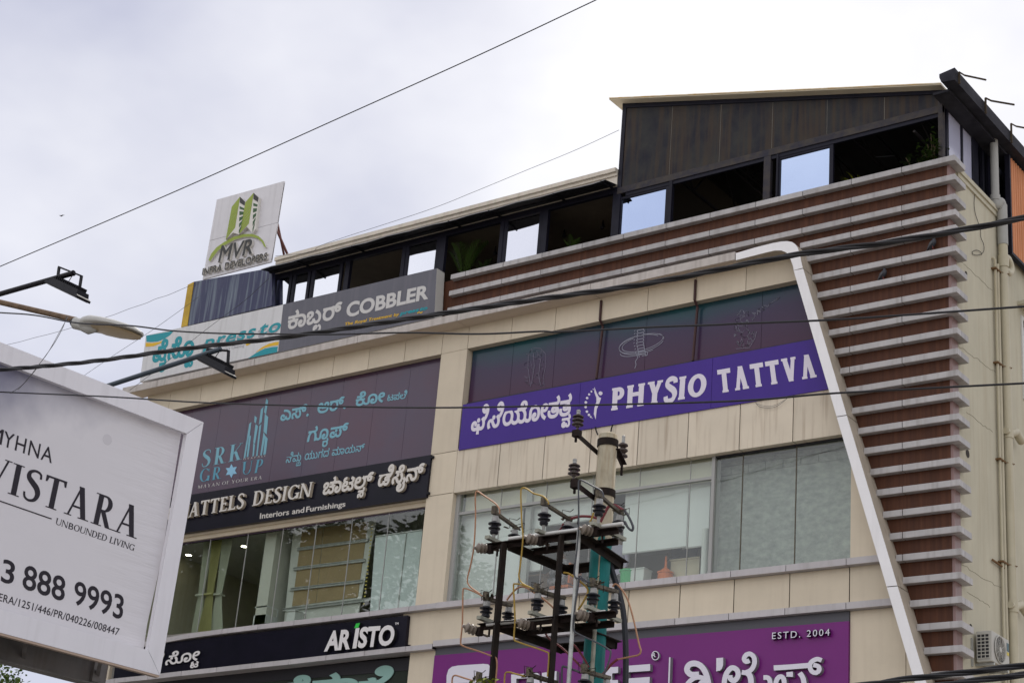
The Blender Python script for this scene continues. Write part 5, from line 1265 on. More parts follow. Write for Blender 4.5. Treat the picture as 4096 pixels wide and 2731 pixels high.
# back of a plasterboard lining with galvanised rails
pl = thing('plasterboard_lining', 'brown plasterboard lining with white frame and four metal rails behind the showroom glass', 'plasterboard lining', on_floor(F(1400, 1060), .9))
YP = .85
mb = MB(); poly_on(mb, [F(1060, 1125), F(1600, 1060), F(1735, 350), F(1130, 440)], YP, .02, 0); mb.build('frame_board', mat('primer_white', (.55, .56, .52), .8, var=.1), pl)
tan_b = mat('tan_plasterboard', (.32, .24, .135), .85, var=.12)
mb = MB(); 
for (a, b, c, d) in ((F(1118, 1010), F(1290, 985), F(1345, 440), F(1190, 462)), (F(1294, 985), F(1592, 945), F(1668, 395), F(1350, 439))): poly_on(mb, [a, b, c, d], YP - .021, .015)
mb.build('board', tan_b, pl)
galv = mat('galvanised', (.45, .46, .44), .35, .3, var=.3, scale=(8, 8, 8))
for a, b in ((F(1160, 600), F(1672, 532)), (F(1130, 742), F(1648, 678)), (F(1110, 890), F(1630, 830)), (F(1052, 1038), F(1688, 962)), (F(1150, 445), F(1720, 375))):
    p, q = at(a, YP - .05), at(b, YP - .05); mb = MB()
    mb.beam(p, q, .02, .075); mb.beam(p + Vector((0, -.02, .03)), q + Vector((0, -.02, .03)), .022, .016); mb.beam(p + Vector((0, -.02, -.03)), q + Vector((0, -.02, -.03)), .022, .016); mb.build('rail', galv, pl)
mb = MB(); tick = mat('yellow_tick', (.6, .5, .12), .7)
for k in range(22): y = 420 + k * 27; x = 1700 - k * 2.9; poly_on(mb, [F(x - 6, y), F(x + 6, y - 2), F(x + 5, y + 8), F(x - 7, y + 10)], YP - .022, .003)
mb.build('tape_mark', tick, pl)
mb = MB(); x0 = at(F(1085, 1090), .55).x; zc_ = zt0(F(1100, 1050), .55); mb.prism([(x0, .5, ZF0), (x0 + .28, .5, ZF0), (x0 + .26, .52, zc_), (x0 + .01, .52, zc_)], (0, .3, 0)); mb.box(x0 - .01, x0 + .29, .49, .83, zc_, zc_ + .02)
tag(mb.build('waste_bin', mat('white_plastic', (.6, .62, .6), .5)), 'small white bin standing in front of the plasterboard lining', 'bin')
# white wall panels right of it
mb = MB(); YW = .55
for (a, b, c, d) in ((F(1682, 1045), F(1885, 1020), F(1945, 482), F(1722, 510)), (F(1890, 1020), F(2010, 1005), F(2062, 462), F(1950, 480))): poly_on(mb, [a, b, c, d], YW, .02)
o = tag(mb.build('wall_panel', mat('pale_panel', (.56, .62, .62), .7, var=.06)), 'pale blue white screen panels standing right of the plasterboard lining', 'screen')
mb = MB()
for a, b in ((F(1722, 506), F(2062, 458)), (F(1885, 1020), F(1948, 478))): mb.beam(at(a, YW - .03), at(b, YW - .03), .02, .03)
mb.build('rail', galv, o)
# ------------------------------------------------------------------ right side wall fittings
XS2 = XR + .0
cr_pipe = mat('cream_pipe', (.50, .46, .34), .45, var=.12, scale=(2, 2, 2), streak=.25, streak_col=(.30, .22, .10)); greyp = mat('grey_pvc', (.36, .36, .34), .5, var=.1)
bigp = thing('drain_pipe', 'thick cream drain pipe with elbows running down the right side wall', 'drain pipe', (XR + .1, 1, 0))
hw = lambda q, d=.12: hx(q, XS2 + d)
p0 = hw(L(1305, 1060)); yb = p0.y
mb = MB(); mb.tube([Vector((XS2 + .12, yb, 0.1)), Vector((XS2 + .12, yb, p0.z))], .095, 14); mb.build('riser', cr_pipe, bigp, True)
zq_ = [hw(L(1305, y)).z for y in (1085, 1190, 1340)]
mb = MB(); mb.tube([Vector((XS2 + .12, yb, zq_[2])), Vector((XS2 + .12, yb, p0.z + .02))], .108, 14); mb.build('coupling', greyp, bigp, True)
tp = hx(L(1243, 490), XS2 + .05); tb = hx(L(1243, 1000), XS2 + .05)
mb = MB(); mb.tube([tp, Vector((tp.x, tp.y, tb.z))], .085, 14); mb.tube([Vector((tp.x, tp.y, tb.z - .02)), Vector((tp.x, tp.y, tb.z + .1))], .105, 14); mb.tube(smooth_path([Vector((tp.x, tp.y, tb.z)), Vector((tp.x + .02, tp.y + .04, tb.z - .12)), Vector((XS2 + .12, yb - .1, p0.z + .06)), Vector((XS2 + .12, yb, p0.z + .02)), Vector((XS2 + .12, yb, p0.z - .12))]), .095, 12); mb.build('roof_outlet', greyp, bigp, True)
for zc_, sgn in ((hw(M(1345, 120)).z, 1), (hw(M(1345, 1345)).z, 1), (hw(N(1345, 1030)).z, 1)):
    mb = MB(); mb.tube([Vector((XS2 + .12, yb, zc_ - .12)), Vector((XS2 + .12, yb, zc_ + .14))], .112, 14)
    if zc_ > 16: mb.tube(smooth_path([Vector((XS2 + .12, yb + .05, zc_ + .16)), Vector((XS2 + .12, yb + .28, zc_ + .18)), Vector((XS2 + .12, yb + .42, zc_ + .04)), Vector((XS2 + .12, yb + .30, zc_ - .12)), Vector((XS2 + .12, yb + .05, zc_ - .12))]), .075, 10)
    else: mb.tube([Vector((XS2 + .12, yb, zc_ - .03)), Vector((XS2 + .16, yb + .32, zc_ + .12)), Vector((XS2 + .16, yb + .62, zc_ + .02))], .085, 12); mb.tube([Vector((XS2 + .14, yb - .16, zc_)), Vector((XS2 + .14, yb, zc_))], .07, 12)
    mb.build('elbow', cr_pipe, bigp, True)
for i, (dy, top, r) in enumerate(((-.30, M(1262, 80), .03), (-.18, M(1275, 110), .04))):
    t_ = hw(top, .06); y_ = yb + dy; mb = MB(); mb.tube([Vector((XS2 + .06, y_, .1)), Vector((XS2 + .06, y_, t_.z))], r, 10)
    if i == 0: mb.tube([Vector((XS2 + .06, y_, t_.z)), Vector((XS2 + .03, y_ - .02, t_.z + .04)), Vector((XS2 - .05, y_ - .02, t_.z + .04))], r, 8)
    tag(mb.build('water_pipe', cr_pipe, None, True), ('slimmest cream water pipe, left of the thick drain pipe' if i == 0 else 'middle cream pipe between the slimmest pipe and the thick drain pipe'), 'pipe')
clampm = mat('rusty_clamp', (.16, .09, .04), .8)
for q in (M(1290, 175), M(1290, 850), M(1290, 1545), N(1290, 725)):
    z_ = hw(q, .06).z; mb = MB(); mb.box(XS2 + .0, XS2 + .11, yb - .38, yb - .1, z_ - .015, z_ + .015); mb.tube([Vector((XS2 + .12, yb - .11, z_)), Vector((XS2 + .24, yb, z_ - .02)), Vector((XS2 + .12, yb + .11, z_ - .03))], .008, 6); mb.build('clamp', clampm, bigp)
mb = MB(); a = hw(N(1192, 690), .04); b = hw(N(1275, 748), .06); mb.tube([a, b], .022, 8); tag(mb.build('pipe_stub', clampm), 'short rusty pipe stub crossing to the cream pipes above the air conditioner', 'pipe')
# holes in the wall and a dangling wire
hole_m = mat('hole_dark', (.05, .045, .04), .95)
for q, r in ((M(1041, 175), .055), (M(1052, 1500), .085), (M(1048, 1425), .05), (N(1038, 1168), .06)):
    c = hx(q, XR + .003); mb = MB(); mb.lathe(c, (1, 0, 0), [(0, r), (.004, r * .97)], 18); mb.build('core_hole', hole_m, bld)
mb = MB(); pts = [hx(L(x, y), XR + .02) for x, y in ((1113, 905), (1108, 960), (1100, 1040), (1108, 1110), (1130, 1180), (1148, 1240), (1150, 1290), (1170, 1340), (1172, 1390), (1150, 1415), (1115, 1422), (1088, 1410), (1090, 1395), (1120, 1385), (1150, 1400), (1155, 1420))]
mb.tube(smooth_path(pts, 4), .006, 5); tag(mb.build('loose_wire', black_metal), 'thin black loose wire dangling in a loop on the cream side wall', 'wire')
mb = MB(); crack = mat('crack_grey', (.20, .18, .13), .9); rnd = random.Random(2)
for (x0, y0), (x1, y1) in ((M(975, 60), M(1240, 305)), (M(975, 700), M(1265, 905)), (M(1040, 1195), M(1235, 1345)), (N(965, 715), N(1275, 910)), (N(1010, 915), N(1180, 1030))):
    v = [hx((x0 + (x1 - x0) * k / 14 + rnd.uniform(-4, 4), y0 + (y1 - y0) * k / 14 + rnd.uniform(-4, 4)), XR + .002) for k in range(15)]; mb.tube(v, .0035, 4)
mb.build('wall_crack', crack, bld)
# side window at the frame edge
mb = MB(); a = hx(M(1440, 480), XR); b = hx(M(1450, 1090), XR)
y0_ = a.y; z1_, z0_ = a.z, b.z; mb.box(XR - .05, XR + .03, y0_, y0_ + .08, z0_, z1_); mb.box(XR - .05, XR + .03, y0_ + .08, y0_ + 1.6, z0_, z0_ + .08); mb.box(XR - .05, XR + .03, y0_ + .08, y0_ + 1.6, z1_ - .08, z1_); mb.box(XR - .05, XR + .03, y0_ + 1.52, y0_ + 1.6, z0_, z1_)
f = mb.build('window', mat('white_frame', (.6, .6, .58), .5), bld)
mb = MB(); mb.box(XR - .04, XR + .012, y0_ + .08, y0_ + 1.52, z0_ + .08, z1_ - .08); mb.build('pane', glass('side_pane', (.3, .33, .33), .3, .02), f)
mb = MB()
for k in range(6): mb.tube([Vector((XR + .022, y0_ + .2 + k * .23, z0_ + .05)), Vector((XR + .022, y0_ + .2 + k * .23, z1_ - .05))], .01, 6)
mb.build('grille', mat('white_frame', (.6, .6, .58), .5), f)
mb = MB(); mb.box(XR, XR + .35, y0_ - .15, y0_ + 1.8, z1_ + .18, z1_ + .26); mb.build('sunshade', wall_cream, bld)
# --- air conditioner
AX = XR + .06
c0 = hx(N(1187, 1190), AX + .30); c1 = hx(N(1270, 1190), AX + .30)
acY = c0.y; acZ1 = hx(N(1190, 1192), AX + .30).z; acZ0 = hx(N(1190, 1408), AX + .30).z
ac = thing('air_conditioner', 'white air conditioner outdoor unit with round fan grille on the right side wall', 'air conditioner', (AX, acY, acZ0))
acw = mat('ac_white', (.46, .45, .41), .45, var=.08); dk = mat('ac_dark', (.03, .03, .032), .6)
yl = .82; xd = .30
mb = MB(); mb.box(AX, AX + xd, acY, acY + yl, acZ0, acZ1); o = mb.build('casing', acw, ac); bv = o.modifiers.new('b', 'BEVEL'); bv.width = .015; bv.segments = 2
mb = MB(); mb.box(AX + .02, AX + xd - .05, acY - .006, acY - .002, acZ0 + .06, acZ1 - .06); mb.build('coil', dk, ac)
mb = MB()
for k in range(8): z = acZ0 + .06 + (acZ1 - acZ0 - .12) * k / 7; mb.box(AX + .015, AX + xd - .045, acY - .016, acY - .006, z - .008, z + .008)
for k in range(4): x = AX + .02 + (xd - .07) * k / 3; mb.box(x - .006, x + .006, acY - .018, acY - .007, acZ0 + .05, acZ1 - .05)
mb.build('coil_guard', acw, ac)
fc = Vector((AX + xd, acY + yl * .42, (acZ0 + acZ1) / 2)); fr = min(.25, (acZ1 - acZ0) * .43)
mb = MB(); mb.lathe(fc, (1, 0, 0), [(.001, fr), (.006, fr)], 30); mb.build('fan_opening', dk, ac)
mb = MB()
for k in range(5):
    t = k * 72
    q = [fc + Vector((.007 + .01 * (j % 2), rr * math.cos(R_(t + aa)), rr * math.sin(R_(t + aa)))) for j, (rr, aa) in enumerate(((fr * .2, 0), (fr * .92, 10), (fr * .92, 48), (fr * .2, 40)))]
    mb.prism(q, (.004, 0, 0))
mb.build('fan', mat('fan_grey', (.10, .10, .10), .6), ac)
mb = MB()
for k in range(1, 9):
    rr = fr * k / 8.5; mb.tube([fc + Vector((.022, rr * math.cos(R_(a)), rr * math.sin(R_(a)))) for a in range(0, 361, 15)], .0035, 4)
for k in range(12): a = R_(k * 30); mb.tube([fc + Vector((.022, fr * .15 * math.cos(a), fr * .15 * math.sin(a))), fc + Vector((.022, fr * math.cos(a), fr * math.sin(a)))], .004, 4)
mb.tube([fc + Vector((.02, fr * 1.02 * math.cos(R_(a)), fr * 1.02 * math.sin(R_(a)))) for a in range(0, 361, 15)], .010, 6)
mb.lathe(fc + Vector((.02, 0, 0)), (1, 0, 0), [(0, fr * .2), (.008, fr * .19)], 16)
mb.build('fan_guard', acw, ac)
mb = MB(); mb.box(AX + xd + .002, AX + xd + .006, acY + yl - .13, acY + yl - .03, acZ1 - .22, acZ1 - .07); mb.box(AX + xd + .002, AX + xd + .006, acY + yl - .13, acY + yl - .03, acZ1 - .30, acZ1 - .24, 1); mb.build('label_plate', [mat('ac_label', (.07, .13, .15), .5), tick], ac)
mb = MB()
for y in (acY + .08, acY + yl - .1): mb.box(XR, AX + xd, y, y + .04, acZ0 - .05, acZ0 - .005)
mb.box(XR, XR + .03, acY - .12, acY - .07, acZ0 - .1, acZ0 + .42); mb.build('mount', galv, ac)
# ------------------------------------------------------------------ concrete pole with switchgear
PY_ = -9.0
conc = mat('pole_concrete', (.47, .42, .31), .85, var=.35, scale=(7, 7, 3), streak=.6, streak_col=(.22, .14, .06), srange=(.5, .72), bump=.3)
def pole_mat():
    m = mat('pole_paint_teal', (.008, .17, .165), .6, var=.4, scale=(6, 6, 2), streak=.5, streak_col=(.13, .19, .15), srange=(.55, .75)); return m
pole = thing('utility_pole', 'cream concrete utility pole painted teal below, carrying electrical switchgear', 'utility pole', (0, 0, 0))
pc = at(H(1568, 300), PY_); pole.location = (pc.x, PY_, 0)
zp = pc.z; zt_p = at(I(1500, 395), PY_).z
ax = lambda z: Vector((pc.x, PY_, z))
prad = lambda z: .143 + (zp - z) * .0035
mb = MB(); mb.lathe(ax(0), (0, 0, 1), [(zt_p, prad(zt_p)), (zp - .02, prad(zp)), (zp, prad(zp) - .015), (zp + .015, .1)], 24); mb.build('shaft', conc, pole, True)
mb = MB(); mb.lathe(ax(0), (0, 0, 1), [(0, prad(0)), (zt_p - .001, prad(zt_p) + .002)], 24); mb.build('painted_shaft', pole_mat(), pole, True)
mb = MB()
for k in range(16):
    a = k * .39; mb.prism([ax(zt_p + dz) + Vector((math.cos(a + da) * (prad(zt_p) + .004), math.sin(a + da) * (prad(zt_p) + .004), 0)) for da, dz in ((-.2, -.02), (.2, -.02), (.14, .05 + .06 * (k % 3)), (-.1, .03 + .05 * (k % 2)))], Vector((math.cos(a), math.sin(a), 0)) * .002)
mb.build('paint_edge', pole_mat(), pole)
mb = MB(); rr_ = random.Random(9)
for k in range(26):
    z0_ = zt_p - .05 - k * .13; a_ = R_(-62); pr_ = prad(z0_) + .003; w_ = .012 + .010 * rr_.random()
    mb.prism([ax(z0_) + Vector((math.cos(a_) * pr_ - w_, math.sin(a_) * pr_ - .001, 0)), ax(z0_) + Vector((math.cos(a_) * pr_ + w_, math.sin(a_) * pr_ - .001, 0)), ax(z0_ - .131) + Vector((math.cos(a_) * pr_ + w_ * .8, math.sin(a_) * pr_ - .001, 0)), ax(z0_ - .131) + Vector((math.cos(a_) * pr_ - w_ * 1.1, math.sin(a_) * pr_ - .001, 0))], Vector((0, .004, 0)))
mb.build('bare_strip', conc, pole)
rust_d = mat('rusty_steel', (.026, .016, .013), .75, var=.6, scale=(9, 9, 9), col2=(.008, .006, .006), spec=.12)
steel_d = mat('dark_angle_steel', (.010, .0085, .008), .7, var=.5, scale=(7, 7, 7), col2=(.024, .016, .012), spec=.12)
brown_i = mat('brown_porcelain', (.060, .045, .040), .25); grey_i = mat('grey_porcelain', (.20, .165, .135), .3, var=.2); black_i = mat('black_insulator', (.016, .016, .022), .3)
capm = mat('zinc_cap', (.34, .34, .33), .5, .3, var=.2, scale=(20, 20, 20)); galv2 = mat('weathered_zinc', (.33, .33, .27), .5, .2, var=.4, scale=(8, 8, 8))
def pin_insulator(parent, pb, ptop, Y, w):
    b, t = at(pb, Y), at(ptop, Y); b.x = t.x = (b.x + t.x) / 2; h = t.z - b.z; r = w
    mb = MB(); mb.lathe(b, (0, 0, 1), [(-.03, .02), (.16 * h, .018), (.16 * h, r * .38), (.24 * h, r * .45), (.26 * h, r), (.31 * h, r * .96), (.37 * h, r * .4), (.44 * h, r * .42), (.46 * h, r), (.51 * h, r * .95), (.57 * h, r * .38), (.62 * h, r * .4), (.64 * h, r * .97), (.69 * h, r * .9), (.75 * h, r * .36), (.78 * h, r * .34)], 16, 0)
    mb.lathe(b, (0, 0, 1), [(.78 * h, r * .34), (.88 * h, r * .3), (.90 * h, r * .36), (.98 * h, r * .34), (h, r * .2)], 12, 1)
    return mb.build('pin_insulator', [brown_i, capm], parent, True)
for q, qz in ((H(1570, 345), 0), (H(1545, 775), 1)):
    z = at(q, PY_ - .14).z; mb = MB(); mb.lathe(ax(z), (0, 0, 1), [(-.055, prad(z) + .010), (-.055, prad(z) + .016), (.055, prad(z) + .016), (.055, prad(z) + .010)], 24); mb.build('clamp_band', steel_d, pole, True)
# top arms run front to back
a0 = at(H(1295, 268), -9.85); a1 = at(H(1690, 468), -8.35)
mb = MB(); mb.angle(a0, a0 + (Vector((pc.x - .16, PY_, a0.z)) - a0), .075, .012, side=-1); mb.box(a0.x - .05, a0.x + .06, a0.y - .04, a0.y + .06, a0.z - .09, a0.z + .01); mb.tube([a0 - Vector((0, 0, .17)), a0], .02, 8); mb.build('cross_arm', rust_d, pole)
mb = MB(); mb.angle(Vector((pc.x + .13, PY_, a0.z)), Vector((a1.x, a1.y, a0.z)), .075, .012); mb.tube([Vector((a1.x, a1.y, a0.z - .18)), Vector((a1.x, a1.y, a0.z))], .02, 8); mb.build('cross_arm', rust_d, pole)
pin_insulator(pole, H(1303, 262), H(1314, 88), -9.85, .088); 
b = Vector((a1.x, a1.y, a0.z)); 
mb = MB(); h = .46; r = .08; mb.lathe(b, (0, 0, 1), [(0, .02), (.16 * h, .018), (.16 * h, r * .38), (.24 * h, r * .45), (.26 * h, r), (.31 * h, r * .96), (.37 * h, r * .4), (.46 * h, r), (.51 * h, r * .95), (.57 * h, r * .38), (.64 * h, r * .97), (.69 * h, r * .9), (.75 * h, r * .36)], 16, 0); mb.lathe(b, (0, 0, 1), [(.75 * h, r * .34), (.9 * h, r * .3), (.98 * h, r * .34), (h, r * .2)], 12, 1); mb.build('pin_insulator', [brown_i, capm], pole, True)
a0 = at(H(1285, 690), -9.75)
mb = MB(); mb.angle(a0, Vector((pc.x - .14, PY_, a0.z)), .085, .012, side=-1); mb.box(a0.x - .05, a0.x + .06, a0.y - .05, a0.y + .06, a0.z - .12, a0.z + .01); mb.tube([a0 - Vector((0, 0, .2)), a0], .02, 8); mb.build('cross_arm', rust_d, pole)
pin_insulator(pole, H(1285, 680), H(1268, 508), -9.75, .090)
for q_ in ((H(1458, 232), H(1463, 262), H(1478, 300)), (H(1608, 212), H(1595, 245), H(1588, 285))):
    mb = MB(); mb.tube(smooth_path([at(p, -.06) for p in q_], 4), .016, 6); tag(mb.build('conduit', black_metal, None, True), 'short black conduit hooking out under the violet board behind the pole top', 'conduit', 'conduits under the violet board')
# switch frames
def X2(px, Y): return at(px, Y)
def isolator(label, pts, phases, tube_px, base):
    s = thing('isolator_switch', label, 'isolator switch', base, 'isolator switches on the pole')
    (nl, nr), (fl_, fr_), (ml, mr_), YN, YF = pts[:5]
    N0, N1 = at(nl, YN), at(nr, YN); z = (N0.z + N1.z) / 2; N0.z = N1.z = z
    F0, F1 = at(fl_, YF), at(fr_, YF); zf = z - .02; F0.z = F1.z = zf
    M0, M1 = at(ml, YN + .45), at(mr_, YN + .45); M0.z = M1.z = z
    for p, q in ((N0, N1), (M0, M1)):
        mb = MB(); mb.angle(p, q, .085, .012); mb.build('cross_rail', rust_d, s)
    mb = MB(); mb.angle(F0, F1, .12, .014); mb.build('back_rail', steel_d, s)
    X0 = N0.x + (N1.x - N0.x) * .15; 
    for xn, xf in ((at(pts[5][0], YN).x, F0.x + .02), (at(pts[5][1], YN).x, F1.x - .03)):
        mb = MB(); mb.angle(Vector((xn, YN - .02, z - .02)), Vector((xf, YF, z - .04)), .11, .014); mb.build('side_rail', steel_d, s)
    for ph in phases:
        (b1, t1), (b2, t2), (hb, ht), kind = ph
        Y1, Y2 = YN - .02, YN + .50
        posts = []
        for (b, t, Yq) in ((b1, t1, Y1), (b2, t2, Y2)):
            B, T = at(b, Yq), at(t, Yq); B.x = T.x = (B.x + T.x) / 2; h = T.z - B.z; r = .098
            mb = MB(); mb.lathe(B, (0, 0, 1), [(-.02, .022), (.26 * h, .026), (.28 * h, .030)], 10, 1)
            mb.lathe(B, (0, 0, 1), [(.24 * h, r * .5), (.27 * h, r * .62), (.36 * h, r * .66), (.40 * h, r * .5), (.44 * h, r * .52), (.46 * h, r * .90), (.50 * h, r * .93), (.55 * h, r * .58), (.60 * h, r * .5), (.63 * h, r * .56), (.65 * h, r), (.69 * h, r * 1.0), (.74 * h, r * .62), (.77 * h, r * .5)], 18, 0)
            mb.lathe(B, (0, 0, 1), [(.765 * h, r * .54), (.96 * h, r * .50), (h, r * .47)], 14, 1)
            mb.build('post_insulator', [black_i, capm], s, True); posts.append((B, T))
        (B1, T1), (B2, T2) = posts
        # zinc channel under the pair, blade across the caps
        p, q = Vector((B1.x, Y1 - .16, z + .06)), Vector((B1.x + (B2.x - B1.x) * 1.25, Y2 + .16, z + .06))
        mb = MB(); mb.beam(p, q, .075, .05); mb.build('base_channel', galv2, s)
        mb = MB()
        bl_ = T1.lerp(T2, -.08) + Vector((0, 0, .03)); br_ = T1.lerp(T2, 1.1) + Vector((0, 0, .03))
        mb.beam(bl_, br_, .035, .05 if kind else .018); mb.beam(bl_ + Vector((.03, 0, .01)), br_ + Vector((.03, 0, .01)), .008, .045)
        e = T2 if not kind else T1
        for k in range(9):
            o_ = Vector((rnd.uniform(-.09, .11), rnd.uniform(-.09, .09), rnd.uniform(.01, .07))); mb.beam(e + o_, e + o_ + Vector((rnd.uniform(-.07, .07), rnd.uniform(-.07, .07), rnd.uniform(-.03, .04))), .025, .014)
        mb.box(bl_.x - .025, bl_.x + .04, bl_.y - .04, bl_.y + .03, bl_.z - .02, bl_.z + .10)
        mb.build('contact_blade', mat('contact_metal', (.14, .12, .08), .5, .4, var=.6, scale=(20, 20, 20), col2=(.04, .03, .025)), s)
        hrn = T2 + Vector((0, 0, .02)) if not kind else T1
        mb = MB(); mb.tube([hrn + Vector((-.10, 0, .02)), hrn + Vector((-.11, -.02, .17)), hrn + Vector((.01, .02, .14)), hrn + Vector((.05, .04, .18))], .006, 5); mb.tube([hrn + Vector((-.07, .03, .06)), hrn + Vector((.13, .05, .09)), hrn + Vector((.13, .05, -.06))], .006, 5); mb.build('arcing_horn', steel_d, s)
        # strain insulator pointing at the street
        P0, P1 = at(hb, Y1 - .05), at(ht, Y1 - .22); dd = P1 - P0; L_ = dd.length; r = .075
        mb = MB(); mb.lathe(P0, dd, [(-.20, .018), (-.02, .02), (0, r * .6), (.05 * L_, r * .95), (.14 * L_, r), (.2 * L_, r * .72), (.28 * L_, r * .8), (.34 * L_, r * 1.05), (.42 * L_, r * 1.02), (.48 * L_, r * .74), (.56 * L_, r * .82), (.62 * L_, r * 1.02), (.70 * L_, r * .95), (.76 * L_, r * .6), (.84 * L_, r * .35), (L_, r * .3)], 16, 0)
        mb.box(P0.x + .02, P0.x + .10, P0.y - .03, P0.y + .05, P0.z - .07, P0.z + .05, 1)
        mb.beam(P0 - dd.normalized() * .02, Vector((P0.x + .22, Y1 + .05, z - .03)), .05, .012, mi=1)
        mb.build('strain_insulator', [grey_i, rust_d], s, True)
        mb = MB(); xx = B1.x + .06; mb.tube([Vector((xx, YN + .02, z - .18)), Vector((xx, YN + .02, z + .0))], .016, 7); mb.build('bolt', rust_d, s)
    if tube_px:
        p, q = at(tube_px[0], YN - .05), at(tube_px[1], YN + .05); mb = MB(); mb.tube([p, q], .03, 10); mb.build('operating_tube', mat('white_tube', (.55, .55, .53), .35, .2, var=.1), s, True)
    return s
up_ph = [((I(588, 345), I(600, 140)), (I(765, 410), I(762, 260)), (I(525, 420), I(418, 408)), 0),
         ((I(1012, 268), I(1026, 65)), (I(1222, 335), I(1218, 190)), (I(955, 352), I(848, 318)), 0),
         ((I(1482, 190), I(1495, -5)), (I(1655, 325), I(1660, 135)), (I(1428, 272), I(1318, 240)), 0)]
isolator('upper isolator switch frame with black post insulators, level with the lower window blinds', [(I(552, 382), I(1660, 245)), (I(1200, 670), I(1692, 600)), (I(930, 440), I(1655, 350)), -9.95, -8.62, (I(720, 380), I(1335, 300))], up_ph, (I(718, 335), I(1692, 205)), (pc.x, PY_, zp - 2.2))
lo_ph = [((I(515, 1050), I(528, 868)), (I(705, 1085), I(716, 920)), (I(432, 1122), I(322, 1075)), 1),
         ((I(950, 995), I(968, 800)), (I(1155, 1050), I(1172, 858)), (I(888, 1075), I(778, 1042)), 1),
         ((I(1432, 942), I(1440, 755)), (I(1612, 1030), I(1622, 805)), (I(1388, 1005), I(1284, 965)), 1)]
isolator('middle isolator switch frame hung in front of the sill band above the purple board', [(I(475, 1078), I(1640, 945)), (I(1150, 1395), I(1640, 1330)), (I(860, 1165), I(1620, 1075)), -9.95, -8.62, (I(640, 1085), I(1130, 1030))], lo_ph, (I(530, 1065), I(1540, 958)), (pc.x, PY_, zp - 3.6))
lw_ph = [((I(455, 1750), I(470, 1560)), (I(640, 1790), I(652, 1640)), (I(360, 1830), I(250, 1790)), 1),
         ((I(885, 1710), I(905, 1520)), (I(1090, 1760), I(1100, 1580)), (I(820, 1790), I(710, 1760)), 1),
         ((I(1355, 1680), I(1372, 1490)), (I(1545, 1740), I(1555, 1540)), (I(1320, 1740), I(1210, 1700)), 1)]
isolator('lowest isolator switch, only its contacts showing over the purple board at the bottom', [(I(400, 1800), I(1580, 1670)), (I(1080, 2110), I(1580, 2050)), (I(800, 1880), I(1560, 1790)), -9.95, -8.62, (I(560, 1800), I(1060, 1745))], lw_ph, None, (pc.x, PY_, zp - 5))
# upright angles and tubes beside the pole
def upright(top, bot, Y, w, m, label, name, tube=False):
    t, b = at(top, Y), at(bot, Y); x = (t.x + b.x) / 2; x = t.x
    mb = MB()
    if tube: mb.tube([Vector((x, Y, 0)), Vector((x, Y, t.z))], w, 10)
    else: mb.angle(Vector((x, Y, 0)), Vector((x, Y, t.z)), w, .014, up=(0, 1, 0))
    tag(mb.build(name, m, None, tube), label, 'support', 'uprights beside the utility pole')
upright(I(705, 375), I(570, 1566), -10.0, .12, steel_d, 'black angle iron upright at the left end of the switch frames', 'steel_upright')
upright(I(1195, 300), I(1090, 1566), -10.0, .10, steel_d, 'black angle iron upright in the middle of the switch frames', 'steel_upright')
upright(I(1318, 265), I(1220, 1566), -10.05, .030, galv, 'thin grey operating pipe between the middle upright and the pole', 'operating_pipe', True)
upright(I(1452, 1110), I(1432, 1566), -9.3, .030, galv2, 'short pale pipe in front of the teal pole below the middle frame', 'operating_pipe', True)
# jumpers
cop = mat('copper_sleeve', (.40, .21, .12), .5, var=.25, scale=(12, 12, 12)); yell = mat('yellow_sleeve', (.38, .25, .045), .5, var=.25, scale=(12, 12, 12)); greyw = mat('grey_sleeve', (.06, .063, .072), .5); maroon = mat('maroon_sleeve', (.16, .035, .04), .5)
def wire(px, Y, r, m, label, group, name='jumper_wire', n=6, cat='wire', Y2=None):
    k = len(px) - 1; v = [at(p, Y + ((Y2 - Y) * i / k if Y2 is not None else 0)) for i, p in enumerate(px)]
    mb = MB(); mb.tube(smooth_path(v, n), r, 6); o = mb.build(name, m, None, True); return tag(o, label, cat, group)
JG = 'coloured jumper wires on the switchgear'
iy = lambda x, y: I(x, y - 855)
wire([I(638, 120), iy(634, 930), iy(600, 885), iy(520, 830), iy(455, 785), iy(436, 790), iy(430, 860), I(432, 160), I(418, 400), I(390, 560), I(362, 680), I(385, 740), I(470, 802)], -10.05, .0125, cop, 'copper coloured jumper arching highest on the left upper insulator and dropping to the middle frame', JG)
wire([I(1058, 40), iy(1050, 865), iy(1010, 825), iy(930, 800), iy(865, 758), iy(828, 758), iy(820, 820), I(828, 200), I(838, 330), I(815, 560), I(803, 650), I(830, 710), I(910, 752)], -10.05, .0125, yell, 'yellow jumper from the middle upper insulator dropping to the middle frame', JG)
wire([I(1530, -20), iy(1510, 780), iy(1440, 740), iy(1350, 692), iy(1318, 695), iy(1313, 760), I(1314, 200), I(1300, 420), I(1278, 640), I(1330, 675), I(1400, 705)], -10.08, .013, greyw, 'dark grey jumper arching over the right upper insulator beside the pole', JG)
wire([I(490, 822), I(420, 785), I(345, 758), I(325, 780), I(322, 930), I(318, 1080), I(305, 1215), I(330, 1250), I(450, 1290), I(560, 1330), I(605, 1350), I(615, 1420), I(602, 1566)], -10.05, .0125, cop, 'copper coloured jumper looping left of the middle frame down past the purple board', JG)
wire([I(930, 762), I(860, 735), I(775, 718), I(757, 740), I(765, 900), I(770, 1045), I(762, 1185), I(800, 1215), I(930, 1260), I(1035, 1298), I(1060, 1330), I(1048, 1510)], -10.05, .0125, yell, 'yellow jumper looping in front of the middle frame and over the purple board', JG)
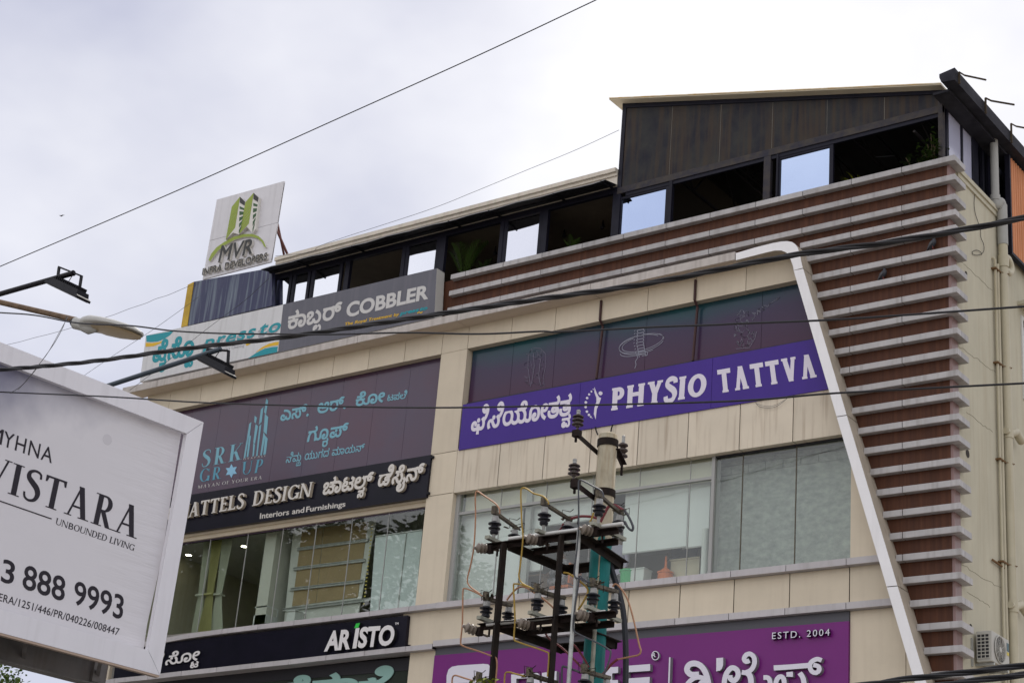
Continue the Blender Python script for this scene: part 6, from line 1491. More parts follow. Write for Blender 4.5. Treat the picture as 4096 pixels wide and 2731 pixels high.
wire([I(1410, 708), I(1360, 680), I(1322, 652), I(1315, 700), I(1285, 900), I(1268, 1060), I(1275, 1120), I(1330, 1155), I(1470, 1220), I(1565, 1275), I(1588, 1310), I(1560, 1420), I(1528, 1492)], -10.08, .013, greyw, 'dark grey jumper crossing the teal pole below the middle frame', JG)
wire([I(1186, 622), I(1230, 630), I(1295, 675), I(1375, 740), I(1392, 790), I(1355, 870), I(1310, 940)], -10.0, .014, yell, 'short yellow jumper curving right to the middle frame strain insulator', JG)
wire([I(1605, 742), I(1625, 720), I(1660, 740), I(1728, 840), I(1780, 1010), I(1830, 1230), I(1846, 1290), I(1825, 1325), I(1760, 1340), I(1655, 1362)], -9.5, .0125, cop, 'copper coloured jumper bulging out right of the teal pole', JG)
wire([I(700, 858), I(735, 810), I(790, 755), I(850, 745), I(930, 790), I(1010, 845), I(1085, 910), I(1108, 945), I(1100, 985)], -9.45, .014, cop, 'copper coloured jumper arching between two insulators of the middle frame', JG)
wire([I(1046, 1088), I(1032, 1140), I(1070, 1190), I(1160, 1255), I(1220, 1310), I(1360, 1452)], -9.4, .016, maroon, 'maroon and copper jumper running diagonally in front of the purple board', JG)
wire([I(1258, 1225), I(1300, 1270), I(1350, 1340), I(1402, 1430)], -9.3, .016, maroon, 'short maroon cable running down beside the teal pole', JG)
wire([I(1650, 1360), I(1600, 1400), I(1560, 1445), I(1520, 1492)], -9.4, .018, maroon, 'maroon cable end right of the teal pole at the bottom', JG)
wire([I(1250, 160), I(1330, 142), I(1420, 145), I(1470, 158)], -9.5, .020, maroon, 'maroon cable lying along the top of the upper frame', JG)
wire([I(1185, 200), I(1160, 250), I(1110, 300)], -9.5, .014, maroon, 'brown cable slanting down from the middle upper contact', JG)
wire([I(1500, 190), I(1535, 120), I(1570, 60), I(1620, 45), I(1690, 85), I(1715, 95)], -9.3, .022, maroon, 'maroon cable arching behind the right upper insulator', JG)
wire([I(1708, 90), I(1745, 150), I(1778, 225), I(1770, 262), I(1735, 235), I(1708, 185)], -9.5, .018, greyw, 'dark cable loop sticking out right of the upper frame', JG)
wire([I(1440, 110), I(1430, 150), I(1408, 195)], -9.6, .014, yell, 'short yellow cable beside the right upper insulator', JG)
wire([I(230, 1600), I(235, 1520), I(262, 1500), I(330, 1520), I(412, 1545)], -10.0, .0125, cop, 'copper coloured jumper bending over at the bottom left of the purple board', JG)
wire([I(678, 1600), I(685, 1490), I(715, 1472), I(780, 1488), I(860, 1508)], -10.0, .0125, yell, 'yellow jumper bending over at the bottom of the purple board', JG)
wire([I(1170, 1600), I(1172, 1440), I(1195, 1425), I(1250, 1445), I(1320, 1470)], -10.0, .015, greyw, 'grey jumper bending over beside the grey pipe at the bottom', JG)
wire([I(1548, 400), I(1575, 520), I(1615, 660), I(1660, 800), I(1695, 950), I(1712, 1150), I(1718, 1350), I(1716, 1580)], -8.85, .048, mat('black_cable', (.025, .026, .032), .45), 'thick black power cable hanging down the right side of the pole', None, 'power_cable', cat='cable')
# ------------------------------------------------------------------ overhead lines
blk = mat('black_cable', (.025, .026, .032), .45)
cab = mat('line_black', (.022, .022, .025), .35)
def bundle(px, Y, r, n, turns, label, name='aerial_bundle_cable'):
    v = smooth_path([at(p, Y) for p in px], 24); mb = MB()
    tot = 0; ds = [0]
    for a, b in zip(v[:-1], v[1:]): tot += (b - a).length; ds.append(tot)
    for k in range(n):
        pts = []
        for i, p in enumerate(v):
            t = ds[i] * turns + 2 * math.pi * k / n + .5 * math.sin(ds[i] * .7); pts.append(p + Vector((0, math.cos(t) * r * 1.08, math.sin(t) * r * 1.08)))
        mb.tube(pts, r, 7)
    return tag(mb.build(name, cab, None, True), label, 'cable', 'overhead cables crossing the street view')
ext = lambda p, q, k=.12: (q[0] + (q[0] - p[0]) * k, q[1] + (q[1] - p[1]) * k)
bp_ = [W(-150, 862), W(0, 849), W(120, 839), W(242, 826), W(430, 800), W(631, 777), W(800, 753), W(976, 726), W(1217, 690), W(1487, 651), W(1806, 589), W(2031, 558), W(2200, 530), W(2352, 501), W(2520, 472)]
bundle(bp_, -17.6, .0135, 3, 4.6, 'thickest black twisted cable rising from lower left to the right edge')
bundle([W(1880, 1585), W(2000, 1570), W(2100, 1556), W(2220, 1543), W(2352, 1527), W(2500, 1508)], -17.6, .0125, 3, 5.2, 'black twisted cable at the bottom right, upper one of the pair')
bundle([W(2040, 1590), W(2130, 1577), W(2240, 1562), W(2352, 1548), W(2500, 1530)], -17.8, .0125, 3, 5.2, 'black twisted cable at the bottom right corner, lower one of the pair')
def line(px, Y, r, label, m=cab, wob=0.0):
    v = smooth_path([at(p, Y) for p in px], 8); rr = random.Random(len(px))
    if wob: v = [p + Vector((0, 0, rr.uniform(-wob, wob))) for p in v]
    mb = MB(); mb.tube(v, r, 6); return tag(mb.build('overhead_wire', m, None, True), label, 'wire', 'single overhead wires')
line([W(-150, 708), W(0, 718), W(80, 724), W(180, 742), W(300, 748), W(400, 760), W(520, 766), W(640, 767), W(760, 768), W(930, 764), W(1100, 767), W(1240, 761), W(1290, 762), W(1500, 751), W(1640, 746), W(1700, 743), W(1900, 735), W(2100, 722), W(2352, 704), W(2500, 694)], -17.7, .0092, 'wavy black wire under the thick twisted cable, passing the middle of the film windows')
line([W(-150, 893), W(0, 900), W(250, 911), W(460, 924), W(720, 932), W(1000, 936), W(1300, 931), W(1600, 924), W(1750, 917), W(1900, 904), W(2100, 893), W(2352, 880), W(2500, 872)], -17.5, .0088, 'lowest long black wire, crossing the violet board')
line([W(-150, 675), W(0, 612), W(400, 441), W(800, 262), W(1100, 127), W(1370, 0), W(1500, -62)], -9.5, .010, 'straight black wire rising alone across the sky')
thin = mat('thin_grey_wire', (.10, .10, .11), .6)
line([A(-100, 1055), A(0, 1035), A(150, 1003), A(300, 962), A(450, 925), A(640, 870), A(800, 818), A(960, 772), A(1100, 718), A(1250, 668), A(1330, 632), A(1440, 598), A(1600, 530), A(1700, 500)], -6.0, .0045, 'kinked thin grey wire behind the street lamp', thin)
line([A(600, 1370), A(750, 1265), A(1000, 1095), A(1300, 900), A(1575, 705), A(1700, 612)], -5.0, .0045, 'thin straight wire running up to the yellow edged panel', thin)
line([A(1110, 1412), A(1420, 1175), A(1640, 990), A(1880, 805), A(2100, 640), A(2300, 455)], -.8, .0055, 'thin black stay wire rising over the dry cleaner board', cab)
line([at_ for at_ in (D(860, 800), D(1165, 765), D(1300, 690), P(0, 575), P(460, 395), P(920, 205), P(1420, 0), K(170, 432))], -.3, .0055, 'hair thin wire over the gallery roof against the sky', thin)
line([A(585, 780), A(545, 850), A(500, 930), A(440, 1040), A(390, 1120), A(330, 1195), A(300, 1245), A(210, 1350), A(130, 1430), A(40, 1500), A(-60, 1560)], -16.8, .0038, 'thin pale wire hanging from the street lamp arm to the billboard', mat('pale_wire', (.22, .22, .22), .6))
line([A(572, 778), A(540, 870), A(480, 985), A(420, 1075), A(335, 1190), A(250, 1300), A(170, 1385), A(60, 1450), A(-60, 1510)], -16.9, .0038, 'second thin dark wire hanging from the street lamp arm', thin)
mb = MB(); q = [G(1830, 845), G(1850, 865), G(1890, 872), G(1935, 868), G(1975, 845), G(2005, 818)]; mb.tube(smooth_path([at(p, -.05) for p in q], 5), .005, 5); q = [G(1832, 848), G(1880, 862), G(1930, 860), G(1990, 830)]; mb.tube(smooth_path([at(p, -.06) for p in q], 5), .004, 5)
tag(mb.build('loose_wire', thin), 'thin loose wires sagging under the right end of the violet board', 'wire')

# ------------------------------------------------------------------ billboard
dB = Vector((.10257, .99453, 0)).normalized(); nB = Vector((.99453, -.10257, 0)).normalized()
pB = at((814, 1688), -14.0); UP = Vector((0, 0, 1))
bq = lambda p: hp(p, pB, nB)
pV = pB - nB * .13; vq = lambda p: hp(p, pV, nB)
TR_, BR_ = bq((814.7, 1688)), bq((640, 2699.6))
iTR, iBR = bq((748, 1733.6)), bq((594, 2599)); LEN = 5.6
up_ = TR_.z - iTR.z; fw_ = (TR_ - iTR).dot(dB); bw_ = iBR.z - BR_.z
sl = 0.0
bbd = thing('billboard', 'large white framed billboard with dark serif lettering in the lower left foreground', 'billboard', (TR_.x, TR_.y - LEN / 2, 0))
fr_m = mat('billboard_frame_white', (.76, .75, .79), .45, var=.05, scale=(1, 1, 1), streak=.08)
brn = mat('frame_underside', (.42, .32, .25), .6)
TL_, BL_ = TR_ - dB * LEN, BR_ - dB * LEN
iTRv = TR_ - dB * fw_ - UP * up_; iBRv = BR_ - dB * fw_ + UP * bw_; iTL, iBL = TL_ + dB * fw_ - UP * up_, BL_ + dB * fw_ + UP * bw_
g_ = .004
for q, nm in (([TL_, TR_ - dB * g_, iTRv - dB * g_, iTL], 'frame_bar'), ([TR_ - UP * g_, BR_ + UP * g_, iBRv + UP * g_, iTRv - UP * g_], 'frame_bar'), ([BL_, BR_ - dB * g_, iBRv - dB * g_, iBL], 'frame_bar'), ([TL_ - UP * g_, BL_ + UP * g_, iBL + UP * g_, iTL - UP * g_], 'frame_bar')):
    mb = MB(); mb.prism(q, nB * -.075, 0); mb.build(nm, fr_m, bbd)
mb = MB(); mb.prism([BL_ - UP * .004, BR_ - UP * .004, BR_ - UP * .03 - dB * .02, BL_ - UP * .03], nB * -.07, 0); mb.build('frame_lip', brn, bbd)
vin = mat('billboard_vinyl', (.70, .685, .715), .5, var=.05, scale=(.5, .5, .5))
nt = vin.node_tree; b_ = nt.nodes['Principled BSDF']
t_ = nt.nodes.new('ShaderNodeTexCoord'); mp_ = nt.nodes.new('ShaderNodeMapping'); mp_.inputs['Scale'].default_value = (1, .6, 1.6); mp_.inputs['Rotation'].default_value = (R_(25), 0, 0); nt.links.new(t_.outputs['Object'], mp_.inputs[0])
n_ = nt.nodes.new('ShaderNodeTexNoise'); n_.inputs['Scale'].default_value = 1.2; n_.inputs['Detail'].default_value = 3; nt.links.new(mp_.outputs[0], n_.inputs['Vector'])
bp2 = nt.nodes.new('ShaderNodeBump'); bp2.inputs['Strength'].default_value = .22; bp2.inputs['Distance'].default_value = .05; nt.links.new(n_.outputs[0], bp2.inputs['Height']); nt.links.new(bp2.outputs[0], b_.inputs['Normal'])
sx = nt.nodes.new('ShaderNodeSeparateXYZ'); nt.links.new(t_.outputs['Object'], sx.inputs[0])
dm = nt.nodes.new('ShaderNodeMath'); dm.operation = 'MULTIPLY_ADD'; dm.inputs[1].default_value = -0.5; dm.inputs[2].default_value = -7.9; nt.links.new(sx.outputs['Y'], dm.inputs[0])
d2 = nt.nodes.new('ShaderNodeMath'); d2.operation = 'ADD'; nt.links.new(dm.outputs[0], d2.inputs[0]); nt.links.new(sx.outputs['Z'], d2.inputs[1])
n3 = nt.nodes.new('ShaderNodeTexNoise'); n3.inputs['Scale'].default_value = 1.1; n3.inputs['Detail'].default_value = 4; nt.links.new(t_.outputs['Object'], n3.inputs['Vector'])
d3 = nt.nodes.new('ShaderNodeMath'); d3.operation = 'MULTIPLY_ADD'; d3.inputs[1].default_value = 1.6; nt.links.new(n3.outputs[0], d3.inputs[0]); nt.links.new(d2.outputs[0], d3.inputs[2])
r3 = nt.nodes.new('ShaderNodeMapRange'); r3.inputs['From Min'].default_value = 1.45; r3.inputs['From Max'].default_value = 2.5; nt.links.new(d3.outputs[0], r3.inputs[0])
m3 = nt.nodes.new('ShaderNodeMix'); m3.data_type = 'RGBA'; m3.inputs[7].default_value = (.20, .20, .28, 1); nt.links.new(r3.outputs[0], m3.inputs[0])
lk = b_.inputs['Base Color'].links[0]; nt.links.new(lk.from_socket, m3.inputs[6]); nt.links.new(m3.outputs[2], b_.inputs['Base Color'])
mp4 = nt.nodes.new('ShaderNodeMapping'); mp4.inputs['Scale'].default_value = (1, .7, 7); mp4.inputs['Rotation'].default_value = (R_(-14), 0, 0); nt.links.new(t_.outputs['Object'], mp4.inputs[0])
n4 = nt.nodes.new('ShaderNodeTexNoise'); n4.inputs['Scale'].default_value = 1.3; n4.inputs['Detail'].default_value = 3; nt.links.new(mp4.outputs[0], n4.inputs['Vector'])
k4 = nt.nodes.new('ShaderNodeMapRange'); k4.inputs['To Max'].default_value = .38; k4.inputs['From Min'].default_value = 1.3; k4.inputs['From Max'].default_value = 2.6; nt.links.new(sx.outputs['Y'], k4.inputs[0])
b4 = nt.nodes.new('ShaderNodeBump'); b4.inputs['Distance'].default_value = .05; nt.links.new(k4.outputs[0], b4.inputs['Strength']); nt.links.new(n4.outputs[0], b4.inputs['Height']); nt.links.new(bp2.outputs[0], b4.inputs['Normal']); nt.links.new(b4.outputs[0], b_.inputs['Normal'])
vtr, vbr = vq(B(1550, 205)), vq(C(1230, 1275)); 
v1, v0 = TR_.z - up_ * .55, BR_.z + bw_ * .5
off_ = -nB * .13
vr = (vtr - TR_).dot(dB); vr2 = (vbr - TR_).dot(dB)
def onv(d, z): return Vector((TR_.x, TR_.y, 0)) + dB * d + off_ + UP * z
mb = MB(); mb.prism([onv(-LEN + .1, v0), onv(vr2, v0), onv(vr2 - .01, v0 + .5), onv(vr + .012, v0 + 1.4), onv(vr, v1), onv(-LEN + .1, v1)], nB * -.01, 0); mb.build('vinyl_sheet', vin, bbd)
mb = MB()
for k in range(8): d = -LEN + .3 + k * (LEN - 1.0) / 7; mb.beam(onv(d, BR_.z + .02) - nB * .10, onv(d, TR_.z - .05) - nB * .10, .05, .05)
for z in (.25, .5, .75): zz_ = BR_.z + (TR_.z - BR_.z) * z; mb.beam(onv(-LEN + .1, zz_) - nB * .16, onv(-fw_ - .5, zz_) - nB * .16, .05, .05)
mb.build('backing_frame', black_metal, bbd)
dark_t = mat('billboard_print', (.020, .016, .024), .5)
def btext(gs, px, vtop, name='lettering'):
    mb = MB(); write(mb, gs, [vq(p) + nB * .0 for p in px], vtop, nB * .004); return mb.build(name, dark_t, bbd)
btext(serif_layout('ISTARA', T=.165, t=.06, sf=.09, st=.03, track=.10), [B(65, 724), B(1165, 1114), B(1222, 858), B(118, 464)], 1)
btext(serif_layout('V', T=.165, t=.06, sf=.09, st=.03), [B(-160, 640), B(42, 712), B(108, 458), B(-108, 382)], 1)
btext(layout('YHNA', .05, .0), [B(18, 318), B(440, 468), B(462, 345), B(40, 190)], .69)
btext(layout('M', .0, .0), [B(-112, 270), B(12, 312), B(34, 184), B(-92, 140)], .69)
btext(serif_layout('UNBOUNDED LIVING', T=.13, t=.06, sf=.06, st=.03, track=.07), [B(472, 988), B(1143, 1216), B(1156, 1166), B(484, 934)], 1)
btext(layout('888', .0, .012), [C(186, 750), C(548, 868), C(564, 668), C(212, 552)], .69)
btext(layout('9993', .0, .012), [C(628, 885), C(1045, 1022), C(1064, 824), C(642, 690)], .69)
btext(layout('53', .0, .012), [C(-140, 650), C(112, 726), C(136, 540), C(-118, 455)], .69)
btext(layout('RERA/1251/446/PR/040226/008447', .02, .0), [C(-62, 846), C(1010, 1160), C(1024, 1100), C(-50, 782)], .69)
mb = MB(); p, q = vq(B(-200, 722)), vq(B(440, 943)); mb.beam(p + nB * .003, q + nB * .003, .004, .014); mb.build('rule', dark_t, bbd)
smudge = mat('smudge_grey', (.60, .585, .615), .6)
mb = MB(); c = vq(B(918, 265)); mb.lathe(c, nB, [(0, .075), (.0015, .07)], 20); mb.build('stain', smudge, bbd)
# walkway and beams behind and below
wk = thing('billboard_gantry', 'grey steel beams and dark mesh walkway under the billboard', 'gantry', (TR_.x - .6, TR_.y - 2.5, 0))
beamm = mat('grey_steel_beam', (.23, .22, .215), .6, var=.35, scale=(2, 2, 2), streak=.4, streak_col=(.10, .07, .05))
yb0 = -19.6
def gp(p, off): return hp(p, pB - nB * off, nB)
a, b = gp(C(-60, 1235), .9), gp(C(780, 1485), .9); b.z = a.z = (a.z + b.z) / 2
mb = MB(); mb.beam(a - dB * 1.0, b, .10, .30); mb.beam(a - dB * 1.0 + UP * .16, b + UP * .16, .20, .02); mb.beam(a - dB * 1.0 - UP * .16, b - UP * .16, .20, .02); mb.build('main_beam', beamm, wk)
mesh_m = mat('dark_mesh', (.018, .02, .018), .8, var=.5, scale=(5, 5, 5)); green_m = mat('green_netting', (.02, .09, .04), .9, var=.5, scale=(4, 4, 4))
zf_ = b.z + .22
mb = MB(); e = Vector((b.x, b.y, zf_)); f0_ = e - dB * 5.2
mb.prism([f0_ + nB * .55, e + nB * .55 - dB * .5, e - nB * .3 - dB * .2, f0_ - nB * .3], UP * .03); mb.build('walkway', mesh_m, wk)
mb = MB(); mb.prism([f0_ + nB * .2 - UP * .02, e + nB * .2 - dB * .9 - UP * .02, e - nB * .1 - dB * .9 - UP * .02, f0_ - nB * .1 - UP * .02], UP * .012); mb.build('netting', green_m, wk)
for k in range(5):
    mb = MB(); d = -.25 - k * 1.15; c = e + dB * d; mb.beam(c + nB * .56 - UP * .03, c - nB * .35 - UP * .03, .07, .07); mb.beam(c + nB * .54 - UP * .06, c - nB * .0 - UP * .28 + dB * .35, .05, .05); mb.build('bracket', beamm, wk)
mb = MB(); mb.box(e.x - .1, e.x + .1, e.y - .05, e.y + .18, e.z - .35, e.z + .22)
mb.build('bracket', beamm, wk)
mb = MB()
for d in (-1.9, -4.6): c = e + dB * d; mb.beam(Vector((c.x, c.y, 0)), Vector((c.x, c.y, b.z - .16)), .22, .22, up=(0, 1, 0))
mb.build('column', beamm, wk)
# flood lamps on arms over the billboard
def flood(label, tip, arm0, Y, pts, m_arm):
    f = thing('floodlight', label, 'floodlight', at(tip, Y), 'floodlights on the billboard arms')
    (bl, br, ul, ur, ll, lr) = [at(p, Y) for p in pts]     # body left/right end, bracket top left/right, legs left/right
    u = (br - bl).normalized(); Lb = (br - bl).length; dep = Vector((0, 1, 0)); dep = (dep - u * dep.dot(u)).normalized(); w = u.cross(dep); w = w if w.z > 0 else -w
    c = (bl + br) / 2
    cs = lambda a, b, h: c + u * a * Lb / 2 + dep * b + w * h
    mb = MB(); D_ = .115
    i = len(mb.v)
    def ringq(sx, sy, h): return [cs(-sx, -sy, h), cs(sx, -sy, h), cs(sx, sy, h), cs(-sx, sy, h)]
    lv = [ringq(1.0, D_, -.02), ringq(1.0, D_, .012), ringq(.86, D_ * .9, .03), ringq(.80, D_ * .82, .085)]
    for r in lv: mb.v += r
    mb.f.append((0, 1, 2, 3)); mb.m.append(0)
    for k in range(3):
        for j in range(4): j2 = (j + 1) % 4; mb.f.append((k * 4 + j, k * 4 + j2, k * 4 + 4 + j2, k * 4 + 4 + j)); mb.m.append(0)
    mb.f.append((15, 14, 13, 12)); mb.m.append(0)
    mb.build('housing', black_metal, f)
    mb = MB()
    for k in range(12): t = -.62 + k * 1.24 / 11; p = cs(t, 0, .11); mb.beam(cs(t, -D_ * .78, .105), cs(t, D_ * .78, .105), .008, .05, up=w)
    mb.build('cooling_fin', black_metal, f)
    mb = MB(); mb.prism(ringq(.9, D_ * .88, -.021), w * -.004); mb.build('lens', mat('lamp_lens', (.35, .34, .30), .2), f)
    mb = MB(); mb.beam(ll, ul, .018, .045, up=u); mb.beam(lr, ur, .018, .045, up=u); mb.beam(ul, ur, .045, .02, up=w); mb.build('bracket', black_metal, f)
    mb = MB(); t_, s_ = at(tip, Y), at(arm0, Y); mb.tube([s_ + (s_ - t_) * .3, t_], .036, 12); mb.lathe(t_, (t_ - s_), [(0, .040), (.01, .04), (.012, .03)], 12); mb.build('arm', m_arm, f, True)
    mb = MB(); mb.tube(smooth_path([t_ - Vector((0, 0, .03)), t_ + Vector((-.06, 0, -.12)), cs(-.05, 0, .1)], 5), .006, 5); mb.build('lead', black_metal, f)
flood('black floodlight on the upper dark arm against the sky', A(625, 412), A(0, 590), -16.5, [A(440, 505), A(716, 636), A(506, 360), A(697, 436), A(488, 492), A(676, 570)], black_metal)
flood('black floodlight on the grey blue arm in front of the dry cleaner board', A(1880, 1062), A(960, 1362), -14.2, [A(1730, 1160), A(1972, 1284), A(1775, 1062), A(1955, 1075), A(1772, 1170), A(1948, 1200)], mat('blue_grey_arm', (.055, .075, .10), .4, var=.3))
# street lamp
sl_ = thing('street_lamp', 'cream LED street lamp head on a rusty arm entering from the left', 'street lamp', at(A(-900, 420), -15.2))
a0, a1 = at(A(-400, 545), -15.2), at(A(650, 812), -15.2)
mb = MB(); mb.tube([a0, at(A(0, 660), -15.2), a1], .042, 12); mb.build('arm', mat('rusty_brown_pipe', (.17, .11, .065), .7, var=.5, scale=(6, 6, 6), streak=.2), sl_, True)
mb = MB(); mb.tube([Vector((a0.x, a0.y, 0)), Vector((a0.x, a0.y, a0.z + .1))], .08, 14); mb.build('post', galv2, sl_, True)
h0, h1 = at(A(690, 842), -15.2), at(A(1215, 930), -15.2); ua = (h1 - h0).normalized(); HL = (h1 - h0).length
wd_ = Vector((0, 1, 0)); wd_ = (wd_ - ua * wd_.dot(ua)).normalized(); uz = ua.cross(wd_); uz = uz if uz.z > 0 else -uz
wd_ = (wd_ + uz * -.22).normalized()
def loft(prof, ss, mats, name, zoff=0.0):
    mb = MB(); n = 20
    for (t, hw_, ht_, hb_) in prof:
        for j in range(n):
            q = 2 * math.pi * j / n; s_ = math.sin(q); mb.v.append(h0 + ua * (t * HL) + wd_ * (math.cos(q) * hw_) + uz * ((ht_ if s_ > 0 else hb_) * s_ + zoff))
    for k in range(len(prof) - 1):
        for j in range(n): j2 = (j + 1) % n; mb.f.append((k * n + j, k * n + j2, k * n + n + j2, k * n + n + j)); mb.m.append(0)
    mb.f.append(tuple(range(n - 1, -1, -1))); mb.m.append(0); mb.f.append(tuple((len(prof) - 1) * n + j for j in range(n))); mb.m.append(0)
    return mb.build(name, mats, sl_, True)
sc_ = 1.45
sz = lambda pr: [(t, a * 1.15, b * sc_, c * sc_) for t, a, b, c in pr]
loft(sz([(.0, .05, .04, .05), (.08, .10, .07, .06), (.2, .145, .085, .04), (.4, .17, .08, .025), (.6, .17, .07, .018), (.8, .14, .055, .014), (.92, .10, .04, .01), (1.0, .03, .015, .004)]), 1, mat('lamp_shell', (.40, .395, .37), .4, var=.08), 'head')
loft(sz([(.26, .09, .004, .014), (.34, .135, .006, .016), (.55, .155, .006, .016), (.78, .13, .006, .014), (.92, .085, .004, .010), (.985, .02, .002, .004)]), 1, mat('lamp_lens_amber', (.36, .27, .15), .35, var=.1), 'lens', -.036)
loft(sz([(-.10, .055, .055, .055), (.02, .06, .055, .06), (.16, .07, .04, .085), (.30, .03, .01, .05)]), 1, mat('lamp_collar', (.36, .36, .34), .45), 'collar', -.01)
mb = MB(); k0 = h0 + ua * (-.11 * HL); mb.tube([k0 - ua * .02, k0 + ua * .03], .062, 12)
for s_ in (0, .05): mb.tube([k0 + ua * (.05 + s_) - uz * .05, k0 + ua * (.05 + s_) - uz * .09], .009, 6)
mb.build('clamp', black_metal, sl_)
# ------------------------------------------------------------------ plants, birds, trees
leaf_d = mat('leaf_dark', (.035, .065, .018), .5, var=.4, scale=(3, 3, 3)); leaf_y = mat('leaf_yellow', (.22, .26, .02), .5, var=.3, scale=(5, 5, 5)); leaf_g = mat('leaf_green', (.055, .105, .02), .5, var=.4, scale=(4, 4, 4))
potm = mat('terracotta', (.25, .11, .06), .8)
def pot(p, r, h, parent):
    mb = MB(); mb.lathe(p, (0, 0, 1), [(0, r * .7), (h * .85, r), (h * .86, r * 1.12), (h, r * 1.12), (h, r * .9)], 14); mb.build('pot', potm, parent)
def blade(mb, p, d, L_, w, droop, n=5):
    d = d.normalized(); s_ = d.cross(UP); s_ = s_.normalized() if s_.length > .05 else Vector((1, 0, 0)); prev = None; q = Vector(p)
    for k in range(n + 1):
        t = k / n; ww = w * math.sin(math.pi * min(.98, .15 + .85 * t)) * .5; a, b = q + s_ * ww, q - s_ * ww
        if prev: i = len(mb.v); mb.v += [prev[0], prev[1], b, a]; mb.f.append((i, i + 1, i + 2, i + 3)); mb.m.append(0)
        prev = (a, b); q = q + d * (L_ / n); d = (d + Vector((0, 0, -droop / n))).normalized()
def frond(mb, p, d, L_, nl, ll, droop):
    d = d.normalized(); q = Vector(p)
    for k in range(nl):
        t = k / nl; nq = q + d * (L_ / nl); s_ = d.cross(UP).normalized()
        l_ = ll * math.sin(math.pi * (.18 + .8 * t))
        for sg in (-1, 1): blade(mb, q, d * .8 + s_ * sg * .8 + UP * .15, l_, .028, .5, 3)
        q = nq; d = (d + Vector((0, 0, -droop / nl))).normalized()
def palm(px, Y, label, seed, nf, L_, m, topz=None):
    r = random.Random(seed); c = at(px, Y); base = Vector((c.x, Y, 19.44)); t = thing('potted_palm', label, 'potted plant', base, 'plants along the parapet')
    pot(base, .12, .2, t); mb = MB(); mb2 = MB()
    for k in range(nf):
        a = k * 2.4 + r.uniform(-.3, .3); d = Vector((math.cos(a) * .35, math.sin(a) * .3, 1)); o_ = base + Vector((0, 0, .18))
        frond(mb, o_ + d.normalized() * L_ * .25, d, L_ * r.uniform(.7, 1.0), 11, L_ * .32, .9); mb2.tube([o_, o_ + d.normalized() * L_ * .27], .008, 5)
    mb.build('fronds', m, t); mb2.build('stems', m, t)
palm(P(370, 1100), .62, 'tall feathery palm in the gallery opening next to the slate board', 3, 10, 1.05, leaf_g)
palm(P(1385, 880), .55, 'small spiky palm on the parapet in the rightmost gallery opening', 5, 7, .42, leaf_g)
palm(P(560, 1040), .75, 'dim small palm right of the tall feathery palm', 8, 6, .5, leaf_d)
def tuft(px, Y, label, seed, n, L_, m, spread=1.0, group='plants along the parapet'):
    r = random.Random(seed); c = at(px, Y); base = Vector((c.x, Y, 19.43)); t = thing('potted_plant', label, 'potted plant', base, group)
    pot(base, .08, .1, t); mb = MB()
    for k in range(n):
        a = r.uniform(0, 6.28); blade(mb, base + Vector((r.uniform(-.05, .05), r.uniform(-.04, .04), .08)), Vector((math.cos(a) * spread, math.sin(a) * .6 * spread, r.uniform(.6, 1.4))), L_ * r.uniform(.6, 1.1), .035, 1.5)
    mb.build('leaves', m, t)
tuft(K(922, 815), .42, 'small yellow leaved plant in the first big dark opening', 11, 30, .42, leaf_y)
tuft(K(1462, 690), .42, 'low yellow green spider plant at the left of the widest dark opening', 12, 60, .50, leaf_y, 1.3)
def bush(px, Y, label, seed, n, rx_, rz_, ls, m):
    r = random.Random(seed); c = at(px, Y); base = Vector((c.x, Y, 19.43)); t = thing('potted_shrub', label, 'potted plant', base, 'plants along the parapet')
    pot(base, .13, .16, t); mb = MB(); mb2 = MB()
    for k in range(9):
        e = base + Vector((r.uniform(-rx_, rx_) * .8, r.uniform(-.2, .2), rz_ * r.uniform(.7, 1.5))); mb2.tube([base + Vector((0, 0, .12)), base.lerp(e, .5) + Vector((0, 0, .08)), e], .008, 5)
        for j in range(n // 9):
            q = base.lerp(e, r.uniform(.35, 1.05)) + Vector((r.uniform(-.1, .1), r.uniform(-.1, .1), r.uniform(-.06, .1))); a = r.uniform(0, 6.28)
            blade(mb, q, Vector((math.cos(a), math.sin(a), r.uniform(-.3, .6))), ls * r.uniform(.7, 1.2), ls * .45, 1.0, 3)
    mb.build('leaves', m, t); mb2.build('stems', mat('stem_brown', (.08, .06, .035), .8), t)
bush(K(1772, 595), .55, 'dark leafy shrub at the right end of the widest dark opening', 14, 230, .38, .42, .15, leaf_d)
bush(K(1862, 570), .40, 'bright green shrub touching the right post of the rooftop room', 16, 200, .20, .62, .12, leaf_g)
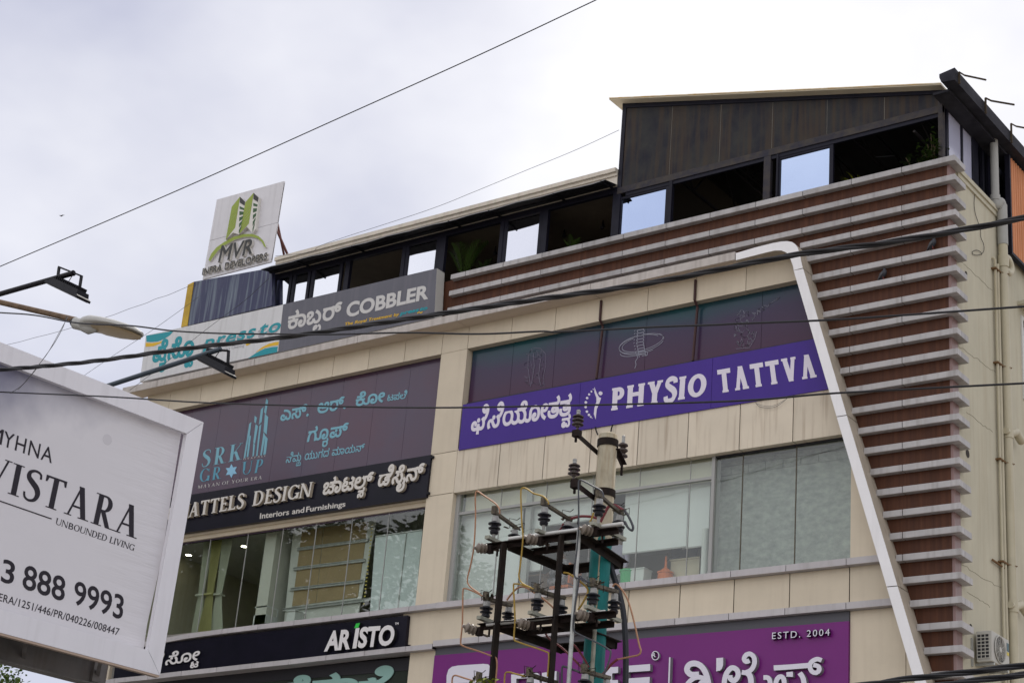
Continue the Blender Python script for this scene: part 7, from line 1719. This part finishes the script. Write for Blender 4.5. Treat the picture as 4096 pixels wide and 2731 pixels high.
# pigeons on the louvers
def pigeon(px, Y, label, s_=1.0, face=1):
    c = at(px, Y); c.z += .0
    g = Vector((c.x, Y, c.z)); o = thing('pigeon', label, 'pigeon', g, 'pigeons on the louvers')
    V0 = lambda x, y, z: g + Vector((x * face, y, z)) * s_
    ct, st_ = math.cos(R_(30)), math.sin(R_(30))
    V = lambda x, y, z: V0(x * ct - (z - .12) * st_, y, .12 + x * st_ + (z - .12) * ct)
    mb = MB(); body = [(-.13, 0, .085, .02), (-.09, 0, .10, .045), (-.03, 0, .125, .065), (.03, 0, .145, .068), (.07, 0, .175, .052), (.085, 0, .205, .035), (.092, 0, .228, .030), (.105, 0, .245, .030), (.12, 0, .243, .018)]
    mb.tube(smooth_path([V(x, y, z) for x, y, z, r in body], 3), [r * s_ for r in sum([[body[i][3] + (body[min(i + 1, 8)][3] - body[i][3]) * k / 3 for k in range(3)] for i in range(8)], [])] + [.018 * s_], 12)
    mb.build('body', mat('pigeon_grey', (.055, .058, .072), .6, var=.4, scale=(16, 16, 16)), o, True)
    mb = MB(); mb.prism([V(-.10, -.02, .10), V(-.10, .02, .10), V(-.22, .03, .045), V(-.22, -.03, .045)], Vector((0, 0, .012))); mb.build('tail', mat('pigeon_dark', (.025, .026, .032), .6), o)
    for sy in (-1, 1):
        mb = MB(); mb.prism([V(.04, sy * .062, .15), V(-.04, sy * .068, .155), V(-.15, sy * .045, .085), V(-.17, sy * .035, .065), V(-.06, sy * .066, .085), V(.03, sy * .066, .11)], Vector((0, sy * .012, 0)) * s_); mb.build('wing', mat('pigeon_wing', (.09, .093, .105), .6, var=.5, scale=(20, 20, 20)), o)
        mb = MB(); mb.tube([V0(0, sy * .022, .085), V0(.004, sy * .022, .03), V0(.0, sy * .022, .004)], .006 * s_, 6)
        for k in (-1, 0, 1): mb.tube([V0(.0, sy * .022, .005), V0(.03, sy * .022 + k * .012, .003)], .004 * s_, 5)
        mb.build('leg', mat('pigeon_leg', (.22, .06, .05), .6), o)
    mb = MB(); mb.lathe(V(.132, 0, .243), Vector((face, 0, .1)), [(0, .008 * s_), (.022 * s_, .002)], 8); mb.build('beak', mat('pigeon_dark', (.025, .026, .032), .6), o)
    mb = MB()
    for sy in (-1, 1): mb.lathe(V(.112, sy * .024, .250), (0, sy, 0), [(0, .005 * s_), (.004, .003)], 8)
    mb.build('eye', mat('pigeon_eye', (.35, .10, .03), .3), o)
pigeon((3533, 1117), -.03, 'grey pigeon perched on a louver, left and lower of the two', .85)
pigeon((3731, 995), -.03, 'grey pigeon perched on a louver near the right corner, upper of the two', .85)
# trees
bark = mat('bark_brown', (.10, .075, .05), .9, var=.4, scale=(4, 4, 1), bump=.3)
def tree(base, h, cr, n, label, seed, ls=.22, group=None):
    r = random.Random(seed); base = Vector(base); t = thing('street_tree', label, 'tree', base, group)
    mb = MB(); top = base + Vector((0, 0, h * .55)); mb.tube([base, base + Vector((.1, .1, h * .25)), top], [.22, .17, .12], 10); tips = []
    for k in range(11):
        a = k * 2.4 + r.uniform(-.4, .4); s_ = base + Vector((0, 0, h * r.uniform(.35, .55))); e = s_ + Vector((math.cos(a) * cr * r.uniform(.4, .8), math.sin(a) * cr * r.uniform(.4, .8), h * r.uniform(.12, .42)))
        mb.tube([s_, s_.lerp(e, .5) + Vector((0, 0, .25)), e], [.09, .06, .025], 7); tips += [e, s_.lerp(e, .65) + Vector((0, 0, .2))]
    mb.build('trunk', bark, t)
    mb = MB(); cl = []
    for e in tips:
        for k in range(4): cl.append((e + Vector((r.gauss(0, cr * .26), r.gauss(0, cr * .26), r.gauss(0, cr * .24))), r.uniform(.3, .7) * cr * .5))
    for k in range(n):
        c, rad = r.choice(cl); v = Vector((r.gauss(0, 1), r.gauss(0, 1), r.gauss(0, .8))); v = v.normalized() * rad * r.uniform(.3, 1)
        p = c + v; a = Vector((r.gauss(0, 1), r.gauss(0, 1), r.gauss(0, .6))).normalized(); b = a.orthogonal().normalized(); l_ = ls * r.uniform(.6, 1.3)
        i = len(mb.v); mb.v += [p, p + a * l_ * .5 + b * l_ * .28, p + a * l_, p + a * l_ * .5 - b * l_ * .28]; mb.f.append((i, i + 1, i + 2, i + 3)); mb.m.append(r.choice((0, 0, 1)))
    mb.build('crown', [mat('tree_leaf', (.060, .110, .018), .5, var=.4, scale=(1, 1, 1)), mat('tree_leaf_light', (.12, .18, .025), .5, var=.3, scale=(1, 1, 1))], t)
q = at((110, 2735), 6); tree((q.x, 6, 0), q.z + 1.0, 3.2, 26000, 'green tree tops showing under the billboard at the bottom left', 21, .15)
q = at((330, 2745), 10); tree((q.x, 10, 0), q.z + .6, 2.6, 16000, 'sparse green tree top under the billboard nearer the corner of the building', 22, .14)
tree((-40, -11, 0), 21, 4.8, 34000, 'street tree left of the view, mirrored in the showroom glass', 31, .25)
tree((-47, -13.5, 0), 23, 5.4, 34000, 'tall street tree further left, mirrored in the showroom glass', 32, .27)
q = at(I(505, 1590), -11.0); mb = MB(); r = random.Random(5)
sh = thing('shrub', 'bright green leaf tips poking up in front of the bottom of the purple board', 'plant', (q.x, -11.0, 0))
mb2 = MB(); mb2.tube([Vector((q.x, -11, 0)), Vector((q.x, -11, q.z))], .02, 6); mb2.build('stem', bark, sh)
for k in range(60): a = r.uniform(0, 6.28); blade(mb, q + Vector((r.uniform(-.25, .25), r.uniform(-.2, .2), r.uniform(-.25, .06))), Vector((math.cos(a), math.sin(a), r.uniform(-.1, .8))), .14, .06, 1.2, 3)
mb.build('leaves', leaf_y, sh)
c = at(W(141, 495), 20); mb = MB(); mb.prism([c + Vector((-.22, 0, .06)), c + Vector((-.02, 0, .02)), c + Vector((.03, 0, -.03)), c + Vector((-.05, 0, -.01))], (0, .03, 0)); mb.prism([c + Vector((.02, 0, .02)), c + Vector((.22, .0, -.02)), c + Vector((.05, 0, -.02))], (0, .03, 0)); mb.tube([c + Vector((-.05, .015, -.02)), c + Vector((.08, .015, .0))], .03, 6)
tag(mb.build('bird', black_metal), 'tiny distant bird in the grey sky at the left', 'bird')
bpy.data.objects.remove(_to)
